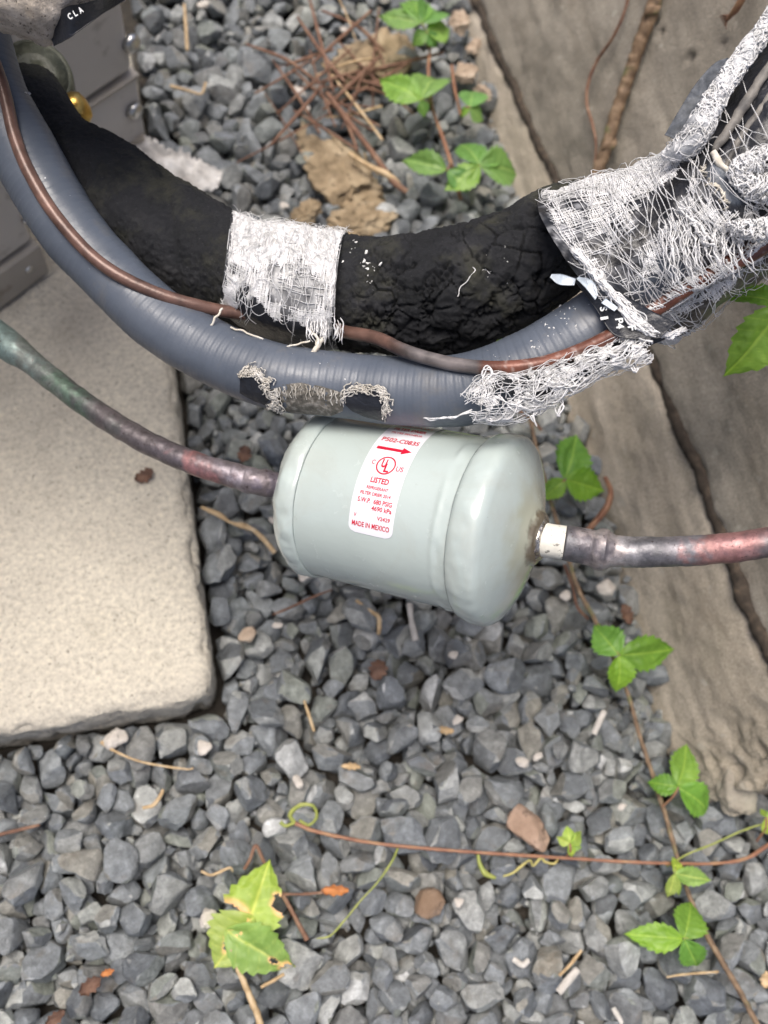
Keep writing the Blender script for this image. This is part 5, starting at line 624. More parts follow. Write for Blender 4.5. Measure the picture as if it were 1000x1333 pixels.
26,-5,30,53,284,333,111,45,8,70,114,484,364,79,54,-3,34,52,960,394,106,47,1,29,101,306,556,121,89,14,77,88,239,634,129,20,5,32,101,244,677,123,36,8,40,74,707,811,129,63,-2,57,97,749,854,110,51,6,4,105,533,893,114,47,-16,72,
73,541,922,112,34,2,44,136,600,1024,84,13,4,80,138,506,1088,75,37,-4,53,90,522,1118,110,58,2,53,138,511,1186,96,50,-7,37,122,745,1188,72,61,8,66,83,787,1162,114,55,10,24,133,991,1408,69,54,-12,8,102,765,1740,84,51,-2,62,88,
854,1725,81,36,1,51,74,806,1767,78,62,-13,10,63,633,1798,124,16,2,89,90,898,1918,79,41,2,5,56,807,2009,104,45,-9,36,96,835,2046,110,59,-1,19,103,976,2084,60,87,17,45,87,372,69,93,46,4,46,116,1047,91,103,31,-15,8,90,461,125,
159,47,-8,1,101,1067,170,87,32,-15,62,85,1116,190,124,76,5,84,101,1000,231,111,73,4,82,79,717,311,154,43,-12,88,126,689,329,140,4,-12,16,97,981,410,137,47,1,59,90,998,378,146,28,-11,3,138,165,452,58,29,12,9,60,192,481,80,
55,3,28,80,650,453,156,62,-2,79,113,166,546,129,28,-3,54,92,504,489,81,51,3,20,69,243,599,152,18,-14,58,103,475,549,89,71,3,3,56,725,602,104,45,1,32,75,326,606,146,73,4,60,83,993,608,88,68,-12,47,76,926,699,111,27,2,54,112,
599,723,102,37,-9,24,90,488,913,159,49,-3,62,138,498,1072,106,86,15,56,85,910,1080,132,50,1,58,107,527,1080,90,61,-8,23,98,531,1262,102,78,10,24,73,547,1343,92,39,-1,84,62,921,1457,93,39,-8,53,66,624,1499,129,69,8,79,101,
717,1515,129,57,-10,43,138,862,1594,130,10,-10,20,111,502,1652,44,52,-12,52,59,853,1623,82,47,15,58,75,547,1833,133,47,-2,12,95,747,2094,114,67,-1,82,75,506,2114,145,65,-6,87,138,456,38,134,68,4,59,85,590,41,151,66,2,78,126,
],
]
# ------------------------------------------------------------------ ground and gravel
def stone_shape(seed, sub, rough=0.):
    r = np.random.RandomState(seed)
    bm = bmesh.new(); bmesh.ops.create_icosphere(bm, subdivisions=sub, radius=1.0)
    V = np.array([v.co[:] for v in bm.verts])
    F = [[v.index for v in f.verts] for f in bm.faces]; bm.free()
    dims = np.array([1.0, r.uniform(.68, .95), r.uniform(.45, .72)])
    P = V / np.max(np.abs(V), axis=1)[:, None] ** .12
    n = 13
    N = r.normal(size=(n, 3)); N /= np.linalg.norm(N, axis=1)[:, None]
    D = r.uniform(.54, .80, n)
    for k in range(n):
        h = P @ N[k] - D[k]; m = h > 0
        P[m] -= N[k] * (h[m] * .985)[:, None]
    if rough: P = P + V * (fbm(V, 2.2, 3, seed) * rough)[:, None]
    P = P * dims
    P -= (P.max(0) + P.min(0)) / 2
    P /= (P[:, 0].max() - P[:, 0].min()) / 2
    return P, F
G0 = mkobj('ground', *(lambda s: ([(-s, -s, -.045), (s, -s, -.045), (s, s, -.045), (-s, s, -.045)], [[0, 1, 2, 3]]))(60), M_SOIL)
tag(G0, kind='structure')
n_, m_ = 60, 90
X_, Y_ = np.meshgrid(np.linspace(-.245, .445, n_), np.linspace(-.245, .825, m_), indexing='ij')
V_ = np.stack([X_.ravel(), Y_.ravel(), np.full(X_.size, -.030)], 1); V_[:, 2] += fbm(V_, 40, 3) * .006
BED = mkobj('gravel_bed', V_, gridF(n_, m_), M_SOIL, recenter=False); tag(BED, kind='structure')

# resting places of the stones, one row per shape: x, y in half millimetres, z in quarter millimetres, three turns in steps of 4 degrees, half length in tenths of a millimetre
from mathutils import Euler
PO, QU, SZ, KI = [], [], [], []
for k, row in enumerate(STONES):
    a = np.array(row, float).reshape(-1, 7)
    for x, y, z, ra, rb_, rc, sz in a:
        PO.append((x * .0005 - .25, y * .0005 - .25, z * .00025 - .04)); KI.append(k); SZ.append(sz * 1e-4)
        QU.append(Euler([math.radians(4 * v) for v in (ra, rb_, rc)], 'XYZ').to_quaternion())
PO, SZ, KI = np.array(PO), np.array(SZ), np.array(KI)
NP = 16
HI = [stone_shape(100 + k, 3, .09) for k in range(NP)]
LO = [stone_shape(100 + k, 2, .09) for k in range(NP)]
hi_me = []
for k in range(NP):
    me = bpy.data.meshes.new('stone'); me.from_pydata(HI[k][0].tolist(), [], HI[k][1])
    me.polygons.foreach_set('use_smooth', [True] * len(me.polygons)); me.materials.append(M_STONE); me.set_sharp_from_angle(angle=math.radians(22)); hi_me.append(me)
sx, sy, sd = proj(PO)
vis = (sx > -5) & (sx < 1005) & (sy > -5) & (sy < 1338) & (PO[:, 2] > -.0125)
for (cx0, cx1, cy0, cy1) in ((230, 700, 300, 560), (370, 700, 550, 800)):      # mostly behind the hoses and the canister
    vis &= ~((sx > cx0 + 30) & (sx < cx1 - 30) & (sy > cy0 + 10) & (sy < cy1 - 10))
score = np.where(vis, SZ / sd * (1 + 25 * PO[:, 2]), -1)
big = set(np.argsort(-score)[:298].tolist())
VV, FF, off = [], [], 0
for i in range(len(PO)):
    q = QU[i]; k = int(KI[i]); s = SZ[i] * 1.02
    if i in big:
        o = bpy.data.objects.new('stone', hi_me[k]); COL.objects.link(o); o.parent = BED
        o.location = PO[i]; o.rotation_mode = 'QUATERNION'; o.rotation_quaternion = q; o.scale = (s, s, s)
    else:
        inview = -60 < sx[i] < 1060 and -60 < sy[i] < 1390
        P, F = HI[k] if (inview and PO[i, 2] > -.017) else LO[k]
        R = np.array(q.to_matrix())
        VV.append(P @ R.T * s + PO[i]); FF.append(np.array(F) + off); off += len(P)
rg = np.random.RandomState(12); TINY = [stone_shape(300 + k, 1) for k in range(8)]
for k in range(4600):                      # grit in the gaps between the stones
    x, y = rg.uniform(-.20, .40), rg.uniform(-.20, .78)
    if (x > .272 and y > -.02) or (x < -.013 and y > .09): continue
    P, F = TINY[rg.randint(8)]; s = rg.uniform(.0022, .0052); R = np.array(Euler(rg.uniform(0, 6.28, 3)).to_matrix())
    VV.append(P @ R.T * s + [x, y, rg.uniform(-.024, -.0085)]); FF.append(np.array(F) + off); off += len(P)
rest = mkobj('stones', np.vstack(VV), np.vstack(FF), M_STONE, BED); rest.data.set_sharp_from_angle(angle=math.radians(24)); tag(rest, kind='stuff')
# ------------------------------------------------------------------ paving slab, wall, condensing unit
def rough_box(x0, x1, y0, y1, z0, z1, step, rad, disp=None):
    """box with rounded worn edges on a grid, disp(P, N) -> offset along N"""
    c = np.array([(x0 + x1) / 2, (y0 + y1) / 2, (z0 + z1) / 2]); h = np.array([x1 - x0, y1 - y0, z1 - z0]) / 2
    VV, FF, off = [], [], 0
    def axis(k):
        m = max(2, int(2 * h[k] / step)); t = np.linspace(-h[k], h[k], m)
        e = h[k] - rad * np.array([1, .6, .28, .08]); e = e[e > 0]
        return np.unique(np.round(np.r_[t[np.abs(t) < h[k] - rad * 1.05], e, -e, h[k], -h[k]], 6))
    for k in range(3):
        a, b = (k + 1) % 3, (k + 2) % 3
        ta, tb = axis(a), axis(b)
        A, B = np.meshgrid(ta, tb, indexing='ij')
        for sg in (-1, 1):
            P = np.zeros((A.size, 3)); P[:, a] = A.ravel(); P[:, b] = B.ravel(); P[:, k] = sg * h[k]
            F = gridF(len(ta), len(tb)); F = F if sg > 0 else F[:, ::-1]
            VV.append(P); FF.append(F + off); off += len(P)
    P = np.vstack(VV); inner = np.clip(P, -(h - rad), h - rad)
    N = nrm(P - inner); P = inner + N * rad
    if disp is not None: P = P + N * disp(P + c, N)[:, None]
    P = P + c
    key = {}; idx = np.empty(len(P), int); keep = []
    for i, p in enumerate(np.round(P, 5).tolist()):
        t = tuple(p)
        if t not in key: key[t] = len(keep); keep.append(i)
        idx[i] = key[t]
    F = idx[np.vstack(FF)]
    F = [list(dict.fromkeys(f)) for f in F.tolist()]
    return P[keep], [f for f in F if len(f) > 2]

def slab_mat():
    s = NT('pale_sandstone_concrete')
    c = s.ramp(s.noise(9, 6, .6), [(.3, (.46, .425, .35)), (.5, (.57, .53, .445)), (.7, (.66, .62, .53))])
    c = s.mix(1., c, s.ramp(s.noise(330, 6, .7), [(.3, (.60, .59, .58)), (.5, (.97, .97, .97)), (.72, (1.3, 1.28, 1.22))]), 'MULTIPLY')
    c = s.mix(s.ramp(s.noise(9, 7, .7), [(.46, 0.), (.70, .55)]), c, (.25, .22, .18))
    c = s.mix(s.ramp(s.noise(420, 3, .6), [(.64, 0.), (.70, .75)]), c, (.16, .15, .13))
    n = s.bump(s.noise(180, 6, .7), .0016, .9); n = s.bump(s.noise(900, 3, .6), .0004, .8, n)
    return s.out(c, .9, n)
slab_x1, slab_y0 = -.0155, .0935
def slab_d(P, N):
    d = fbm(P, 60, 3) * .0016 + fbm(P, 300, 2) * .0005
    e = np.minimum(slab_x1 - P[:, 0], P[:, 1] - slab_y0)
    d -= sstep(.012, 0, e) * (.0012 + np.clip(fbm(P, 75, 3, 9), 0, 1) * .008)
    cd = np.hypot(P[:, 0] - slab_x1, P[:, 1] - slab_y0)
    d -= sstep(.024, 0, cd) * (.0035 + np.clip(fbm(P, 140, 2, 4), 0, 1) * .006)
    return d
V, F = rough_box(-.50, slab_x1, slab_y0, .62, -.030, .030, .0030, .0090, slab_d)
SLAB = mkobj('paving_slab', V, F, slab_mat())
tag(SLAB, 'pale sandy concrete paving slab with a chipped corner lying on the grey gravel', 'paving slab')

# board-marked concrete wall: two courses with an open joint that climbs towards the near end
_JP = [gx(1100, 1090, .277), gx(1000, 870, .277), gx(850, 480, .277), gx(720, 240, .277), gx(622, 20, .277), gx(560, -160, .277)]
def joint_z(y):
    return np.interp(y, [p[1] for p in _JP], [p[2] for p in _JP]) + pn(np.stack([y * 26, y * 0, y * 0], 1), 1) * .0045
def wall_mat(name, lo):
    s = NT(name)
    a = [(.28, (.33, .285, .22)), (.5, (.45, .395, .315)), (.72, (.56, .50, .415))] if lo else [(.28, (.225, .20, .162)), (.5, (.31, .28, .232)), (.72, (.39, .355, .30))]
    c = s.ramp(s.noise(11, 6, .65, (1, .35, 1.6)), a)
    c = s.mix(1., c, s.ramp(s.noise(60, 6, .7, (1, .13, 1.8), .6), [(.3, .86), (.5, 1.), (.72, 1.14)]), 'MULTIPLY')
    c = s.mix(1., c, s.ramp(s.noise(650, 5, .75), [(.3, .66), (.7, 1.34)]), 'MULTIPLY')
    c = s.mix(s.ramp(s.noise(20, 7, .75, (1, .6, 1.2), .5), [(.54, 0.), (.72, .45)]), c, (.17, .135, .095))
    c = s.mix(s.ramp(s.noise(90, 4, .6), [(.63, 0.), (.72, .55)]), c, (.50, .47, .40))
    n = s.bump(s.noise(120, 6, .7, (1, .16, 1.7), .2), .0006, .6); n = s.bump(s.noise(650, 5, .75), .0011, 1., n)
    return s.out(c, .92, n)
WX = .277
HOLES = [(gx(*p, WX), r) for p, r in (((862, 43), .0035), ((895, 52), .0022), ((897, 58), .0016), ((899, 76), .0042), ((920, 52), .0014), ((876, 45), .0016), ((855, 30), .003), ((940, 55), .002), ((826, 88), .0014), ((790, 20), .002), ((838, 120), .0013))]
def wall_course(lower):
    ys = np.r_[-.015, np.arange(-.0145, .62, .0022), np.arange(.62, 1.05, .01)]
    nz = 60 if lower else 110
    t = np.linspace(0, 1, nz)
    Y, T = np.meshgrid(ys, t, indexing='ij'); Yf, Tf = Y.ravel(), T.ravel()
    zj = joint_z(Yf)
    if lower: z = -.045 + (zj - .0014 + .045) * Tf
    else: z = zj + .0014 + (.345 - zj - .0014) * Tf ** 1.15
    q = np.stack([Yf * 0, Yf * .10, z], 1)
    d = fbm(q, 80, 4, 2 if lower else 8) * .0007 + fbm(np.stack([Yf * 0, Yf, z], 1), 150, 3, 2) * .0007 + fbm(np.stack([z * 0, Yf, z], 1), 22, 3, 5) * .0045
    ed = np.abs(z - zj); d -= .0075 * np.exp(-ed / .0020) + sstep(.010, 0, ed) * np.clip(fbm(np.stack([z, Yf, z * 0], 1), 55, 3, 6), 0, 1) * .006
    end = sstep(.055, -.015, Yf)
    d -= end * (.004 + np.abs(fbm(np.stack([z * 0, Yf, z], 1), 60, 4, 11)) * .015)
    P = np.stack([WX - d + LEAN * z, Yf, z], 1)
    if not lower:
        for c, r in HOLES:
            rr = np.hypot(P[:, 1] - c[1], P[:, 2] - c[2]); P[:, 0] += sstep(r * 1.2, r * .4, rr) * r * .9
    P[:, 1] += np.where(Yf < .0, fbm(np.stack([z, z * 0, z * 0 + 3], 1), 30, 3) * .012, 0)
    n, m = len(ys), nz
    F = gridF(n, m)[:, ::-1].tolist()
    # far side, ends, top and underside
    Pb = P.copy(); Pb[:, 0] = WX + .14 + LEAN * z
    off = len(P); F += (gridF(n, m) + off).tolist()
    V = np.vstack([P, Pb])
    for j in (0, m - 1):
        for i in range(n - 1):
            a, b = i * m + j, (i + 1) * m + j
            f = [a, b, b + off, a + off]; F.append(f if j else f[::-1])
    # end face subdivided so that it can be rough
    for i in (0, n - 1):
        k = 24; Aa = P[i * m:(i + 1) * m]; Bb = Pb[i * m:(i + 1) * m]
        G = np.array([Aa + (Bb - Aa) * u for u in np.linspace(0, 1, k)]).reshape(-1, 3)
        G[:, 1] += (fbm(G, 60, 3, 7) * .006) * (1 if i == 0 else 0) * np.repeat(np.sin(np.linspace(0, np.pi, k)) ** .3, m)
        o2 = len(V); V = np.vstack([V, G]); g = gridF(k, m) + o2; F += (g[:, ::-1] if i else g).tolist()
    return V, F
WALL = thing('retaining_wall', 'weathered grey concrete wall with board marks and a slanting open joint', 'wall', (WX, .4, 0))
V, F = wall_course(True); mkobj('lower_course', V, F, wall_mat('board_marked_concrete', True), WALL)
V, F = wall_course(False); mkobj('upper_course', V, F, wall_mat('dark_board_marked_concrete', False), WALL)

yy = np.arange(-.02, .95, .003); cdirt = np.stack([np.full(len(yy), WX + .0042), yy, joint_z(yy) + .0008], 1)
cdirt[:, 0] += pn(cdirt, 60, 3) * .004 + LEAN * cdirt[:, 2]; cdirt[:, 2] += pn(cdirt, 70, 8) * .0012
V, F, _, _ = tube(cdirt, .0042 + .0030 * (pn(cdirt, 45, 4) + .2), 10, lambda s, t, P: fbm(P, 260, 3) * .002, ref=(-1, 0, .4))
mkobj('dirt_seam', V, F, simple('dark_crumbly_dirt', [(.3, (.030, .023, .017)), (.55, (.060, .046, .034)), (.75, (.13, .095, .065))], 160, .95, [(500, .001)]), WALL)  # brown debris in the joint; its dark colour also stands in for gap shade

# condensing unit, stepped footprint in a turned frame
E1, E2 = np.array([.8, .6, 0]), np.array([-.6, .8, 0])
def uf(P): P = np.asarray(P, float); return P[:, :1] * E1 + P[:, 1:2] * E2 + P[:, 2:] * np.array([0, 0, 1.])
M_SHEET = simple('taupe_painted_sheet_metal', [(.3, (.48, .46, .44)), (.7, (.53, .51, .49))], 18, .42, [(60, .0006), (1400, .00008)], spots=[(40, .62, .78, (.15, .135, .115))])
M_STEEL = simple('bright_zinc_screw', [(.3, (.45, .45, .44)), (.7, (.7, .7, .68))], 300, .3, metal=1.)
M_PAN = simple('beige_base_pan_metal', [(.3, (.30, .275, .24)), (.7, (.37, .34, .30))], 25, .5, [(300, .0003)], spots=[(60, .6, .75, (.20, .17, .13))])
UN = thing('condensing_unit', 'taupe sheet metal cabinet of the outdoor unit standing on the slab', 'air conditioner', (-.1, .5, .03))
def ubox(name, a0, a1, b0, b1, z0, z1, mat, rad=.002):
    P, F = rough_box(a0, a1, b0, b1, z0, z1, .03, rad); return mkobj(name, uf(P), F, mat, UN)
ubox('base_pan', -.45, .1665, .370, .80, .034, .064, M_PAN)
ubox('base_pan', .170, .2935, .4155, .80, .034, .085, M_SHEET)
ubox('side_panel', -.45, .1645, .3735, .80, .0665, .46, M_SHEET, .004)
ubox('seam_lip', .205, .2950, .4130, .80, .0862, .0892, M_PAN, .0012)
ubox('service_panel', .2080, .2940, .4150, .80, .0905, .46, M_SHEET, .008)
ubox('corner_post', .168, .2065, .4260, .80, .0862, .46, M_SHEET, .004)
for k, (p, z) in enumerate((((158, 130), .062), ((186, 75), .115))):
    a = gz(*p, z); u, w = a[:2] @ E1[:2], a[:2] @ E2[:2]
    w = .4135; a = uf([[u if k == 0 else .2925, w, z]])[0]
    C = np.array([a, a - E2 * .003]); C = np.vstack([a + E2 * .001, a - E2 * .0015, a - E2 * .0035, a - E2 * .0042])
    V, F, _, _ = tube(C, [.0065, .0065, .0048, .002], 12, ref=(0, 0, 1)); mkobj('screw', V, F, M_STEEL, UN)
for p in ((12, 300), (15, 330)):
    a = gz(*p, .05); u = a[:2] @ E1[:2]; a = uf([[u, .3705, .05 if p[1] > 310 else .09]])[0]
    C = np.vstack([a + E2 * .001, a - E2 * .0012, a - E2 * .002]); V, F, _, _ = tube(C, [.003, .003, .0012], 10, ref=(0, 0, 1)); mkobj('screw', V, F, M_STEEL, UN)
# foot of the unit
fp = gz(168, 163, .03)
V, F = rough_box(fp[0] - .010, fp[0] + .010, fp[1] - .02, fp[1] + .03, .031, .036, .02, .002); 
mkobj('foot', V, F, simple('pale_foot_pad', [(.3, (.33, .29, .23)), (.7, (.42, .37, .30))], 80, .8), UN)

# service valve: dark olive body with round cap face, brass knob
M_VALVE = simple('dark_olive_valve_metal', [(.3, (.055, .060, .040)), (.55, (.095, .10, .07)), (.75, (.17, .175, .13))], 260, .42, [(400, .0006)], spots=[(900, .70, .76, (.55, .55, .5))])
M_BRASS = simple('brass', [(.3, (.50, .30, .07)), (.7, (.72, .50, .16))], 150, .28, metal=1., bump=[(300, .0002)])
vc = dp(44, 100, .46)
SV = thing('service_valve', 'dark olive service valve with a round face beside the grey conduit', 'valve', vc)
ax = nrm(BACK + np.array([.25, -.1, 0]))
prof = [(-.035, .019), (-.004, .019), (-.001, .0185), (0, .0172), (.0002, .0165), (-.0012, .0155), (-.0012, .0125), (.0008, .0118), (.0012, .0105), (.0010, .004), (.0006, .0005)]
C = np.array([vc + ax * a for a, _ in prof]); 
V, F, _, _ = tube(C, [r for _, r in prof], 40, ref=(0, 1, .2), disp=lambda s, t, P: fbm(P, 220, 2) * .0006, cap=True); mkobj('valve_body', V, F, M_VALVE, SV)
nb = dp(100, 142, .452)
KN = thing('brass_valve_stem', 'small round brass valve stem in front of the taupe cabinet panel', 'valve', nb)
axk = nrm(np.array([.75, .2, .25]))
prof = [(-.030, .006), (-.010, .006), (-.009, .0078), (-.003, .0085), (.002, .0080), (.005, .0062), (.0062, .003), (.0064, .0005)]
C = np.array([nb + axk * a for a, _ in prof]); V, F, _, _ = tube(C, [r for _, r in prof], 28, ref=(0, 1, .2)); mkobj('knob', V, F, M_BRASS, KN)
C = np.array([nb + axk * a for a in (-.060, -.033, -.031, -.026, -.0255)]); V, F, _, _ = tube(C, [.009, .009, .0105, .0105, .009], 6, ref=(0, 1, .2)); mkobj('hex_nut', V, F, M_VALVE, KN)

# ------------------------------------------------------------------ hoses and tubes
COND = [(-20, -150, -105, -120, .405), (-10, -60, -96, -20, .402), (17, 50, -70, 92, .400), (36, 109, -52, 150, .400), (60, 155, -12, 218, .400), (122, 264, 52, 320, .400), (172, 327, 113, 383, .400), (232, 382, 182, 450, .398),
        (300, 422, 264, 500, .394), (372, 447, 347, 533, .388), (450, 459, 436, 544, .384), (530, 463, 528, 556, .378), (605, 456, 618, 556, .371), (675, 428, 712, 522, .364), (757, 378, 803, 468, .358), (835, 322, 885, 405, .356), (910, 262, 962, 340, .355), (990, 150, 1060, 215, .350), (1060, 30, 1140, 85, .345), (1120, -90, 1205, -50, .340)]
cp = spline(edges_path(COND), 1250); cp[:, 3] = .0134 + (cp[:, 3] - .0134) * .55
def cond_d(s, th, P):
    return .000035 * np.sin(2 * np.pi * s / .0034 + th) + .00003 * np.sin(4 * np.pi * s / .0034) + fbm(P, 90, 2) * .0003
V, F, S, TH = tube(cp[:, :3], cp[:, 3], 48, cond_d)
def cond_mat():
    s = NT('blue_grey_conduit_plastic')
    c = s.ramp(s.noise(22, 5, .6), [(.3, (.066, .080, .104)), (.6, (.096, .113, .142)), (.8, (.14, .157, .185))])
    c = s.mix(s.ramp(s.noise(45, 5, .7), [(.56, 0.), (.72, .55)]), c, (.14, .135, .125))
    c = s.mix(s.ramp(s.noise(420, 3, .7), [(.72, 0.), (.75, .8)]), c, (.75, .77, .78))
    return s.out(c, s.ramp(s.noise(120, 4), [(.3, .30), (.7, .52)]), s.bump(s.noise(1200, 3), .00006, 1), Specular_IOR_Level=.55)
M_COND = cond_mat()
CD = mkobj('electrical_conduit', V, F, M_COND)
tag(CD, 'thick blue grey ribbed plastic conduit curving below the black foam pipe', 'conduit')

FOAM = [(60, 90, -20, 200, .445), (100, 146, 38, 240, .438), (150, 176, 78, 292, .432), (230, 232, 165, 352, .426), (312, 279, 264, 405, .421), (380, 302, 350, 440, .417), (450, 308, 436, 452, .413), (520, 309, 525, 462, .409), (590, 298, 607, 456, .404), (660, 273, 688, 420, .399), (712, 245, 762, 375, .394), (775, 250, 830, 370, .392), (850, 235, 915, 345, .389), (930, 170, 1010, 270, .385), (1010, 60, 1090, 160, .38), (1080, -60, 1170, 30, .378)]
fp_ = spline(edges_path(FOAM), 820)
def foam_d(s, th, P):
    px, py, _ = proj(P)
    act = sstep(430, 520, px) * sstep(760, 700, px)
    c1 = cracks(P, 95, 3) if True else 0
    c2 = cracks(P, 260, 8)
    front = np.clip(np.cos(th - .4) * 1.4 + .2, 0, 1)
    w = fbm(P, 45, 3, 4)
    d = w * .0022 + fbm(P, 420, 3) * .0009 + act * front * fbm(P, 150, 3, 7) * .0016
    d -= sstep(.055, 0, c1) * (.00015 + .0025 * act * front) * sstep(-.25, .1, w)
    pit = sstep(.02, .30, fbm(P, 80, 2, 9))
    d -= sstep(.16, 0, c2) * .0011 * (.12 + act * front * pit * 2.)
    d -= pit * act * front * .0011 + act * front * pit * np.abs(fbm(P, 520, 3, 2)) * .0034
    d -= .0016 * np.exp(-((px - 222 - 10 * np.sin(th)) / 9) ** 2) * sstep(.2, .5, np.cos(th))
    return d
V, F, S, TH = tube(fp_[:, :3], fp_[:, 3], 220, foam_d)
def foam_mat():
    s = NT('black_foam_rubber')
    c = s.ramp(s.noise(30, 6, .65), [(.3, (.011, .012, .013)), (.55, (.024, .025, .028)), (.75, (.050, .050, .052))])
    c = s.mix(s.ramp(s.noise(26, 5, .7), [(.50, 0.), (.68, .8)]), c, (.062, .062, .044))
    c = s.mix(s.ramp(s.noise(900, 2), [(.66, 0.), (.74, .4)]), c, (.09, .09, .095))
    n = s.bump(s.noise(420, 6, .75), .0010, 1.); n = s.bump(s.noise(1500, 3, .7), .0004, 1., n)
    return s.out(c, .82, n, Specular_IOR_Level=.2)
FM = mkobj('insulated_pipe', V, F, foam_mat())
tag(FM, 'thick black foam insulated pipe with cracked pitted surface', 'insulated pipe')

# thin copper line over the conduit
M_COPPER = simple('copper_tube', [(.3, (.42, .42, .42)), (.5, (.9, .9, .9)), (.72, (1.3, 1.3, 1.3))], 110, .34, [(600, .00012)], metal=.15, attr=True)
LN = [(-75, -60, .380), (-30, 30, .382), (2, 108, .384), (20, 180, .384), (42, 232, .384), (78, 288, .384), (130, 342, .384), (190, 376, .386), (250, 396, .390), (312, 408, .398), (375, 412, .402), (440, 430, .392), (490, 440, .378), (530, 458, .366), (590, 474, .358), (650, 479, .351), (710, 472, .347), (770, 450, .342), (825, 420, .338), (852, 404, .3395), (880, 385, .3365), (915, 363, .3330), (940, 350, .3328), (1000, 318, .3355), (1080, 250, .336), (1160, 140, .336), (1220, 0, .335)]
lp = spline(pix_path(LN), 620)
V, F, S, TH = tube(lp, .00275, 18, lambda s, t, P: fbm(P, 120, 2) * .00012)
px, py, _ = proj(V)
col = np.tile(np.array([.155, .088, .068]), (len(V), 1))
g = (sstep(500, 540, px) * sstep(628, 618, px))[:, None]; col = col * (1 - g) + np.array([.17, .15, .145]) * g
g = sstep(622, 632, px)[:, None]; col = col * (1 - g) + np.array([.17, .065, .042]) * g
n1 = np.clip(fbm(V, 260, 3) * 2 - .35, 0, 1)[:, None] * sstep(622, 640, px)[:, None]; col = col * (1 - n1) + np.array([.50, .42, .38]) * n1
LINE = mkobj('copper_line', V, F, M_COPPER, col=col)
tag(LINE, 'thin reddish brown copper tube running along the top of the blue grey conduit', 'copper tube')

# canister: filter drier
A = dp(390, 635, .4240); B = dp(706, 702, .3735)
AXL = np.linalg.norm(B - A); AX = (B - A) / AXL
DR = thing('filter_drier', 'pale grey green steel filter drier canister with a white printed label', 'filter drier', (A + B) / 2)
prof = [(0, .0055), (.0010, .013), (.0030, .0215), (.0056, .0290), (.0088, .0345), (.0124, .0376), (.0155, .0385), (.0186, .0383), (.0203, .0378), (.0212, .0371), (.0225, .0369), (.045, .0369), (.060, .0369), (.075, .0369), (.0895, .0369),
        (.0905, .0370), (.0912, .0378), (.0921, .0389), (.0942, .0397), (.0970, .0402), (.1004, .0402), (.1028, .0395), (.1046, .0378), (.1058, .0358), (.1074, .0325), (.1094, .0275), (.1113, .0220), (.1130, .0168), (.1142, .0138), (.1150, .0118), (.1165, .0108), (.1175, .0085)]
pf = spline([(a, r, 0) for a, r in prof], 230); pf[:, 0] *= AXL / .1175
C = A + AX * pf[:, :1]
def dr_d(s, th, P):
    x = (P - A) @ AX / AXL
    d = fbm(P, 22, 2) * .0006
    left = sstep(.20, .14, x)
    d += left * fbm(P, 85, 3, 2) * .0013 + sstep(.70, .74, x) * sstep(.93, .85, x) * fbm(P, 120, 2, 3) * .0007
    # sagging paint run at the near rim
    d += .0007 * np.exp(-((x - .725) / .012) ** 2) * np.clip(fbm(P, 60, 2, 6) * 2 + .4, 0, 1)
    return d
TT, NN, BB = frames(C, BACK)
def lathe(C, R, N, B, nseg, disp):
    th = np.linspace(0, 2 * np.pi, nseg, endpoint=False)
    D = N[None, None] * np.cos(th)[None, :, None] + B[None, None] * np.sin(th)[None, :, None]
    P = (C[:, None] + R[:, None, None] * D).reshape(-1, 3); n = len(C)
    if disp: P = P + np.tile(D[0], (n, 1)) * disp(0, np.tile(th, n), P)[:, None]
    return P, gridF(n, nseg, True)
NA, BA = nrm(BACK - BACK @ AX * AX), None
BA = np.cross(AX, NA)
V, F = lathe(C, pf[:, 1], NA, BA, 200, dr_d)
dB = np.linalg.norm(V - (A + AX * AXL), axis=1)
pxv = (V - A) @ AX / AXL
sc = sstep(.030, .0125, dB + fbm(V, 90, 3) * .010)[:, None] * .75
dk = sstep(.0135, .0105, dB + fbm(V, 200, 3) * .003)[:, None]
col = np.ones((len(V), 3)); col = col * (1 - sc) + np.array([.80, .70, .52]) * sc; col = col * (1 - dk) + np.array([.17, .11, .065]) * dk
def drier_mat():
    s = NT('grey_green_gloss_paint')
    at = s.n('ShaderNodeAttribute', attribute_name='Col')
    c = s.ramp(s.noise(16, 3), [(.3, (.425, .49, .468)), (.7, (.46, .53, .505))])
    c = s.mix(1., c, at.outputs['Color'], 'MULTIPLY')
    c = s.mix(s.ramp(s.noise(700, 3, .6), [(.74, 0.), (.78, .6)]), c, (.25, .27, .25))
    n = s.bump(s.noise(55, 3, .5), .0007, .7); n = s.bump(s.noise(420, 3, .55), .00005, .8, n)
    c = s.mix(s.ramp(s.noise(34, 6, .72, (1, 1, .5), .8), [(.50, 0.), (.74, .30)]), c, (.36, .345, .29))
    c = s.mix(s.ramp(s.noise(150, 7, .8), [(.66, 0.), (.70, .35)]), c, (.22, .21, .18))
    return s.out(c, s.ramp(s.noise(110, 6, .7), [(.3, .12), (.7, .30)]), n, Coat_Weight=.45, Coat_Roughness=.10)
mkobj('canister', V, F, drier_mat(), DR, col=col)

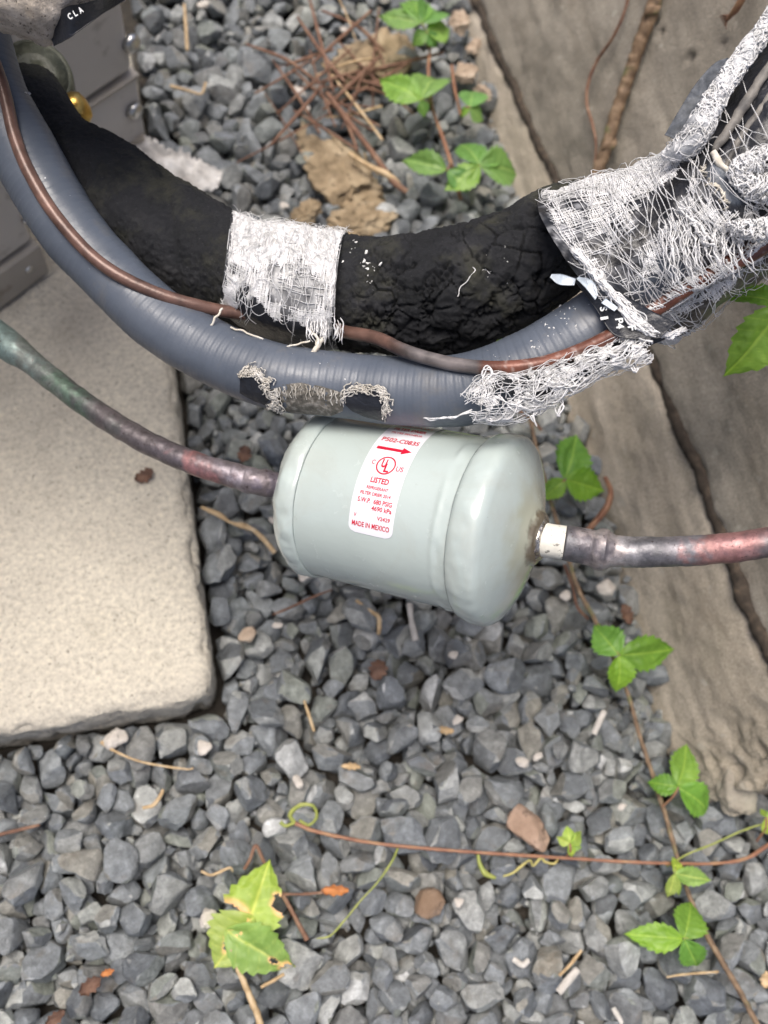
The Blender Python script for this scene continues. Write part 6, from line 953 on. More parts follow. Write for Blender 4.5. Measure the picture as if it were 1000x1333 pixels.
# label and print wrapped on the canister
RL = .0369
PXM = .000302          # one photo pixel on the label in metres
LS = .44 * AXL        # axial position of the label centre line
UPV = -BA if (-BA)[2] * 0 + (ROT.T @ -BA)[1] > 0 else BA
def on_can(x, th, lift):
    """x along axis from label centre (m), th degrees below the line that faces the camera"""
    th = np.radians(th); x = np.asarray(x, float)
    D = NA * np.cos(th)[..., None] - UPV * np.sin(th)[..., None]
    P0 = A + AX * (LS + x)[..., None]
    base = P0 + D * RL
    d = fbm(base.reshape(-1, 3), 22, 2).reshape(x.shape) * .0006
    return P0 + D * (RL + lift + d)[..., None]
M_LABEL = simple('white_glossy_label', [(.3, (.72, .72, .76)), (.7, (.76, .76, .80))], 60, .25, Coat_Weight=.4, Coat_Roughness=.1)
M_PRINT = simple('red_label_print', [(.3, (.50, .006, .030)), (.7, (.58, .010, .040))], 900, .35)
_xs = np.linspace(.030, .080, 200); _P = A + AX * _xs[:, None] + NA * RL
LS = float(_xs[np.abs(proj(_P)[0] - 487).argmin()])          # label centre line seen where the photograph shows it
hw = 33.2 * PXM; t0, t1 = -96., 20.5
n1, n2 = 21, 120
uu, tt = np.meshgrid(np.linspace(-1, 1, n1), np.linspace(0, 1, n2), indexing='ij')
th_ = t0 + (t1 - t0) * tt
arc = (1 - tt) * math.radians(t1 - t0) * RL; rc = .0032
wcut = np.where(arc < rc, hw - rc + np.sqrt(np.clip(rc ** 2 - (rc - arc) ** 2, 0, None)), hw)
P = on_can((uu * wcut).ravel(), th_.ravel(), .00022 + 0 * tt.ravel())
LB = mkobj('label', P, gridF(n1, n2)[:, ::-1] if UPV is BA else gridF(n1, n2), M_LABEL, DR)
def text_mesh(body, bold=False, off=0.0):
    cu = bpy.data.curves.new('text', 'FONT'); cu.body = body; cu.size = 1; cu.resolution_u = 3; cu.offset = off
    o = bpy.data.objects.new('text', cu); COL.objects.link(o)
    me = bpy.data.meshes.new_from_object(o.evaluated_get(bpy.context.evaluated_depsgraph_get()))
    V = np.array([v.co[:2] for v in me.vertices]); F = [list(p.vertices) for p in me.polygons]
    bpy.data.objects.remove(o); bpy.data.curves.remove(cu)
    V[:, 0] -= (V[:, 0].max() + V[:, 0].min()) / 2; V[:, 0] /= V[:, 0].max() * 2
    h = V[:, 1].max() if body not in ('4690 kPa',) else V[:, 1].max()
    V[:, 1] /= h; V[:, 1] -= .5
    return V, F
def put_on_can(name, V2, F, cx, th, w, h):
    """V2 in -.5...5, w and h in photo px"""
    x = (cx + V2[:, 0] * w) * PXM; t = th - np.degrees(V2[:, 1] * h * PXM / RL)
    P = on_can(x, t, .00040 + 0 * x)
    return mkobj(name, P, F, M_PRINT, LB, smooth=False)
for (txt, cx, th, w, h, b) in (('REFRIGERANT', 2, -69, 52, 7.6, .022), ('FILTER DRIER', 0, -61.5, 49, 8., .026), ('FILTRE SECHEUR', 1, -55.5, 46, 4.4, .01), ('P502-C083S', 1, -46.5, 56, 8.6, .018),
                               ('LISTED', 0, -14.2, 27, 7.6, .03), ('REFRIGERANT', 0, -9.0, 32, 4.2, .02), ('FILTER DRIER 2014', -.5, -5.2, 45, 4.4, .02),
                               ('S.W.P.  680 PSIG', 1, -.8, 51, 6.2, .02), ('4690 kPa', 13, 3.2, 30, 6.0, .02), ('V', -24.5, 9.2, 4, 5, .012), ('V2429', 18, 8.8, 19, 5, .02), ('MADE IN MEXICO', 0, 14.4, 56, 6.8, .018),
                               ('C', -19.5, -26, 5, 6.5, .01), ('US', 21.5, -24, 10.5, 7.4, .01)):
    V2, F2 = text_mesh(txt, off=b); put_on_can('lettering', V2, F2, cx, th, w, h)
AR = np.array([(-26, -2.4), (-26, 2.4), (12, 2.2), (12, 6), (26, 0), (12, -6), (12, -2.2)]) 
xs = np.linspace(-26, 12, 14); V2 = np.array([(x, s * 2.5) for x in xs for s in (-1, 1)] + [(12, -6.2), (12, 6.2), (26, .5)]) / 52
F2 = [[2 * i, 2 * i + 2, 2 * i + 3, 2 * i + 1] for i in range(13)] + [[28, 30, 29]]
put_on_can('arrow', V2, F2, 0, -37.8, 52, 52)
tt = np.linspace(0, 2 * np.pi, 49)[:-1]
V2 = np.array([(math.cos(a) * r, math.sin(a) * r) for a in tt for r in (.43, .5)]); F2 = [[2 * i, 2 * i + 1, (2 * i + 3) % 96, (2 * i + 2) % 96] for i in range(48)]
put_on_can('emblem_ring', V2, F2, 0, -25, 28, 28)
for c, dx, dy in (('U', -3.3, -3.0), ('L', 3.0, 3.4)):
    V2, F2 = text_mesh(c, off=.035); put_on_can('emblem_letter', V2, F2, dx, -25 + math.degrees(dy * PXM / RL), 7.5, 12.5)

# tube stubs brazed to the canister
SR = [(696, 697.5, .3812, .0095), (701, 698.5, .3805, .0085), (704, 699, .3800, .0068)]
M_SOLDER = simple('bright_solder', [(.3, (.25, .2, .16)), (.6, (.6, .57, .52))], 400, .25, [(500, .0006)], metal=.9)
cc = spline(pix_path([(696, 700, .3752, .0085), (701, 701, .3744, .0098), (705, 702, .3737, .0090), (710, 703, .3730, .0070)]), 30)
V, F, _, _ = tube(cc[:, :3], cc[:, 3], 60, lambda s, t, P: fbm(P, 320, 3) * .0016); mkobj('solder_collar', V, F, M_SOLDER, DR)
def band_mat():
    s = NT('cream_stub_coating'); c = s.ramp(s.noise(120, 4), [(.3, (.62, .60, .52)), (.7, (.80, .78, .70))])
    c = s.mix(s.ramp(s.noise(330, 5, .7), [(.60, 0.), (.66, .9)]), c, (.16, .15, .13)); return s.out(c, .5, s.bump(s.noise(500), .0002))
cc = spline(pix_path([(703, 701.5, .3738, .0069), (718, 704, .3725, .0069), (735, 706.5, .3715, .0069)]), 30)
V, F, _, _ = tube(cc[:, :3], cc[:, 3], 48, lambda s, t, P: fbm(P, 200, 2) * .0002); mkobj('stub', V, F, band_mat(), DR)

def cu_mat(name):
    s = NT(name); at = s.n('ShaderNodeAttribute', attribute_name='Col')
    c = s.mix(1., at.outputs['Color'], s.ramp(s.noise(260, 7, .75), [(.3, .62), (.5, 1.), (.72, 1.5)]), 'MULTIPLY')
    c = s.mix(s.ramp(s.noise(420, 4, .7), [(.62, 0.), (.68, .8)]), c, (.045, .030, .028))
    n = s.bump(s.noise(160, 4, .6), .0004, .8); n = s.bump(s.noise(1100, 4, .7), .00018, .8, n)
    return s.out(c, s.ramp(s.noise(200, 4), [(.3, .28), (.7, .55)]), n, .45)
M_CU = cu_mat('heat_stained_copper')
def blend(px, stops):
    xs = [a for a, _ in stops]; cs = np.array([c for _, c in stops]); return np.stack([np.interp(px, xs, cs[:, k]) for k in range(3)], 1)
RT = [(734.5, 706.4, .3716, .0071), (750, 709, .3712, .0072), (765, 712, .3710, .0073), (772, 713.5, .3705, .0074), (778, 714.5, .3700, .0084), (788, 716, .3695, .0085), (796, 717, .3688, .0070), (804, 717.8, .3682, .0064), (825, 718.5, .3665, .0062), (880, 718, .362, .0060), (940, 714, .357, .0059), (1000, 706, .353, .0058), (1100, 682, .346, .0058), (1250, 620, .338, .0058), (1400, 520, .33, .0058)]
rp = spline(pix_path(RT), 420)
V, F, _, _ = tube(rp[:, :3], rp[:, 3], 40, lambda s, t, P: fbm(P, 130, 3) * .0005)
px, py, _ = proj(V)
nz_ = fbm(V, 90, 3) * 60 + fbm(V, 420, 3, 5) * 18
col = blend(px + nz_, [(735, (.12, .12, .13)), (765, (.15, .135, .145)), (783, (.34, .30, .29)), (800, (.30, .29, .30)), (840, (.12, .12, .13)), (900, (.20, .19, .205)), (922, (.30, .165, .155)), (960, (.30, .155, .15)), (1010, (.14, .12, .125)), (1400, (.2, .12, .1))])
RC = mkobj('outlet_copper_pipe', V, F, M_CU, col=col)
tag(RC, 'heat stained grey and pink copper pipe leaving the right end of the canister', 'copper pipe')
LT = [(394, 636, .4240, .0056), (362, 631.5, .4200, .0057), (346, 629, .4185, .0064), (334, 627, .417, .0060), (322, 624, .418, .0062), (312, 621, .418, .0056), (300, 617.5, .419, .0057), (250, 602, .422, .0055), (200, 580, .427, .0055), (150, 552, .433, .0055), (100, 518, .439, .0056), (60, 487, .445, .0057), (35, 467, .449, .0062), (20, 456, .451, .0074), (0, 441, .454, .0078), (-40, 412, .46, .0078), (-110, 350, .47, .0062), (-220, 230, .48, .006)]
rp = spline(pix_path(LT), 460)
V, F, _, _ = tube(rp[:, :3], rp[:, 3], 40, lambda s, t, P: fbm(P, 130, 3) * .0005 + fbm(P, 420, 2) * .0004 * sstep(270, 300, proj(P)[0]))
px, py, _ = proj(V); nz_ = fbm(V, 80, 3) * 60 + fbm(V, 420, 3, 5) * 18
col = blend(px + nz_, [(-50, (.17, .24, .23)), (25, (.17, .22, .21)), (50, (.16, .175, .165)), (80, (.10, .15, .115)), (105, (.09, .10, .095)), (150, (.12, .105, .11)), (235, (.115, .10, .11)), (258, (.30, .15, .15)), (280, (.15, .11, .115)), (305, (.24, .215, .24)), (330, (.20, .17, .18)), (345, (.16, .14, .17)), (400, (.14, .12, .15))])
LC = mkobj('inlet_copper_pipe', V, F, M_CU, col=col)
tag(LC, 'dull copper pipe with green patina entering the left end of the canister', 'copper pipe')
# ------------------------------------------------------------------ wraps: tape and gauze
M_TAPE = simple('black_glossy_tape', [(.3, (.010, .011, .014)), (.6, (.020, .022, .028)), (.8, (.05, .055, .065))], 60, .32, [(130, .0010), (700, .0001)], attr=False)
M_TAPEC = simple('black_tape_with_residue', [(.3, (.8, .8, .8)), (.7, (1.2, 1.2, 1.2))], 90, .36, [(110, .0013), (700, .00012)], attr=True)
M_GAUZE = simple('white_gauze_thread', [(.3, (.60, .60, .59)), (.5, (.76, .76, .76)), (.7, (.86, .86, .87))], 300, .9, [(3000, .00008)])
M_OLDG = simple('yellowed_gauze_thread', [(.3, (.50, .45, .36)), (.7, (.72, .69, .62))], 300, .9)

class Loft:
    """surface over sections (Tx,Ty,Bx,By,depth,half thickness, bulge x, bulge y); u along, v round: 0 top edge, .5 facing camera, 1 bottom edge, on to 2 behind"""
    def __init__(s, sec, wr=.0, wseed=0):
        rows = []
        for r in sec:
            r = list(r) + [0] * (8 - len(r)); T, Bm = dp(r[0], r[1], r[4]), dp(r[2], r[3], r[4])
            cb = dp((r[0] + r[2]) / 2 + r[6], (r[1] + r[3]) / 2 + r[7], r[4] - r[5])
            rows.append(list((T + Bm) / 2) + list((Bm - T) / 2) + list(cb - (T + Bm) / 2))
        s.t = spline(rows, 400); s.L = np.linalg.norm(np.diff(s.t[:, :3], axis=0), axis=1).sum(); s.wr = wr; s.ws = wseed
    def __call__(s, u, v, lift=0.):
        u, v = np.broadcast_arrays(np.asarray(u, float), np.asarray(v, float)); sh = u.shape; u, v = u.ravel(), v.ravel()
        q = np.clip(u, 0, 1) * 399
        row = np.stack([np.interp(q, np.arange(400), s.t[:, k]) for k in range(9)], 1)
        c, h, b = row[:, :3], row[:, 3:6], row[:, 6:]
        a = np.pi * v
        D = -np.cos(a)[:, None] * h + np.sin(a)[:, None] * b
        P = c + D; N = nrm(D)
        if s.wr: P = P + N * (fbm(np.stack([u * s.L * 25, v * 2.2, u * 0], 1), 1.6, 3, s.ws) * s.wr + fbm(P, 130, 2, s.ws) * s.wr * .35)[:, None]
        if np.any(lift): P = P + N * np.broadcast_to(lift, sh).ravel()[:, None]
        return P.reshape(sh + (3,))
    def mesh(s, nu, nv, v0=0., v1=2., lift=0., u0=0., u1=1.):
        wrap = v1 - v0 >= 2
        uu, vv = np.meshgrid(np.linspace(u0, u1, nu), np.linspace(v0, v1, nv, endpoint=not wrap), indexing='ij')
        return s(uu, vv, lift).reshape(-1, 3), gridF(nu, nv, wrap)

def weave(L, nu, nv, v0, v1, r, dens, wob=.45, seed=0, lift=.0006, u0=0., u1=1., step=150, push=False):
    """threads both ways over a loft; dens(px, py, u, v) in 0..1 says how likely a thread is there"""
    rg = np.random.RandomState(seed); lines = []
    def run(uu, vv, j, ph):
        w = fbm(np.stack([uu * 9, vv * 9, uu * 0 + j * .37], 1), 1.3, 3, seed) * wob
        w2 = pn(np.stack([uu * 40, vv * 40, uu * 0 + j * .7], 1), 1.2, seed + 3) * wob * .25
        return w, w2
    for fam in (0, 1):
        cnt = nv if fam == 0 else nu
        for j in range(cnt):
            t = np.linspace(0, 1, step)
            if fam == 0: uu = u0 + (u1 - u0) * t; vv = np.full(step, v0 + (v1 - v0) * (j + .5 + rg.uniform(-.2, .2)) / cnt)
            else: vv = v0 + (v1 - v0) * t; uu = np.full(step, u0 + (u1 - u0) * (j + .5 + rg.uniform(-.2, .2)) / cnt)
            w, w2 = run(uu, vv, j, fam)
            # shared warp so the cloth sags as a whole
            cw = fbm(np.stack([uu * 3.1, vv * 3.1, uu * 0 + fam], 1), 1.5, 2, seed + 9) * .035 * wob
            if fam == 0: vv = vv + (w * .012 + w2 * .01) + cw
            else: uu = uu + (w * .010 + w2 * .008) * (v1 - v0) + cw
            o = lift + (r * .8 * np.sin(np.pi * (np.arange(step) * (nu if fam == 0 else nv) / step + j)))
            P = L(uu, vv, o)
            if push: P = over_line(P, r)
            px, py, _ = proj(P)
            D = dens(px, py, uu, vv) * sstep(u0, u0 + .012 + .05 * wob, uu + pn(np.stack([vv * 14, uu * 30, vv * 0], 1), 1, seed + 5) * .05 * wob) * sstep(u1, u1 - .012 - .05 * wob, uu); th = rg.rand() * .8 + .1
            th = th + .12 * rg.normal(size=step).cumsum() * .15
            ok = D > np.clip(th, .05, .95)
            i = 0
            while i < step:
                if ok[i]:
                    k = i
                    while k < step and ok[k]: k += 1
                    if k - i > 4:
                        rr = r * rg.uniform(.75, 1.2) * np.ones(k - i); rr[0] *= .4; rr[-1] *= .4
                        lines.append((P[i:k], rr))
                    i = k
                else: i += 1
    return lines
def fibres(L, n, seed, r, region, length=(.006, .02), lift=(.0005, .003), curl=1., v0=0., v1=1.):
    """loose curly strands near a loft where region(px, py, u, v) allows"""
    rg = np.random.RandomState(seed); lines = []; tries = 0
    while len(lines) < n and tries < n * 12:
        tries += 1
        u, v = rg.uniform(0, 1), rg.uniform(v0, v1)
        P0 = L(np.array([u]), np.array([v]))[0]; px, py, _ = proj(P0)
        if rg.rand() > region(px, py, np.array([u]), np.array([v]))[0]: continue
        m = 18; ln = rg.uniform(*length); a = rg.uniform(0, 6.28)
        da = rg.normal(size=m).cumsum() * .22 * curl + rg.normal() * .12 * curl * np.arange(m)
        du = np.cos(a + da).cumsum() * ln / m / L.L; dv = np.sin(a + da).cumsum() * ln / m / .05
        lf = rg.uniform(*lift) * np.sin(np.linspace(.15, 3.0, m)) + .0004
        uu = u + du; k = np.argmax((uu < .004) | (uu > .996)) or m
        if k > 4: lines.append((L(uu[:k], v + dv[:k], lf[:k]), r * rg.uniform(.5, 1.1)))
    return lines
def spot(px, py, cx, cy, rx, ry, ang=0., soft=.35):
    a = math.radians(ang); dx, dy = px - cx, py - cy
    x = (dx * math.cos(a) + dy * math.sin(a)) / rx; y = (-dx * math.sin(a) + dy * math.cos(a)) / ry
    return sstep(1 + soft, 1 - soft, np.hypot(x, y))

def over_line(P, r):
    # threads that cross the copper line ride over it
    c = lp[330:]; D = P[:, None] - c[None]; t = (D * BACK).sum(2); q = np.sqrt(np.maximum((D ** 2).sum(2) - t ** 2, 0)); j = q.argmin(1); k = np.arange(len(P))
    qq = q[k, j]; need = np.sqrt(np.maximum(.0034 ** 2 - qq ** 2, 0)) + r; add = np.where(qq < .0034, np.clip(need - t[k, j], 0, .006), 0)
    return P + BACK * add[:, None]
# ---- band round the foam pipe
BAND = Loft([(300, 276, 283, 402, .4215, .034, 2, 2), (335, 288, 312, 424, .4195, .034), (375, 294, 356, 446, .4175, .0335), (420, 300, 404, 455, .415, .034), (452, 302, 442, 452, .413, .033, -10, 2)], .0014, 3)
GB = thing('gauze_band', 'frayed white gauze band wrapped over black tape on the foam pipe', 'gauze wrap', BAND(np.array([.5]), np.array([.5]))[0])
V, F = BAND.mesh(90, 110)
px, py, _ = proj(V)
g = np.clip(fbm(V, 170, 3, 2) * 1.3 + .55, 0, 1) * spot(px, py, 400, 365, 45, 50) 
g = np.clip(g + .15 * spot(px, py, 340, 330, 50, 45), 0, .8)[:, None]
g = np.clip(g + .75 * (sstep(-.2, .3, fbm(V, 220, 4, 8)) * spot(px, py, 375, 330, 75, 55))[:, None], 0, .9)
col = np.array([.014, .015, .019]) * (1 - g) + np.array([.38, .385, .39]) * g
mkobj('tape', V, F, M_TAPEC, GB, col=col)
def band_dens(px, py, u, v):
    n = fbm(np.stack([px, py, px * 0], 1), .035, 3, 5)
    edge = np.interp(px, [290, 300, 330, 345, 380, 400, 430, 445], [395, 398, 385, 408, 418, 420, 432, 438])
    d = sstep(edge + 6, edge - 4, py + n * 26) * 1.0
    d = d * (1 - .98 * spot(px, py, 357, 352, 9, 8)) * (1 - .95 * spot(px, py, 376, 348, 7, 4)) * (1 - .9 * spot(px, py, 362, 368, 12, 5)) * (1 - .9 * spot(px, py, 374, 395, 9, 22, 5)) * (1 - .9 * spot(px, py, 316, 382, 7, 14, 35)) * (1 - .75 * spot(px, py, 400, 380, 22, 26)) * (1 - .8 * spot(px, py, 358, 385, 10, 10))
    low = sstep(325, 345, py)
    return d * (1 - low * sstep(-.05, .35, n) * .55)
ln = weave(BAND, 138, 120, .02, .99, .00025, band_dens, .7, 11)
ln += fibres(BAND, 260, 12, .00018, lambda a, b, u, v: .2 + .8 * sstep(400, 330, b) + spot(a, b, 440, 400, 15, 50), (.006, .02), (.0003, .003), .7, .0, .9)
# fringe hanging from the lower right edge and wisps on the top
rg = np.random.RandomState(8)
def strand(pts, r, n=40, jit=.0004, seed=0):
    P = spline(pix_path(pts), n)[:, :3]; P = P + np.stack([pn(P, 260, seed + k) for k in range(3)], 1) * jit * 3
    rr = np.full(n, r); rr[-6:] *= np.linspace(1, .3, 6); return (P, rr)
for k in range(26):
    x = rg.uniform(398, 446); y = rg.uniform(422, 438)
    ln.append(strand([(x, y - 12, .384), (x + rg.uniform(-2, 2), y + 3, .381), (x + rg.uniform(-5, 6), y + rg.uniform(6, 18), .382)], rg.uniform(.0002, .00042), 20, .0005, k))
for k in range(60):
    u = rg.uniform(.02, 1); p0 = BAND(np.array([u]), np.array([.02]))[0]; a, b, dd = proj(p0); a, b, dd = a[0], b[0], dd[0]
    ln.append(strand([(a, b + 4, dd), (a + rg.uniform(-6, 8), b - rg.uniform(0, 4), dd - .001), (a + rg.uniform(-14, 20), b - rg.uniform(0, 10), dd)], .00015, 18, .0006, k))
V, F = polytubes(ln); GT = mkobj('threads', V, F, M_GAUZE, GB); tag(GT, kind='stuff')
ln = [strand([(420, 440, .382), (414, 452, .380), (405, 462, .379), (396, 477, .378)], .0011, 50, .0006, 3), strand([(418, 442, .382), (410, 456, .380), (402, 466, .379), (395, 476, .378)], .0007, 50, .0008, 5),
      strand([(405, 430, .383), (412, 444, .380), (409, 458, .380)], .0006, 30, .0008, 6), strand([(404, 442, .382), (392, 446, .381), (384, 449, .381), (370, 453, .382)], .0004, 30, .0005, 6),
      strand([(290, 402, .386), (284, 415, .384), (272, 424, .384), (262, 420, .385)], .0005, 30, .0006, 9), strand([(300, 425, .385), (330, 437, .384), (360, 452, .384)], .0004, 30, .0005, 2)]
V, F = polytubes(ln, 5); mkobj('frayed_end', V, F, M_OLDG, GB)

# ---- big wrap at the right
WRAP = Loft([(704, 252, 842, 436, .388, .050, -22, 14), (722, 246, 852, 438, .387, .052, -20, 14), (776, 230, 890, 428, .384, .052, -8, 8), (852, 208, 952, 388, .379, .052), (925, 120, 1040, 312, .372, .050), (1000, 20, 1130, 215, .364, .048), (1070, -90, 1220, 100, .356, .046), (1130, -230, 1290, -60, .35, .045)], .0042, 14)
BW = thing('gauze_wrapped_pipe_bundle', 'torn white gauze and black tape wrapped round the pipe bundle by the wall', 'pipe wrap', WRAP(np.array([.3]), np.array([.5]))[0])
V, F = WRAP.mesh(230, 180)
px, py, _ = proj(V)
col = np.tile(np.array([.013, .014, .018]), (len(V), 1))
def paint(c, m): 
    global col
    m = np.clip(m, 0, 1)[:, None]; col = col * (1 - m) + np.array(c) * m
pnz = fbm(V, 120, 3, 4)
paint((.36, .365, .38), sstep(-.12, .35, fbm(V, 210, 4, 9)) * .8 * spot(px, py, 800, 290, 120, 75, -20, .4))
paint((.26, .265, .28), sstep(-.05, .4, fbm(V, 240, 4, 3)) * .7 * spot(px, py, 900, 350, 90, 60, -35, .4))
paint((.16, .17, .19), spot(px, py, 760, 370, 60, 30, 45) * (pnz + .45))
paint((.008, .008, .010), 1.3 * spot(px, py, 858, 272, 58, 14, -52, .3) + 1.3 * spot(px, py, 802, 290, 15, 11, 60, .3) + spot(px, py, 815, 326, 34, 12, -45, .3) + .8 * spot(px, py, 782, 318, 22, 12, -40, .4) + .8 * spot(px, py, 745, 348, 24, 16, 50, .4))  # fold and hole: the shade of their depth painted into the tape colour
paint((.085, .10, .125), spot(px, py, 868, 345, 26, 16, 20, .2) + spot(px, py, 848, 380, 24, 22, -25, .2) + spot(px, py, 950, 238, 34, 22, 40, .15))
paint((.20, .085, .06), spot(px, py, 915, 362, 18, 9, -30) + spot(px, py, 948, 338, 14, 8, -20) + spot(px, py, 985, 322, 26, 8, -20) + spot(px, py, 850, 402, 18, 6, -30))
paint((.11, .10, .085), sstep(0, 1, spot(px, py, 940, 400, 90, 16, -38)) * (pnz + .5))
mkobj('tape', V, F, M_TAPEC, BW, col=col)
def wrap_dens(px, py, u, v):
    n = fbm(np.stack([px, py, px * 0], 1), .022, 3, 2)
    n2 = fbm(np.stack([px, py, px * 0], 1), .07, 2, 6)
    x, y = px + n * 14, py + n2 * 8
    d = np.full(px.shape, 1.05)
    def cut(cx, cy, rx, ry, a, k=1., s=.3):
        nonlocal d; d = d * (1 - k * spot(x, y, cx, cy, rx, ry, a, s))
    cut(855, 275, 62, 17, -52); cut(895, 225, 40, 12, -50); cut(815, 325, 36, 13, -45, .9)      # dark fold across
    cut(800, 287, 10, 12, 60, .75); cut(775, 315, 13, 9, -40, .8); cut(790, 335, 12, 7, -30, .85)
    cut(745, 350, 26, 17, 50, .92); cut(722, 330, 12, 20, -30, .6); cut(770, 385, 26, 9, 48, .9); cut(760, 395, 30, 8, 48, 1.)
    cut(868, 345, 20, 12, 20, .97); cut(846, 378, 20, 18, -25, .97); cut(915, 362, 11, 6, -30, .9); cut(950, 338, 10, 6, -20, .85)
    cut(835, 395, 20, 7, -30, .95); cut(905, 412, 46, 13, -30, .95); cut(960, 382, 60, 12, -38, .97)
    cut(990, 165, 110, 72, -50, 1., .15); cut(950, 240, 42, 30, 40, 1., .15); cut(1040, 60, 120, 60, -50, 1.)
    cut(985, 285, 22, 12, 0, .7)
    d = d * (1 - .75 * sstep(0, .35, n2) * sstep(250, 300, py + (px - 740) * .2))
    d = np.where((px > 905) & (py < 215 - 0 * px), 0, d)
    d = d * (1 - .8 * sstep(225, 290, py) * sstep(-.05, .25, n))
    return d
ln = weave(WRAP, 178, 146, .0, 1.0, .00025, wrap_dens, .42, 21, .0007, 0., .50, 220, True)
ln += fibres(WRAP, 190, 22, .00018, lambda a, b, u, v: np.clip(wrap_dens(a, b, u, v) * .30 - spot(a, b, 858, 272, 60, 18, -52) - spot(a, b, 802, 290, 22, 16, 60) + .9 * spot(a, b, 870, 345, 40, 30) + .9 * spot(a, b, 950, 300, 60, 30) + .8 * spot(a, b, 830, 390, 40, 30) + .5 * spot(a, b, 760, 330, 30, 30), 0, 1) * (u < .5), (.012, .04), (.0008, .004), 1.1)
# bundle of drawn threads along the lower left rim, bars over the hole, long sagging strands
for k in range(34):
    o = rg.uniform(-8, 8); p = rg.uniform(0, 9)
    ln.append(strand([(742 + p, 322 + o * .4, .334), (775 + p, 362 + o * .6, .333), (803 + o * .5 + p, 393 - o * .4, .333), (822 + o * .8 + p, 415 - o * .6, .333), (846 + o * .4, 431 - o * .5, .334), (872, 436 - o * .3, .337), (892, 428 - o * .2, .341)], rg.uniform(.0002, .0004), 70, .0008, k))
for k in range(34):
    t = k / 33.; x0, y0 = 862 + t * 110 + rg.uniform(-4, 4), 290 + t * 14 + rg.uniform(-6, 6)
    x1, y1 = x0 + rg.uniform(20, 34) - 12, y0 + rg.uniform(70, 100) * (1 - .45 * t) 
    ln.append(strand([(x0, y0, .326), ((x0 + x1) / 2 - rg.uniform(0, 12), (y0 + y1) / 2 + rg.uniform(0, 8), .3235), (x1, y1, .326)], rg.uniform(.0002, .0003), 34, .0007, k))
for k in range(6):
    x = 792 + k * 6.; y = 268 + k * 5.5
    ln.append(strand([(x - 8, y + 10, .331), (x, y + 4, .3295), (x + 9, y - 3, .331)], .0004, 16, .0002, k))
for k in range(5):
    x = 790 + k * 5.; y = 290 - k * 4
    ln.append(strand([(x, y - 8, .3305), (x + 10, y + 14, .329), (x + 24, y + 30, .331)], .0003, 16, .0002, k + 20))
V, F = polytubes(ln); GT = mkobj('threads', V, F, M_GAUZE, BW); tag(GT, kind='stuff')
# clumps of rolled gauze: lower right knot and the long roll up to the corner
def rolled(name, pts, n, spread, seed, r=(.00018, .00038), curl=.003, mat=M_GAUZE):
    rg = np.random.RandomState(seed); c = spline(pix_path(pts), 220)
    T, N, B = frames(c[:, :3]); ln = []
    for k in range(n):
        a0, a1 = sorted(rg.uniform(0, 1, 2)); a1 = min(1, a0 + max(.10, a1 - a0) * .7)
        m = 60; q = np.linspace(a0, a1, m) * 219; g = lambda A_: np.stack([np.interp(q, np.arange(220), A_[:, j]) for j in range(A_.shape[1])], 1)
        cc, nn, bb = g(c), g(N), g(B); ph = rg.uniform(0, 6.28); tw = rg.normal() * 5; rad = rg.uniform(.6, 1.1) * spread * cc[:, 3:4] 
        an = ph + tw * np.linspace(0, 1, m) + np.cumsum(rg.normal(size=m)) * .12
        P = cc[:, :3] + (nn * np.cos(an)[:, None] + bb * np.sin(an)[:, None]) * rad
        P = P + np.stack([pn(P, 330, seed + j + k) for j in range(3)], 1) * curl * .5
        ln.append((P, rg.uniform(*r)))
    V, F = polytubes(ln); o = mkobj(name, V, F, mat, BW); tag(o, kind='stuff'); return o
roll = [(862, 202, .336, .0016), (890, 192, .331, .0044), (908, 170, .328, .0046), (934, 124, .327, .0036), (970, 72, .326, .0033), (1006, 24, .325, .0032), (1060, -60, .32, .0032)]
rolled('rolled_gauze', roll, 360, 1.0, 31)
c = spline(pix_path(roll), 120); V, F, _, _ = tube(c[:, :3], c[:, 3] * .93, 30, lambda s, t, P: fbm(P, 200, 3) * .0014)
mkobj('rolled_cloth', V, F, simple('grey_white_cloth', [(.3, (.20, .21, .23)), (.5, (.55, .56, .57)), (.7, (.8, .8, .8))], 150, .85, [(700, .0006)]), BW)
rolled('knotted_gauze', [(1060, 200, .317, .004), (1010, 208, .318, .0045), (962, 218, .320, .0028), (974, 240, .320, .003), (1008, 246, .319, .0045), (1050, 240, .318, .004)], 150, 1.1, 33, (.0002, .0004), .005)
rolled('knotted_gauze', [(945, 290, .322, .0015), (972, 300, .321, .0025), (1005, 296, .320, .003), (1050, 285, .319, .003)], 80, 1.2, 34, (.0002, .0004), .005)
rolled('drawn_thread_cord', [(880, 262, .327, .0012), (900, 285, .325, .0013), (925, 320, .323, .0014), (950, 345, .3235, .0012)], 12, 1.0, 35, (.0004, .0006), .001)
rolled('drawn_thread_cord', [(915, 212, .325, .001), (918, 232, .324, .0014), (935, 250, .323, .0014), (950, 275, .323, .0012)], 12, 1.0, 36, (.0003, .0005), .001, M_OLDG)
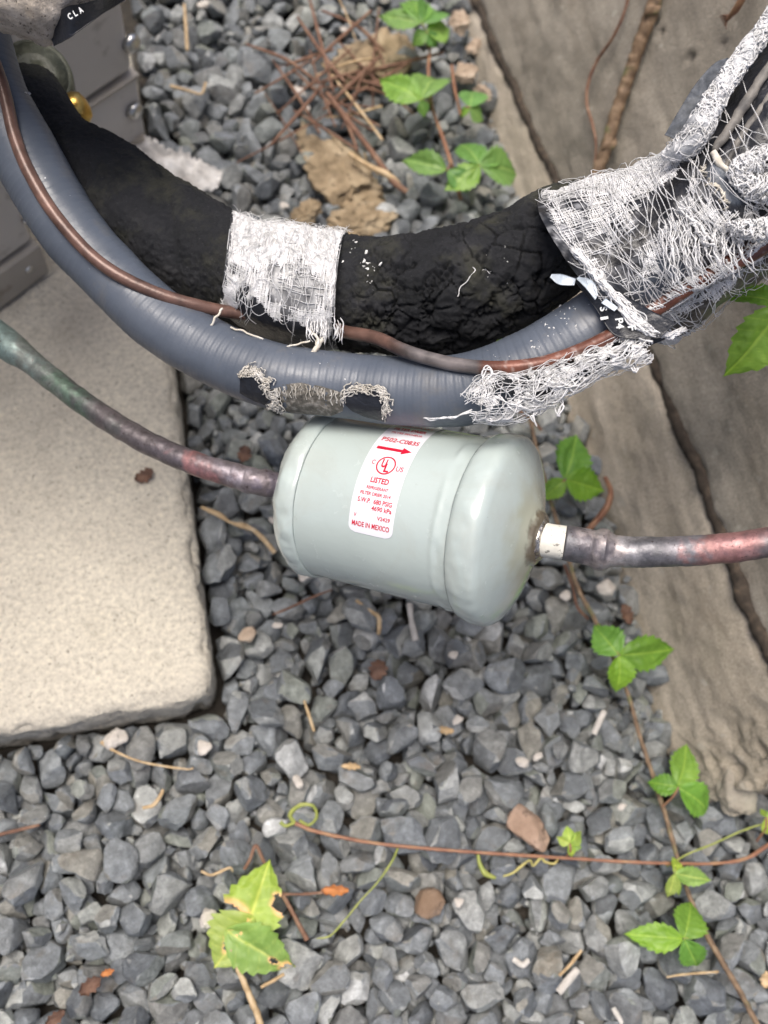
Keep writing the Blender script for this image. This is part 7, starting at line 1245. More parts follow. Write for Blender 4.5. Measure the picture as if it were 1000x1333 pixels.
# sheet edges of the black tape: ridges and the fin outside the roll
def ridge(name, pts, mat, seg=12, nz=.0008):
    c = spline(pix_path(pts), 90); V, F, _, _ = tube(c[:, :3], c[:, 3], seg, lambda s, t, P: fbm(P, 220, 2) * nz); return mkobj(name, V, F, mat, BW)
M_EDGE = simple('dusty_tape_edge', [(.3, (.09, .085, .08)), (.7, (.26, .24, .21))], 180, .6, [(500, .0003)])
ridge('tape_fold', [(930, 196, .3265, .0012), (948, 170, .325, .0017), (975, 128, .324, .0018), (1010, 75, .323, .0018), (1060, 0, .32, .0018)], M_EDGE)
ridge('tape_fold', [(942, 224, .3255, .0009), (958, 190, .324, .0012), (985, 150, .323, .0013), (1020, 100, .322, .0013)], M_EDGE)
ridge('tape_fold', [(928, 198, .3255, .0011), (938, 214, .3245, .0011), (952, 226, .324, .0010)], M_OLDG)
def flap(name, sec, mat, nu=40, nv=24, wr=.0012, seed=0, ragged=0.):
    """thin crumpled sheet between two edges, with a real thickness"""
    rows = spline([list(dp(*a)) + list(dp(*b)) for a, b in sec], nu); uu = np.linspace(0, 1, nv)[None, :, None]
    P = rows[:, None, :3] * (1 - uu) + rows[:, None, 3:] * uu
    if ragged:
        e = fbm(np.stack([np.arange(nu) * .35, np.zeros(nu), np.zeros(nu)], 1), 1, 3, seed) * ragged
        e2 = fbm(np.stack([np.arange(nu) * .35, np.ones(nu) * 5, np.zeros(nu)], 1), 1, 3, seed) * ragged
        a, b = P[:, :1], P[:, -1:]; t = uu * (1 - e[:, None, None] - e2[:, None, None]) + e[:, None, None]; P = a * (1 - t) + b * t
    P = P.reshape(-1, 3); P = P + BACK * (fbm(P, 90, 3, seed) * wr * 2)[:, None]
    Q = P - BACK * .0004; n = len(P); F = gridF(nu, nv)
    E = [i * nv for i in range(nu)] ; F2 = F[:, ::-1] + n; side = []
    for a, b in zip(range(nu - 1), range(1, nu)):
        side += [[a * nv, a * nv + n, b * nv + n, b * nv], [a * nv + nv - 1, b * nv + nv - 1, b * nv + nv - 1 + n, a * nv + nv - 1 + n]]
    for a in range(nv - 1):
        side += [[a, a + 1, a + 1 + n, a + n], [(nu - 1) * nv + a, (nu - 1) * nv + a + n, (nu - 1) * nv + a + 1 + n, (nu - 1) * nv + a + 1]]
    return np.vstack([P, Q]), F.tolist() + F2.tolist() + side
M_FIN = simple('grey_black_tape_fin', [(.3, (.03, .035, .042)), (.6, (.09, .10, .115)), (.8, (.2, .21, .22))], 400, .6, [(600, .0004)])
V, F = flap('fin', [((865, 176, .336), (880, 182, .333)), ((880, 150, .335), (903, 160, .331)), ((905, 110, .334), (928, 125, .330)), ((930, 82, .333), (945, 100, .329)), ((948, 74, .332), (955, 84, .329))], M_FIN); mkobj('tape_flap', V, F, M_FIN, BW)
# printed black tape tail under the rim, with what is left of its print
V, F = flap('tail', [((758, 378, .3425), (744, 360, .3425)), ((778, 405, .3395), (775, 360, .338)), ((795, 432, .3370), (815, 385, .333)), ((815, 441, .3355), (850, 405, .333)), ((860, 440, .334), (880, 420, .332))], M_TAPE, wr=.0003); mkobj('tape_tail', V, F, M_TAPE, BW)
M_INK = simple('white_print', [(.3, (.6, .62, .62)), (.7, (.75, .77, .77))], 500, .6)
def flat_text(txt, px, py, dep, size, ang, parent, mat=M_INK, sx=1.):
    V2, F2 = text_mesh(txt, off=.02); a = math.radians(ang)
    asp = {1: (.38 if txt == '1' else .62), 2: 1.35, 3: 2.05}[len(txt.replace(' ', ''))] * sx
    x, y = V2[:, 0] * size * asp, -V2[:, 1] * size
    qx, qy = px + x * math.cos(a) - y * math.sin(a), py + x * math.sin(a) + y * math.cos(a)
    P = np.array([dp(u, w, dep) for u, w in zip(qx, qy)]); Pb = P - BACK * .0002
    return mkobj('lettering', P, F2, mat, parent, smooth=False)
flat_text('1', 787, 414, .3365, 10, 80, BW); flat_text('S', 786, 402, .3345, 9, 80, BW); flat_text('P4', 807, 421, .3335, 10, 82, BW); flat_text('F', 823, 427, .3325, 10, 78, BW)
M_FLAKE = simple('pale_blue_plastic_film', [(.3, (.36, .43, .50)), (.7, (.62, .68, .73))], 200, .35, [(300, .0006)])
for sec in ([((716, 361, .345), (718, 357, .345)), ((728, 370, .341), (732, 357, .341)), ((748, 371, .339), (750, 362, .339))], [((751, 362, .337), (757, 357, .337)), ((766, 378, .334), (774, 368, .334)), ((775, 390, .334), (779, 384, .334))], [((783, 394, .333), (789, 388, .333)), ((800, 405, .3325), (805, 400, .3325))]):
    V, F = flap('film', sec, M_FLAKE, 14, 8, .0006, 3); mkobj('film_shred', V, F, M_FLAKE, BW)

# ---- ragged gauze hanging below the copper line
RG = Loft([(600, 520, 612, 545, .348, .004), (640, 492, 662, 545, .3475, .006), (690, 488, 705, 528, .3465, .006), (735, 472, 740, 510, .344, .005), (775, 458, 785, 482, .342, .004), (815, 442, 822, 474, .340, .004), (848, 436, 850, 462, .339, .003)], .001, 5)
RGT = thing('ragged_gauze', 'torn tangle of white gauze hanging over the conduit beside the wrap', 'gauze', RG(np.array([.5]), np.array([.5]))[0])
def rd(px, py, u, v):
    n = fbm(np.stack([px, py, px * 0], 1), .05, 3, 9)
    d = .85 - .9 * sstep(0, .3, n)
    d = d * (1 - .9 * spot(px, py, 814, 458, 13, 7, 15)) * (1 - .8 * spot(px, py, 655, 505, 16, 10, -20)) * (1 - .6 * spot(px, py, 775, 480, 20, 10, -20))
    return d + .5 * spot(px, py, 835, 455, 16, 14)
ln = weave(RG, 150, 44, .02, 1.05, .00021, rd, 1.5, 41, .0006, 0, 1, 130)
ln += fibres(RG, 220, 42, .00020, lambda a, b, u, v: .9 - .8 * spot(a, b, 814, 458, 13, 7) + 0 * a, (.008, .03), (.0005, .003), .8, -.1, 1.2)
for k in range(60):
    u0, u1 = rg.uniform(0, .95), 0; u1 = u0 + rg.uniform(.05, .2)
    t = np.linspace(0, 1, 30); P = RG(np.clip(u0 + (u1 - u0) * t, 0, 1), rg.uniform(0, 1) + (rg.uniform(-.5, .5)) * t + .1 * np.sin(t * 3), .002 * np.sin(np.pi * t)); ln.append((P, rg.uniform(.00025, .00045)))
for k in range(26):                       # drawn straight threads towards the wrap
    y = rg.uniform(-6, 6); ln.append(strand([(715, 496 + y, .344), (760, 476 + y * .8, .341), (800, 456 + y * .6, .339), (845, 440 + y * .3, .338)], .0003, 60, .0003, k))
for pts in ([(612, 536, .346), (590, 543, .346), (565, 547, .347), (552, 545, .348)], [(622, 540, .346), (640, 548, .3455), (630, 540, .345)], [(700, 520, .345), (698, 535, .3445), (693, 545, .344), (698, 555, .344)], [(728, 505, .344), (733, 525, .3435), (727, 542, .343), (724, 530, .343)], [(640, 490, .345), (633, 478, .3445), (628, 487, .344), (634, 505, .344)], [(690, 520, .345), (680, 532, .344), (690, 540, .344)], [(822, 474, .339), (826, 484, .338), (832, 478, .338)], [(800, 470, .34), (806, 476, .339), (818, 476, .339)]):
    for j in range(3): ln.append(strand([(a + rg.uniform(-2, 2), b + rg.uniform(-2, 2), c) for a, b, c in pts], .00035, 40, .0006, j + int(pts[0][0])))
V, F = polytubes(ln); GT = mkobj('threads', V, F, M_GAUZE, RGT); tag(GT, kind='stuff')
V, F = flap('dark', [((622, 500, .350), (650, 488, .3495)), ((700, 520, .351), (705, 490, .3485)), ((760, 497, .350), (765, 462, .345)), ((830, 458, .346), (820, 440, .343)), ((870, 440, .341), (860, 432, .340))], M_TAPE, wr=.0008); mkobj('tape', V, F, M_TAPE, RGT)

# ---- torn patch on the conduit, black tape remains with a frayed edge
def cond_pt(px, py, lift=.0006):
    """point on the conduit's camera side seen at a pixel"""
    r = ray(px, py); best = None
    c, R = cp[:, :3], cp[:, 3]
    for t in np.arange(.30, .46, .0004):
        p = CAMP + r * t; d2 = ((c - p) ** 2).sum(1); j = d2.argmin()
        if d2[j] < (R[j] + lift) ** 2: return CAMP + r * t
        if best is None or d2[j] - R[j] ** 2 < best[0]: best = (d2[j] - R[j] ** 2, p)
    return best[1]
def cond_patch(poly_top, poly_bot, nu, nv, lift, seed, parent, name, mat, col=None):
    xs = np.linspace(poly_top[0][0], poly_top[-1][0], nu)
    yt = np.interp(xs, *zip(*poly_top)); yb = np.interp(xs, *zip(*poly_bot))
    P = np.array([cond_pt(x + pn(np.array([[x * .2, i, seed]]), .3)[0] * 3, a + (b - a) * w, lift) for i, (x, a, b) in enumerate(zip(xs, yt, yb)) for w in np.linspace(0, 1, nv)])
    P += BACK * (fbm(P, 200, 2, seed) * .0007)[:, None]
    return mkobj(name, P, gridF(nu, nv), mat, parent)
TP = thing('torn_tape_remains', 'torn black tape scraps with frayed white edges on the conduit above the canister', 'tape', cond_pt(400, 510))
cond_patch([(312, 490), (318, 489), (340, 496), (352, 505)], [(312, 512), (330, 522), (345, 528), (352, 520)], 14, 8, .0007, 1, TP, 'black_scrap', M_TAPE)
cond_patch([(448, 520), (455, 507), (470, 504), (500, 510), (503, 514)], [(448, 524), (460, 537), (480, 544), (500, 549), (504, 548)], 16, 9, .0007, 2, TP, 'black_scrap', M_TAPE)
M_RES = simple('dirty_adhesive_residue', [(.3, (.05, .047, .04)), (.5, (.13, .12, .10)), (.7, (.32, .30, .27))], 380, .7, [(500, .0008)])
cond_patch([(352, 508), (370, 500), (392, 498), (420, 503), (447, 512)], [(352, 528), (380, 538), (410, 540), (430, 542), (447, 535)], 30, 12, .0004, 3, TP, 'residue_patch', M_RES)
ln = []; rg = np.random.RandomState(5)
edge = spline([(310, 490, 0), (318, 484, 0), (335, 483, 0), (340, 492, 0), (350, 494, 0), (345, 506, 0), (356, 518, 0), (362, 532, 0), (350, 530, 0)], 80)
edge2 = spline([(446, 525, 0), (452, 510, 0), (468, 503, 0), (485, 506, 0), (500, 510, 0), (503, 525, 0), (505, 548, 0)], 60)
for E_, cnt in ((edge, 130), (edge2, 70)):
    for k in range(cnt):
        i = rg.randint(0, len(E_) - 6); m = rg.randint(4, 14); seg = E_[i:i + m:1]
        if len(seg) < 4: continue
        w = rg.normal(size=(len(seg), 2)).cumsum(0) * 1.3 + rg.uniform(-3, 3, 2)
        P = np.array([cond_pt(a + p, b + q, .0010 + .0012 * rg.rand()) for (a, b, _), (p, q) in zip(seg, w)]); ln.append((spline(P, 18), rg.uniform(.0002, .0004)))
for k in range(46):
    x = rg.uniform(355, 450); y = np.interp(x, [355, 392, 450], [506, 499, 512]); h = rg.uniform(4, 20)
    P = np.array([cond_pt(x + rg.uniform(-2, 2), y + h * t, .0009) for t in (0, .4, .7, 1)]); ln.append((spline(P, 14), rg.uniform(.00012, .0003)))
V, F = polytubes(ln); o = mkobj('frayed_edge', V, F, simple('dusty_white_fray', [(.3, (.38, .34, .27)), (.6, (.62, .60, .56)), (.8, (.8, .8, .8))], 70, .9), TP); tag(o, kind='stuff')
# paint flecks: on the conduit and on the foam, small raised chips
def foam_pt(px, py, lift=.0002):
    r = ray(px, py); c, R = fp_[:, :3], fp_[:, 3]
    for t in np.arange(.33, .47, .0004):
        p = CAMP + r * t; d2 = ((c - p) ** 2).sum(1); j = d2.argmin()
        if d2[j] < (R[j] + lift) ** 2: return p
    return CAMP + r * .4
def chips(parent, fn, spots_, name, mat, seed):
    rg = np.random.RandomState(seed); VV, FF, off = [], [], 0
    for (cx, cy, sx_, sy_, n, lo, hi) in spots_:
        for k in range(n):
            x, y = cx + rg.normal() * sx_, cy + rg.normal() * sy_; p = fn(x, y); m = rg.randint(5, 9); r = rg.uniform(lo, hi)
            X1 = nrm(np.cross(BACK, rg.normal(size=3))); Y1 = np.cross(BACK, X1); a = np.sort(rg.uniform(0, 6.28, m)); rr = r * rg.uniform(.4, 1.2, m)
            ring = p + BACK * .0002 + (X1 * np.cos(a)[:, None] * rr[:, None] * rg.uniform(.4, 1) + Y1 * np.sin(a)[:, None] * rr[:, None])
            VV.append(np.vstack([ring, ring - BACK * .0012, p + BACK * .0006])); FF += [[off + i, off + (i + 1) % m, off + 2 * m] for i in range(m)] + [[off + i, off + m + i, off + m + (i + 1) % m, off + (i + 1) % m] for i in range(m)]
            off += 2 * m + 1
    o = mkobj(name, np.vstack(VV), FF, mat, parent, smooth=False); tag(o, kind='stuff'); return o
M_FLK = simple('white_flecks', [(.3, (.6, .6, .58)), (.7, (.82, .82, .8))], 300, .7)
chips(FM, lambda x, y: foam_pt(x, y, -.0004), [(467, 345, 11, 16, 40, .0004, .0013), (452, 360, 3, 10, 8, .0005, .0012), (478, 365, 6, 8, 14, .0003, .001), (648, 340, 9, 10, 16, .0003, .001), (632, 352, 6, 5, 6, .0003, .0007), (292, 352, 12, 20, 5, .0003, .0006)], 'white_flecks', M_FLK, 3)
chips(CD, lambda x, y: cond_pt(x, y, -.0001), [(720, 425, 22, 5, 12, .0003, .0008), (735, 412, 8, 10, 14, .0003, .0009), (700, 447, 10, 8, 12, .0003, .0009), (655, 465, 16, 3, 6, .0003, .0007), (36, 122, 3, 3, 3, .0004, .0008), (420, 480, 60, 12, 8, .0002, .0005)], 'white_flecks', M_FLK, 4)
V, F = polytubes([strand([(595, 385, .378), (602, 372, .3775), (612, 362, .377), (618, 350, .377), (612, 345, .377)], .0003, 40, .0004, 3), strand([(620, 352, .377), (632, 352, .377), (640, 358, .377)], .0003, 30, .0004, 5)]); mkobj('stray_thread', V, F, M_GAUZE, FM)

# ---- speckled wrapped line end, top left
TL = Loft([(-60, -160, -70, 20, .352, .03), (0, -150, -6, 38, .35, .03), (30, -140, 22, 44, .35, .03), (70, -130, 62, 56, .35, .03), (95, -125, 90, 42, .35, .03), (120, -120, 116, 24, .352, .03), (150, -115, 148, 10, .355, .03), (185, -110, 182, -14, .36, .026)], .003, 8)
TW = thing('speckled_pipe_wrap', 'beige speckled wrapped pipe end over the conduit, with black tape underneath', 'pipe wrap', dp(70, 0, .33))
V, F = TL.mesh(110, 90)
V = V + nrm(V - dp(70, -50, .35)) * (fbm(V, 180, 3, 3) * .0014)[:, None]
def speck():
    s = NT('beige_speckled_wrap'); c = s.ramp(s.noise(120, 6, .7), [(.3, (.32, .275, .225)), (.5, (.50, .44, .37)), (.7, (.62, .56, .49))])
    c = s.mix(s.ramp(s.noise(520, 4, .75), [(.58, 0.), (.64, .9)]), c, (.03, .022, .018)); return s.out(c, .9, s.bump(s.noise(500, 6, .7), .0012))
mkobj('speckled_wrap', V, F, speck(), TW)
V, F = flap('t', [((70, 60, .338), (60, 30, .336)), ((90, 49, .330), (84, 10, .324)), ((112, 33, .330), (104, 5, .323)), ((140, 14, .332), (138, -5, .326)), ((170, -6, .336), (168, -30, .332))], M_TAPE, wr=.0004); mkobj('black_tape', V, F, M_TAPE, TW)
flat_text('C', 91, 21, .3225, 8, -28, TW); flat_text('L', 98, 17, .3225, 8, -30, TW, sx=.8); flat_text('A', 105, 13, .3225, 8, -32, TW)
# ------------------------------------------------------------------ creepers, twigs, leaves and litter
def leaf_mat(name, dark, mid, light):
    s = NT(name); at = s.n('ShaderNodeAttribute', attribute_name='Col')
    c = s.ramp(s.noise(55, 5, .65), [(.3, dark), (.55, mid), (.75, light)])
    c = s.mix(1., c, at.outputs['Color'], 'MULTIPLY')
    n = s.bump(s.noise(500, 4, .6), .0003, .7)
    s.out(c, .45, n, Specular_IOR_Level=.4)
    tr = s.n('ShaderNodeBsdfTranslucent'); s.l(s.mix(1., c, (1.5, 1.7, .6), 'MULTIPLY'), tr.inputs[0]); mx = s.n('ShaderNodeMixShader'); mx.inputs[0].default_value = .28
    s.l(s.b.outputs[0], mx.inputs[1]); s.l(tr.outputs[0], mx.inputs[2]); s.l(mx.outputs[0], s.t.nodes['Material Output'].inputs[0]); return s.m
M_LEAF = leaf_mat('creeper_leaf', (.13, .27, .035), (.19, .37, .05), (.26, .45, .075))
M_LEAFD = leaf_mat('shaded_creeper_leaf', (.13, .26, .06), (.18, .34, .08), (.23, .40, .105))  # slightly duller, cooler copy of creeper_leaf with shade put into the colour
M_LEAFY = leaf_mat('young_yellow_green_leaf', (.24, .36, .06), (.34, .47, .10), (.46, .58, .17))
M_STEM = simple('brown_vine_bark', [(.3, (.10, .065, .04)), (.5, (.19, .125, .075)), (.75, (.30, .22, .14))], 180, .7, [(500, .0005)], spots=[(60, .58, .7, (.13, .14, .055))])
M_RED = simple('reddish_vine_skin', [(.3, (.19, .08, .05)), (.55, (.30, .15, .085)), (.75, (.38, .25, .13))], 90, .5, [(500, .0003)])
M_GREENST = simple('green_tendril', [(.3, (.20, .25, .05)), (.7, (.36, .38, .10))], 120, .5)
M_TWIG = simple('reddish_dry_twig', [(.3, (.10, .05, .035)), (.5, (.18, .095, .06)), (.75, (.28, .18, .12))], 140, .8, [(500, .0004)])
M_STRAW = simple('pale_dry_straw', [(.3, (.30, .20, .10)), (.5, (.47, .34, .19)), (.75, (.60, .48, .32))], 160, .65, [(600, .0003)])

def leaflet(base, tip, width, parent, mat, seed=0, up=BACK, name='leaflet', curl=1., holes=()):
    base, tip = np.asarray(base), np.asarray(tip); L = np.linalg.norm(tip - base); ax = (tip - base) / L
    nv = nrm(np.asarray(up) - np.asarray(up) @ ax * ax); sd = np.cross(ax, nv); W = width
    nt_, ns = 46, 21
    t = np.linspace(0, 1, nt_); prof = np.sin(np.pi * np.clip(t, 0, 1) ** .82) ** .85 * (1 - .25 * t ** 3); prof[0] = .04; prof[-1] = .0
    teeth = 1 + .22 * ((t * 7.5 + .1 * seed) % 1.0 - .45) * sstep(.12, .3, t)
    prof = prof * teeth
    ss = np.linspace(-1, 1, ns); T, S_ = np.meshgrid(t, ss, indexing='ij')
    x = S_ * prof[:, None] * W / 2; asym = 1 + .10 * math.sin(seed * 3.1) * np.sign(S_); x = x * asym
    y = T * L - np.abs(S_) ** 1.5 * L * .03
    vein = np.abs(((T * 6.2 - np.abs(S_) * prof[:, None] * 1.1) % 1.0) - .5) * 2          # 1 on a side vein
    vn = sstep(.86, 1., vein) * (np.abs(S_) < .93) * (T < .9); mid = np.exp(-(x / (W * .018)) ** 2)
    q = np.stack([T.ravel() * 2 + seed * 3.3, S_.ravel() * 1.5, T.ravel() * 0], 1)
    z = curl * (1 + .7 * math.sin(seed * 4.1)) * (np.abs(x) * .22 - L * .16 * T ** 2 + L * .05 * np.sin(np.pi * T)) + (fbm(q, 1.1, 2).reshape(T.shape) * .07 * L) - (vn * .012 + mid * .02) * W * .5 + sstep(.6, 0, vein) * W * .008
    P = base + ax * y[..., None] + sd * x[..., None] + nv * z[..., None]
    tnt = np.array([1 + .22 * math.sin(seed * 1.7), 1 + .14 * math.sin(seed * 1.7 + .4), 1 + .2 * math.sin(seed * 2.9)])
    f = np.maximum(vn * .35, mid * .8); col = tnt * np.ones(T.shape + (3,)) + f[..., None] * np.array([1.0, .55, .8])
    F = gridF(nt_, ns)
    if holes:
        cx = T.ravel()[F].mean(1); cs = S_.ravel()[F].mean(1)
        hf = fbm(np.stack([cx * 3, cs * 2, cx * 0 + seed], 1), 1.2, 3); keep = np.ones(len(F), bool)
        hf = hf * .35
        for a, b, ra, rb in holes:
            dd = np.hypot((cx - a) / ra, (cs - b) / rb) + hf; keep &= dd > 1
            m = sstep(1.6, 1.05, np.hypot((T - a) / ra, (S_ - b) / rb)); col = col * (1 - m[..., None]) + np.array([3.0, 1.3, 3.0]) * m[..., None]
        F = F[keep]
    return mkobj(name, P.reshape(-1, 3), F, mat, parent, col=col.reshape(-1, 3))
def vine(name, pts, parent, mat, seg=10, n=None, nz=.0004, seed=0):
    c = spline(pts, n or 22 * len(pts)); 
    P, F, S, T = tube(c[:, :3], c[:, 3], seg, lambda s, t, P: fbm(P, 190, 2, seed) * nz + .035 * c[:, 3].mean() * np.exp(-(((s / .016) % 1 - .5) / .09) ** 2), ref=(.2, .3, .93))
    return mkobj(name, P, F, mat, parent)
def zp(pts): return [list(gz(a, b, z)) + [r] for a, b, z, r in pts]
LID = [0]
def leaf(parent, joint, stem_from, tips, mat, z, rel=.66, dz=-.006, xw=None):
    """a three-part leaf: joint pixel, where the petiole starts, tip pixels"""
    LID[0] += 1; j = gz(*joint, z) if xw is None else dp(*joint, xw)
    s0 = gz(stem_from[0], stem_from[1], stem_from[2]) if xw is None else dp(stem_from[0], stem_from[1], stem_from[2])
    mp = (s0 + j) / 2 + np.array([0, 0, .004]); c = spline([list(s0) + [.0008], list(mp) + [.0007], list(j) + [.0006]], 16)
    V, F, _, _ = tube(c[:, :3], c[:, 3], 8, ref=(.2, .3, .93)); lf = mkobj('leaf', V, F, M_RED if LID[0] % 2 else M_GREENST, parent)
    for k, tp in enumerate(tips):
        e = gz(tp[0], tp[1], z + dz * (1 + .3 * k)) if xw is None else dp(tp[0], tp[1], xw + .012)
        w = tp[2] if len(tp) > 2 else rel
        st = j + (e - j) * .04
        # sub-part of the leaf
        o = leaflet(st, e, np.linalg.norm(e - j) * w, lf, mat, LID[0] * 3 + k, up=nrm(BACK * .7 + np.array([.0, 0, .6]) + np.array([math.sin(LID[0] * 2.3 + k), math.cos(LID[0] * 1.7 + k), 0]) * .25))
    return lf
def jitpath(pts, seed, amp): 
    return pts
# main creeper down the foot of the wall
V1 = thing('creeper_vine', 'brown creeper stem with green three-part leaves running down beside the wall foot', 'vine', gz(780, 800, .01))
vine('stem', zp([(676, 505, .045, .0013), (690, 545, .04, .0014), (700, 590, .035, .0014), (716, 650, .03, .0014), (738, 720, .024, .0015), (752, 765, .02, .0015), (775, 808, .018, .0015), (800, 860, .016, .0014), (818, 905, .013, .0014), (832, 955, .012, .0014), (850, 1010, .012, .0015), (866, 1060, .012, .0015), (880, 1110, .012, .0015), (897, 1165, .012, .0015), (918, 1213, .012, .0016), (945, 1260, .012, .0017), (968, 1300, .012, .0017), (992, 1345, .012, .0018), (1020, 1400, .008, .0018)]), V1, M_STEM, nz=.0006)
leaf(V1, (736, 624), (716, 648, .03), [(755, 560, .62), (700, 600 + 15, .55), (790, 636, .72)][:1] + [(790, 640, .72), (704, 652, .66)], M_LEAF, .045)
leaf(V1, (806, 853), (778, 812, .018), [(884, 846, .52), (772, 812, .85), (806, 905, .72)], M_LEAF, .035)
leaf(V1, (883, 1025), (862, 1050, .012), [(897, 966, .66), (842, 1017, .75), (932, 1058, .66), ], M_LEAF, .026)
leaf(V1, (890, 1222), (917, 1210, .012), [(812, 1216, .48), (903, 1170, .82), (912, 1266, .68)], M_LEAF, .024)
V2_ = thing('runner_vine', 'thin reddish runner with tiny bright green leaves lying across the gravel', 'vine', gz(700, 1110, .01))
vine('stem', zp([(384, 1072, 0.017, .0012), (410, 1082, 0.017, .0012), (440, 1089, 0.016, .0011), (490, 1098, 0.015, .0011), (560, 1105, 0.015, .0010), (640, 1111, 0.016, .0010), (720, 1116, 0.015, .0010), (800, 1121, 0.016, .0010), (870, 1124, 0.019, .0010), (930, 1124, 0.018, .0010), (970, 1118, 0.017, .0011), (1000, 1100, 0.016, .0013), (1060, 1060, 0.013, .0015)]), V2_, M_RED, nz=.0004)
leaf(V2_, (742, 1098), (738, 1115, .013), [(738, 1074, .75), (724, 1090, .7), (760, 1082, .6), (758, 1104, .7), (746, 1118, .5)], M_LEAFY, .022, dz=-.002)
leaf(V2_, (878, 1137), (872, 1124, .015), [(928, 1147, .42), (880, 1112, .62), (870, 1172, .5), (885, 1168, .3)], M_LEAFY, .026)
leaf(V2_, (998, 1064), (985, 1095, .013), [(990, 1052, .6), (1020, 1058, .6), (1004, 1090, .6)], M_LEAFY, .03)
for pts in ([(384, 1072, .016, .0012), (378, 1060, .018, .0014), (392, 1048, .022, .0012), (408, 1050, .022, .0011), (412, 1064, .018, .0010), (402, 1074, .016, .0009), (390, 1068, .018, .0008)], [(384, 1071, .017, .0010), (372, 1075, .018, .0011), (365, 1070, .018, .0013)]): vine('tendril', zp(pts), V2_, M_GREENST, 8)
vine('tendril', zp([(518, 1104, .013, .0006), (510, 1122, .015, .0006), (492, 1148, .012, .0005), (470, 1172, .011, .0005), (447, 1200, .011, .0005), (430, 1218, .011, .0005), (412, 1222, .010, .0004)]), V2_, M_GREENST, 7)
vine('tendril', zp([(728, 1115, .013, .0006), (722, 1124, .016, .0007), (710, 1122, .014, .0007), (704, 1117, .015, .0008), (694, 1127, .014, .0007), (690, 1120, .016, .0007), (678, 1128, .014, .0008), (668, 1136, .013, .0007), (655, 1141, .012, .0006)]), V2_, simple('yellow_tendril', [(.3, (.36, .34, .10)), (.7, (.5, .42, .16))], 100, .5), 7)
vine('tendril', zp([(622, 1110, .013, .0009), (625, 1125, .014, .0012), (632, 1137, .014, .0018), (645, 1143, .013, .0010)]), V2_, M_GREENST, 7)
vine('tendril', zp([(868, 1128, .015, .0005), (895, 1112, .02, .0005), (930, 1098, .02, .0006), (965, 1082, .022, .0006), (995, 1074, .024, .0006), (1010, 1090, .02, .0007)]), V2_, M_GREENST, 7)
# upper creeper
V3 = thing('creeper_vine', 'out of focus green creeper with four leaves growing in the gap behind the foam pipe', 'vine', gz(580, 170, .02))
vine('stem', zp([(560, 60, .03, .0012), (558, 95, .03, .0012), (563, 140, .025, .0013), (575, 175, .02, .0015), (588, 215, .02, .0015), (600, 260, .015, .0015)]), V3, M_RED)
vine('stem', zp([(588, 85, .02, .0012), (592, 115, .025, .0012), (600, 150, .025, .0011)]), V3, M_RED)
leaf(V3, (549, 30), (556, 60, .03), [(492, 18, .55), (572, 2, .7), (534, -8, .6)], M_LEAFD, .05); leaf(V3, (556, 42), (558, 62, .03), [(588, 36, .8), (535, 58, .8), (570, 62, .8)], M_LEAFD, .045)
leaf(V3, (548, 130), (561, 135, .026), [(492, 98, .56), (572, 88, .66), (553, 154, .72)], M_LEAFD, .045)
leaf(V3, (612, 140), (600, 150, .025), [(616, 113, .8), (598, 152, .7), (630, 158, .9)], M_LEAFD, .035)
leaf(V3, (625, 215), (592, 232, .02), [(600, 180, .75), (645, 200, .7), (578, 248, .62), (680, 222, .85)], M_LEAFD, .040); leaf(V3, (582, 222), (588, 215, .02), [(520, 205, .5), (612, 250, .7)], M_LEAFD, .036)
# single leaf low between foam and conduit, and the big leaf at the right edge
V4 = thing('creeper_leaf', 'small bright green leaf showing through the gap between foam and conduit', 'leaf', gz(615, 450, .02))
leaflet(gz(585, 452, .03), gz(665, 440, .03), .022, V4, M_LEAF, 5)
vine('petiole', zp([(585, 452, .03, .0007), (572, 460, .02, .0007), (560, 470, .01, .0007)]), V4, M_RED)
V5 = thing('creeper_leaf', 'large pale green three-part creeper leaf before the wall at the right', 'leaf', dp(985, 400, .42))
leaf(V5, (1020, 398), (1050, 360, .44), [(946, 494, .66), (942, 378, .50), (1050, 480, .6)], M_LEAF, 0, xw=.420)
# woody stem and thread-thin stem on the wall
V6 = thing('woody_stem', 'thick brown woody vine stem climbing the concrete wall', 'vine', gx(820, 110, .268))
def wp(pts): return [list(gx(a, b, x)) + [r] for a, b, x, r in pts]
vine('stem', wp([(770, 262, .262, .0042), (778, 225, .264, .0042), (790, 190, .266, .0044), (803, 145, .267, .0043), (818, 100, .268, .0043), (832, 60, .268, .0043), (848, 15, .268, .0046), (862, -30, .268, .0044), (885, -120, .268, .0042)]), V6, M_STEM, 16, nz=.0012)
for q in ((792, 188), (848, 12)):
    c = gx(*q, .266); P, Fc = stone_shape(7, 3, .1); mkobj('node', P * .0062 + c, Fc, M_STEM, V6)
V7 = thing('thin_stem', 'thread-thin brown stem looping down the wall beside the woody stem', 'vine', gx(770, 110, .27))
vine('stem', wp([(822, -40, .271, .0011), (816, 5, .271, .0011), (800, 45, .270, .0011), (778, 78, .270, .0012), (766, 108, .269, .0013), (764, 135, .269, .0012), (772, 165, .27, .0011), (776, 190, .27, .0009), (772, 230, .27, .0008)]), V7, M_TWIG, 8)
V8 = thing('snapped_red_twig', 'snapped reddish twig tip poking in at the upper right of the wall', 'twig', gx(958, 12, .26))
vine('twig', wp([(985, -40, .262, .002), (968, -5, .264, .0022), (958, 12, .266, .0020), (948, 24, .269, .0012)]), V8, M_RED, 10)
for k in range(5): vine('splinter', wp([(951, 20, .268, .0007), (946 - k, 28 - k * 2, .269, .0005), (941 - 2 * k + 4, 32 - k * 4 + 6, .270, .0003)]), V8, M_TWIG, 5)
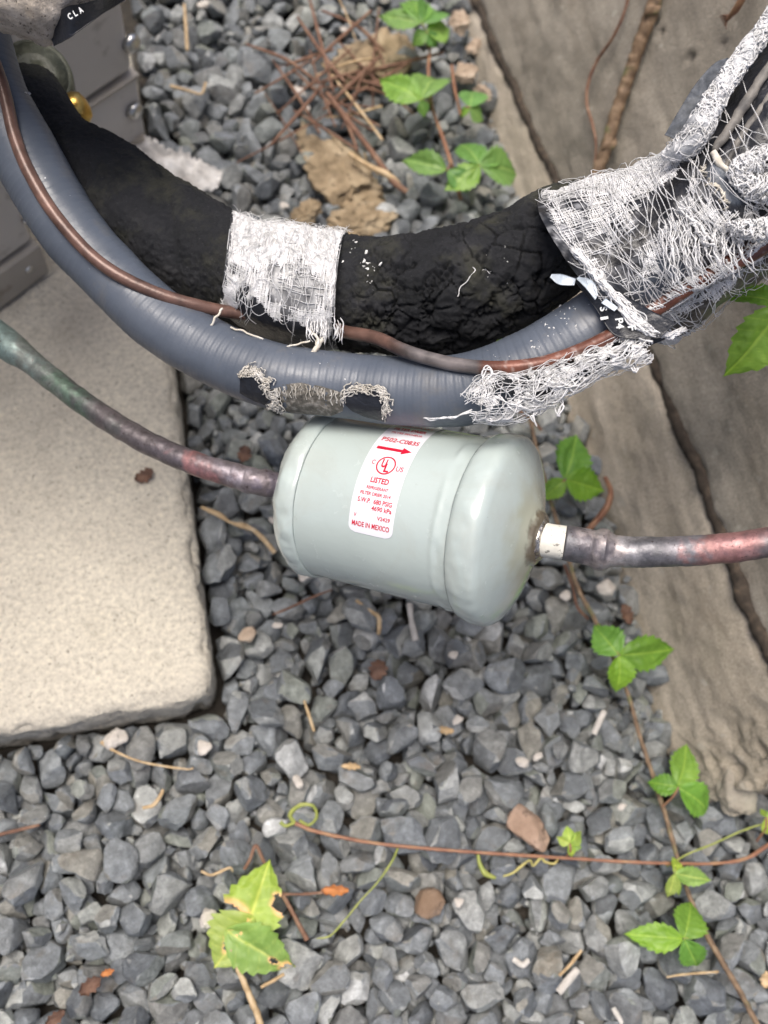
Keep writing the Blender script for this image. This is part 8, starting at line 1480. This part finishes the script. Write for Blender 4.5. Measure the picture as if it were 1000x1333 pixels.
M_MORT = simple('white_wall_deposit', [(.3, (.40, .38, .35)), (.7, (.62, .60, .57))], 200, .9, [(500, .001)])

# straws, sticks, twigs: (name, label, material, path with heights and radii)
def loose(name, label, cat, pts, mat, seg=9, nz=.0003, group=None, flat=1.0, seed=0):
    c = spline(zp(pts), 18 * len(pts))
    V, F, _, _ = tube(c[:, :3], c[:, 3], seg, lambda s, t, P: fbm(P, 230, 2, seed) * nz, ref=(.1, .2, .97), flat=flat)
    return tag(mkobj(name, V, F, mat), label, cat, group)
loose('dry_straw', 'jointed pale straw lying on the gravel between slab and canister', 'straw', [(262, 660, .012, .0012), (285, 670, .013, .0020), (300, 680, .012, .0010), (315, 684, .013, .0022), (330, 690, .012, .0016), (345, 704, .011, .0018), (358, 720, .010, .0016)], M_STRAW, flat=.6)
loose('dry_straw', 'short bent tan straw just below the canister', 'straw', [(464, 781, .010, .0010), (476, 792, .010, .0014), (492, 802, .010, .0015), (494, 812, .010, .0016), (493, 826, .008, .0012)], M_STRAW, flat=.6)
loose('dry_twig', 'slim upright tan twig on gravel at the left of centre', 'twig', [(396, 912, .009, .0008), (402, 930, .010, .0010), (409, 952, .009, .0009)], M_STRAW)
loose('dry_twig', 'curved brown twig on gravel beyond the canister foot, left', 'twig', [(355, 800, .010, .0006), (380, 790, .010, .0009), (410, 776, .011, .0008), (432, 768, .010, .0006)], M_TWIG)
loose('dry_twig', 'long thin tan twig across the stones below the slab', 'twig', [(132, 966, .010, .0012), (150, 978, .011, .0009), (185, 992, .011, .0007), (240, 1001, .010, .0006), (252, 1000, .010, .0005)], M_STRAW)
loose('dry_twig', 'tan twig forked with a node lying above the torn leaf', 'twig', [(262, 1134, .011, .0008), (276, 1139, .011, .0009), (298, 1130, .012, .0008), (303, 1134, .010, .0006)], M_STRAW)
loose('dry_twig', 'pinkish twig bent like a roof above the torn leaf', 'twig', [(318, 1132, .011, .0010), (326, 1118, .012, .0010), (333, 1101, .013, .0011), (342, 1118, .012, .0011), (350, 1135, .012, .0011), (368, 1165, .012, .0012), (380, 1186, .012, .0013), (396, 1216, .011, .0014), (400, 1224, .011, .0016)], M_TWIG)
loose('dry_twig', 'straight pink twig pointing to the orange bark piece', 'twig', [(366, 1164, .012, .0009), (392, 1164, .012, .0008), (421, 1162, .011, .0009)], M_TWIG)
loose('dry_twig', 'thick tan twig leaving the torn leaf towards the lower edge', 'twig', [(300, 1236, .020, .0009), (313, 1268, .016, .0016), (324, 1294, .014, .0018), (334, 1318, .013, .0019), (343, 1345, .011, .0019)], M_STRAW, nz=.0006)
loose('dry_twig', 'short tan twig right below the torn leaf', 'twig', [(340, 1285, .011, .0010), (355, 1277, .012, .0010), (370, 1268, .011, .0009)], M_STRAW)
loose('dry_twig', 'tan twig beside the white sticks near the lower edge', 'twig', [(728, 1270, .011, .0009), (742, 1256, .012, .0010), (757, 1237, .011, .0009)], M_STRAW)
loose('dry_twig', 'red brown twig on stones at the left picture edge', 'twig', [(-20, 1092, .011, .0012), (18, 1082, .012, .0011), (52, 1074, .012, .0009)], M_TWIG)
loose('dry_twig', 'short orange tan twig on stones below the slab', 'twig', [(186, 1052, .010, .0010), (200, 1048, .011, .0013), (210, 1034, .011, .0011), (212, 1028, .010, .0008)], M_STRAW)
loose('dry_twig', 'thin tan twig beside the brown stem at the lower right', 'twig', [(868, 1272, .010, .0005), (895, 1268, .011, .0007), (935, 1265, .010, .0006)], M_STRAW)
loose('dry_twig', 'upright pale twig on the gravel beside the taupe cabinet', 'twig', [(240, 6, .014, .0012), (242, 35, .015, .0014), (244, 66, .014, .0013)], M_STRAW)
loose('dry_twig', 'bent tan twig on the gravel right of the cabinet', 'twig', [(222, 112, .012, .0014), (245, 118, .013, .0012), (262, 122, .012, .0010), (268, 108, .012, .0012)], M_STRAW)
loose('vine_root', 'arched red brown root at the foot of the wall behind the three-part leaf', 'root', [(765, 690, .012, .0018), (778, 676, .016, .0022), (790, 660, .022, .0023), (795, 640, .022, .0020), (788, 622, .014, .0015)], M_RED)
loose('vine_root', 'pair of dark twigs crossing the gravel beneath the conduit', 'root', [(655, 520, .012, .0012), (672, 532, .013, .0013), (690, 545, .012, .0012), (705, 560, .011, .0010)], M_TWIG)
loose('dry_twig', 'slender red brown twig below the right end of the canister', 'twig', [(735, 735, .012, .0014), (745, 762, .012, .0012), (752, 790, .012, .0011), (766, 806, .010, .0010)], M_TWIG)
M_WSTICK = simple('bleached_white_stick', [(.3, (.40, .38, .34)), (.7, (.60, .57, .53))], 200, .8, [(700, .0004)])
for lab, p in (('white stick lying on dark stones under the canister', [(533, 786, .011, .0022), (535, 805, .012, .0018), (538, 820, .011, .0022), (541, 834, .010, .0024)]),
               ('white stick lying beside the vine near the wall foot', [(787, 926, .011, .0020), (780, 940, .012, .0021), (773, 956, .011, .0018)]),
               ('white stick under the small bright leaf in the lower right', [(688, 1250, .011, .0016), (680, 1256, .012, .0018), (668, 1248, .011, .0017)]),
               ('longer white stick right of the tan twig near the lower edge', [(752, 1262, .011, .0021), (740, 1276, .012, .0024), (727, 1292, .011, .0022)]),
               ('white stick half buried at the lower picture edge', [(798, 1312, .010, .0016), (804, 1322, .011, .0016), (810, 1332, .010, .0014)])):
    loose('bleached_stick', lab, 'stick', p, M_WSTICK, group='bleached white sticks on the gravel', flat=.7)
# heap of reddish twigs at the upper middle
rg = np.random.RandomState(17)
for k in range(34):
    cx, cy = 438 + rg.normal() * 40, 105 + rg.normal() * 46; a = rg.choice([rg.normal() * .35 + .95, rg.normal() * .5 - .2]); l = rg.uniform(28, 75); b = rg.uniform(-6, 6)
    x0, y0, x1, y1 = cx - math.cos(a) * l, cy - math.sin(a) * l, cx + math.cos(a) * l, cy + math.sin(a) * l; z = rg.uniform(.012, .028); r = rg.uniform(.0006, .0015)
    loose('dry_twig', 'dry red brown twig in the loose heap on the gravel behind the foam pipe', 'twig', [(x0, y0, z - .006 + rg.uniform(-.003, .003), r * .7), (cx + b, cy - b, z, r), (x1, y1, z - .004 + rg.uniform(-.004, .004), r * .8)], M_TWIG if k % 11 else M_STRAW, 8, group='twigs in the heap', seed=k)
loose('dry_twig', 'long red brown twig slanting down from the heap to the sandy rock', 'twig', [(425, 120, .02, .0020), (455, 160, .021, .0022), (482, 195, .020, .0022), (512, 236, .016, .0026), (530, 250, .013, .0022)], M_TWIG)
loose('dry_twig', 'second twig from the heap ending in a pale split end', 'twig', [(455, 200, .018, .0018), (480, 216, .019, .0022), (505, 228, .018, .0026), (520, 240, .014, .0018)], M_STRAW)

# rocks and pebbles that differ from the grey gravel
ROUGHEN = ('sandstone_rock', 'rough_stone')
def rock(name, label, cat, px, py, z, size, mat, seed, rot=0., group=None, squash=(1, 1, 1), sub=4, rough=.14):
    P, F = stone_shape(seed, 5 if name in ROUGHEN else sub, rough * (2. if name in ROUGHEN else 1))
    if name in ROUGHEN: P = P + nrm(P) * (fbm(P, 5, 4, seed) * .16 + fbm(P, 22, 2, seed) * .05)[:, None]
    P = P * size * np.array(squash); a = math.radians(rot)
    R = np.array([[math.cos(a), -math.sin(a), 0], [math.sin(a), math.cos(a), 0], [0, 0, 1]]); P = P @ R.T + gz(px, py, z)
    return tag(mkobj(name, P, F, mat), label, cat, group)
def rockmat(name, a, b, c): return simple(name, [(.3, a), (.5, b), (.75, c)], 60, .9, [(90, .003), (500, .0009)], spots=[(150, .6, .7, tuple(v * .45 for v in b))])
M_SAND = rockmat('ochre_sandstone', (.13, .095, .055), (.31, .235, .145), (.46, .375, .255))
M_TAN = rockmat('tan_stone', (.28, .21, .15), (.42, .33, .25), (.52, .44, .35))
M_WHITE = rockmat('white_pebble', (.42, .39, .34), (.56, .52, .47), (.68, .65, .60))
rock('sandstone_rock', 'large flat ochre sandstone rock half buried behind the foam pipe', 'rock', 442, 225, -.002, .056, M_SAND, 301, 118, squash=(1.0, .72, .38))
rock('sandstone_rock', 'ochre sandstone rock under the twig heap', 'rock', 488, 78, .000, .040, M_SAND, 302, 30, squash=(1, 1, .42))
rock('sandstone_rock', 'low ochre rock peeping out right above the gauze band', 'rock', 470, 288, .004, .024, M_SAND, 305, 10, squash=(1.2, .8, .6))
rock('sandstone_rock', 'small ochre rock at the left end of the big sandy one', 'rock', 398, 280, .004, .013, M_SAND, 306, 40)
for k, (x, y, s, lab) in enumerate(((607, 95, .011, 'pale lump of stone at the wall foot beside the upper leaves'), (618, 62, .010, 'pale stone lump nearest the top at the wall foot'), (598, 30, .012, 'rough tan stone at the wall foot behind the topmost leaf'), (630, 120, .009, 'small rough tan stone between leaf and wall'))):
    rock('rough_stone', lab, 'rock', x, y, .012, s, M_TAN, 310 + k, 40 * k)
rock('concrete_lump', 'rounded concrete lump at the near foot of the wall', 'rock', 958, 1022, .010, .019, simple('rough_pale_concrete', [(.3, (.24, .21, .17)), (.6, (.36, .33, .27)), (.8, (.46, .42, .36))], 60, .9, [(120, .002), (500, .0008)]), 331, 75, squash=(1, .8, .9))
rock('brown_stone', 'upright pinkish brown stone beside the tiny bright leaf', 'stone', 688, 1080, .010, .0155, rockmat('pinkish_brown_stone', (.24, .16, .11), (.34, .235, .17), (.42, .31, .24)), 318, 115, squash=(1, .8, .8))
rock('brown_stone', 'rusty brown stone on the gravel right of the torn leaf', 'stone', 558, 1176, .006, .0095, rockmat('rusty_stone', (.16, .10, .06), (.22, .15, .10), (.27, .2, .15)), 319, 20)
WP = [(361, 814, .0036, 'round white pebble on gravel near the slab edge'), (596, 938, .0040, 'round white pebble beside the yellow leaf flake'), (388, 1018, .0048, 'cream pebble left of the large blue grey stones'), (357, 677, .0040, 'white pebble at the left end of the canister'), (398, 748, .0050, 'white pebble just under the left rim of the canister'),
      (590, 852, .0032, 'small white pebble beneath the canister body'), (266, 972, .0050, 'white pebble on the gravel just below the slab'), (680, 992, .0048, 'pinkish white pebble in the middle right gravel'), (810, 1050, .0034, 'small cream pebble left of the vine'), (399, 142, .0042, 'white pebble under the upper twigs'), (390, 120, .0070, 'pinkish white pebble left of the twig heap'),
      (371, 268, .0042, 'white pebble beside the large sandstone rock'), (449, 38, .0040, 'cream pebble at the top of the twig heap'), (272, 1196, .0055, 'white shell-like pebble beside the torn leaf'), (150, 962, .006, 'long white pebble tucked under the slab front'), (265, 5, .006, 'pale pebble at the top edge of the picture'), (700, 985, .004, 'little white pebble below the canister exit pipe'), (735, 775, .0042, 'cream pebble below the outlet pipe'), (790, 765, .0062, 'white rough pebble near the wall below the outlet pipe'), (598, 1175, .003, 'tiny cream pebble in the lower middle gravel')]
for k, (x, y, s, lab) in enumerate(WP): rock('white_pebble', lab, 'pebble', x, y, .010, s * .95, M_WHITE, 340 + k, 47 * k, 'white pebbles in the gravel', (1, 1, .8), 3, .1)
rock('pale_stone', 'pinkish flat stone by the slab edge under the canister', 'stone', 322, 827, .009, .0062, M_TAN, 371, 10, squash=(1, .7, .6))
# bark, leaf flakes
M_RUST = simple('rust_brown_leaf', [(.3, (.07, .035, .022)), (.55, (.14, .075, .05)), (.75, (.22, .13, .085))], 150, .7, [(400, .0006)])
M_ORNG = simple('orange_bark', [(.3, (.30, .10, .03)), (.7, (.52, .22, .07))], 200, .6, [(600, .0006)])
def flake(label, px, py, z, l, w, rot, mat, seed, name='leaf_flake', cat='leaf flake', group=None):
    a = math.radians(rot); rgk = np.random.RandomState(seed); c = gz(px, py, z); m, n = 12, 8; t = np.linspace(0, 1, m)[:, None]; s_ = np.linspace(-1, 1, n)[None, :]
    pr = np.sin(np.pi * (t * .94 + .03)) ** .6 * (1 + .25 * np.sin(t * 23 + seed))
    x = (t - .5) * l + 0 * s_; y = s_ * pr * w / 2; zz = .12 * l * (np.sin(t * 5 + seed) + s_ ** 2 * 1.1 + .3 * np.sin(s_ * 6 + t * 9)) + z * 0
    P = np.stack([x * math.cos(a) - y * math.sin(a), x * math.sin(a) + y * math.cos(a), zz], -1).reshape(-1, 3) + c
    Q = P - np.array([0, 0, .0003]); k = len(P); F = gridF(m, n).tolist() + (gridF(m, n)[:, ::-1] + k).tolist()
    return tag(mkobj(name, np.vstack([P, Q]), F, mat), label, cat, group)
flake('small rust brown leaf flake lying flat on the pale slab', 188, 620, .0325, .0125, .0085, 20, M_RUST, 3)
flake('orange brown piece of bark on the gravel at the end of the pink twig', 436, 1159, .012, .0155, .0055, -10, M_ORNG, 4, 'bark_piece', 'bark')
flake('crumbled brown leaf piece on dark stones below the canister', 492, 872, .010, .0130, .0110, 60, M_RUST, 5)
flake('yellow leaf flake beside the white pebble', 579, 951, .010, .0115, .0045, -15, M_STRAW, 7)
flake('dark brown leaf scrap near the lower left corner', 118, 1283, .010, .0125, .0075, 25, M_RUST, 8)
flake('orange leaf chip next to the dark brown scrap', 140, 1266, .011, .0075, .0035, 10, M_ORNG, 10)
flake('pale straw flake on gravel in the left of the middle', 457, 998, .010, .0115, .004, -15, M_STRAW, 11)
flake('brown leaf scrap at the lower left picture edge', 72, 1326, .010, .011, .006, 30, M_RUST, 12)
flake('rust flake on gravel below the inlet copper pipe', 318, 592, .010, .012, .009, 70, M_RUST, 15)
flake('yellow leaf chip at the lower right picture edge', 996, 1275, .011, .009, .006, 70, M_STRAW, 16)
flake('curled brown leaf piece tucked at the wall foot', 815, 800, .010, .014, .008, 100, M_RUST, 17)
# torn yellow-green leaf: three lobes on one leaf
TLF = thing('torn_leaf', 'torn yellow green leaf with brown holes lying on the gravel in the lower left', 'leaf', gz(325, 1210, .02))
j = (322, 1222)
leaflet(gz(316, 1225, .020), gz(352, 1118, .020), .034, TLF, M_LEAFY, 4, name='leaflet', holes=((.22, -.72, .16, .55), (.55, .9, .1, .3)), curl=.6)
leaflet(gz(330, 1195, .021), gz(278, 1262, .016), .036, TLF, M_LEAFY, 9, name='leaflet', holes=((.5, .1, .17, .16),), curl=.5)
leaflet(gz(296, 1212, .021), gz(384, 1266, .018), .028, TLF, M_LEAFY, 14, name='leaflet', holes=((.70, .1, .06, .15), (.95, .3, .12, .5)), curl=.5)
# flaked white gauze scrap on the gravel by the cabinet
def flapz(sec, nu, nv, wr, seed, rag):
    rows = spline([list(gz(*a)) + list(gz(*b)) for a, b in sec], nu); u = np.linspace(0, 1, nv)[None, :, None]
    P = rows[:, None, :3] * (1 - u) + rows[:, None, 3:] * u; tq = (u - .5) * (1 + (fbm(np.stack([np.arange(nu) * .6, np.zeros(nu), np.zeros(nu)], 1), 1, 3, seed) * rag)[:, None, None]) + .5
    P = (rows[:, None, :3] * (1 - tq) + rows[:, None, 3:] * tq).reshape(-1, 3); P[:, 2] += fbm(P, 75, 4, seed) * wr; Q = P.copy(); Q[:, 2] -= .0008
    return np.vstack([P, Q]), gridF(nu, nv).tolist() + (gridF(nu, nv)[:, ::-1] + len(P)).tolist()
V, F = flapz([((136, 168, .034), (150, 160, .036)), ((165, 200, .032), (185, 172, .036)), ((195, 228, .026), (212, 190, .034)), ((225, 243, .022), (238, 196, .030)), ((258, 250, .020), (262, 206, .026)), ((284, 246, .018), (290, 222, .022))], 60, 30, .008, 5, .5)
PS = mkobj('plastic_scrap', V, F, simple('dirty_white_fibre_sheet', [(.3, (.30, .28, .26)), (.5, (.58, .56, .53)), (.7, (.76, .75, .73))], 70, .8, [(300, .0012)]))
tag(PS, 'crumpled dirty white sheet scrap on the gravel below the taupe cabinet', 'scrap')
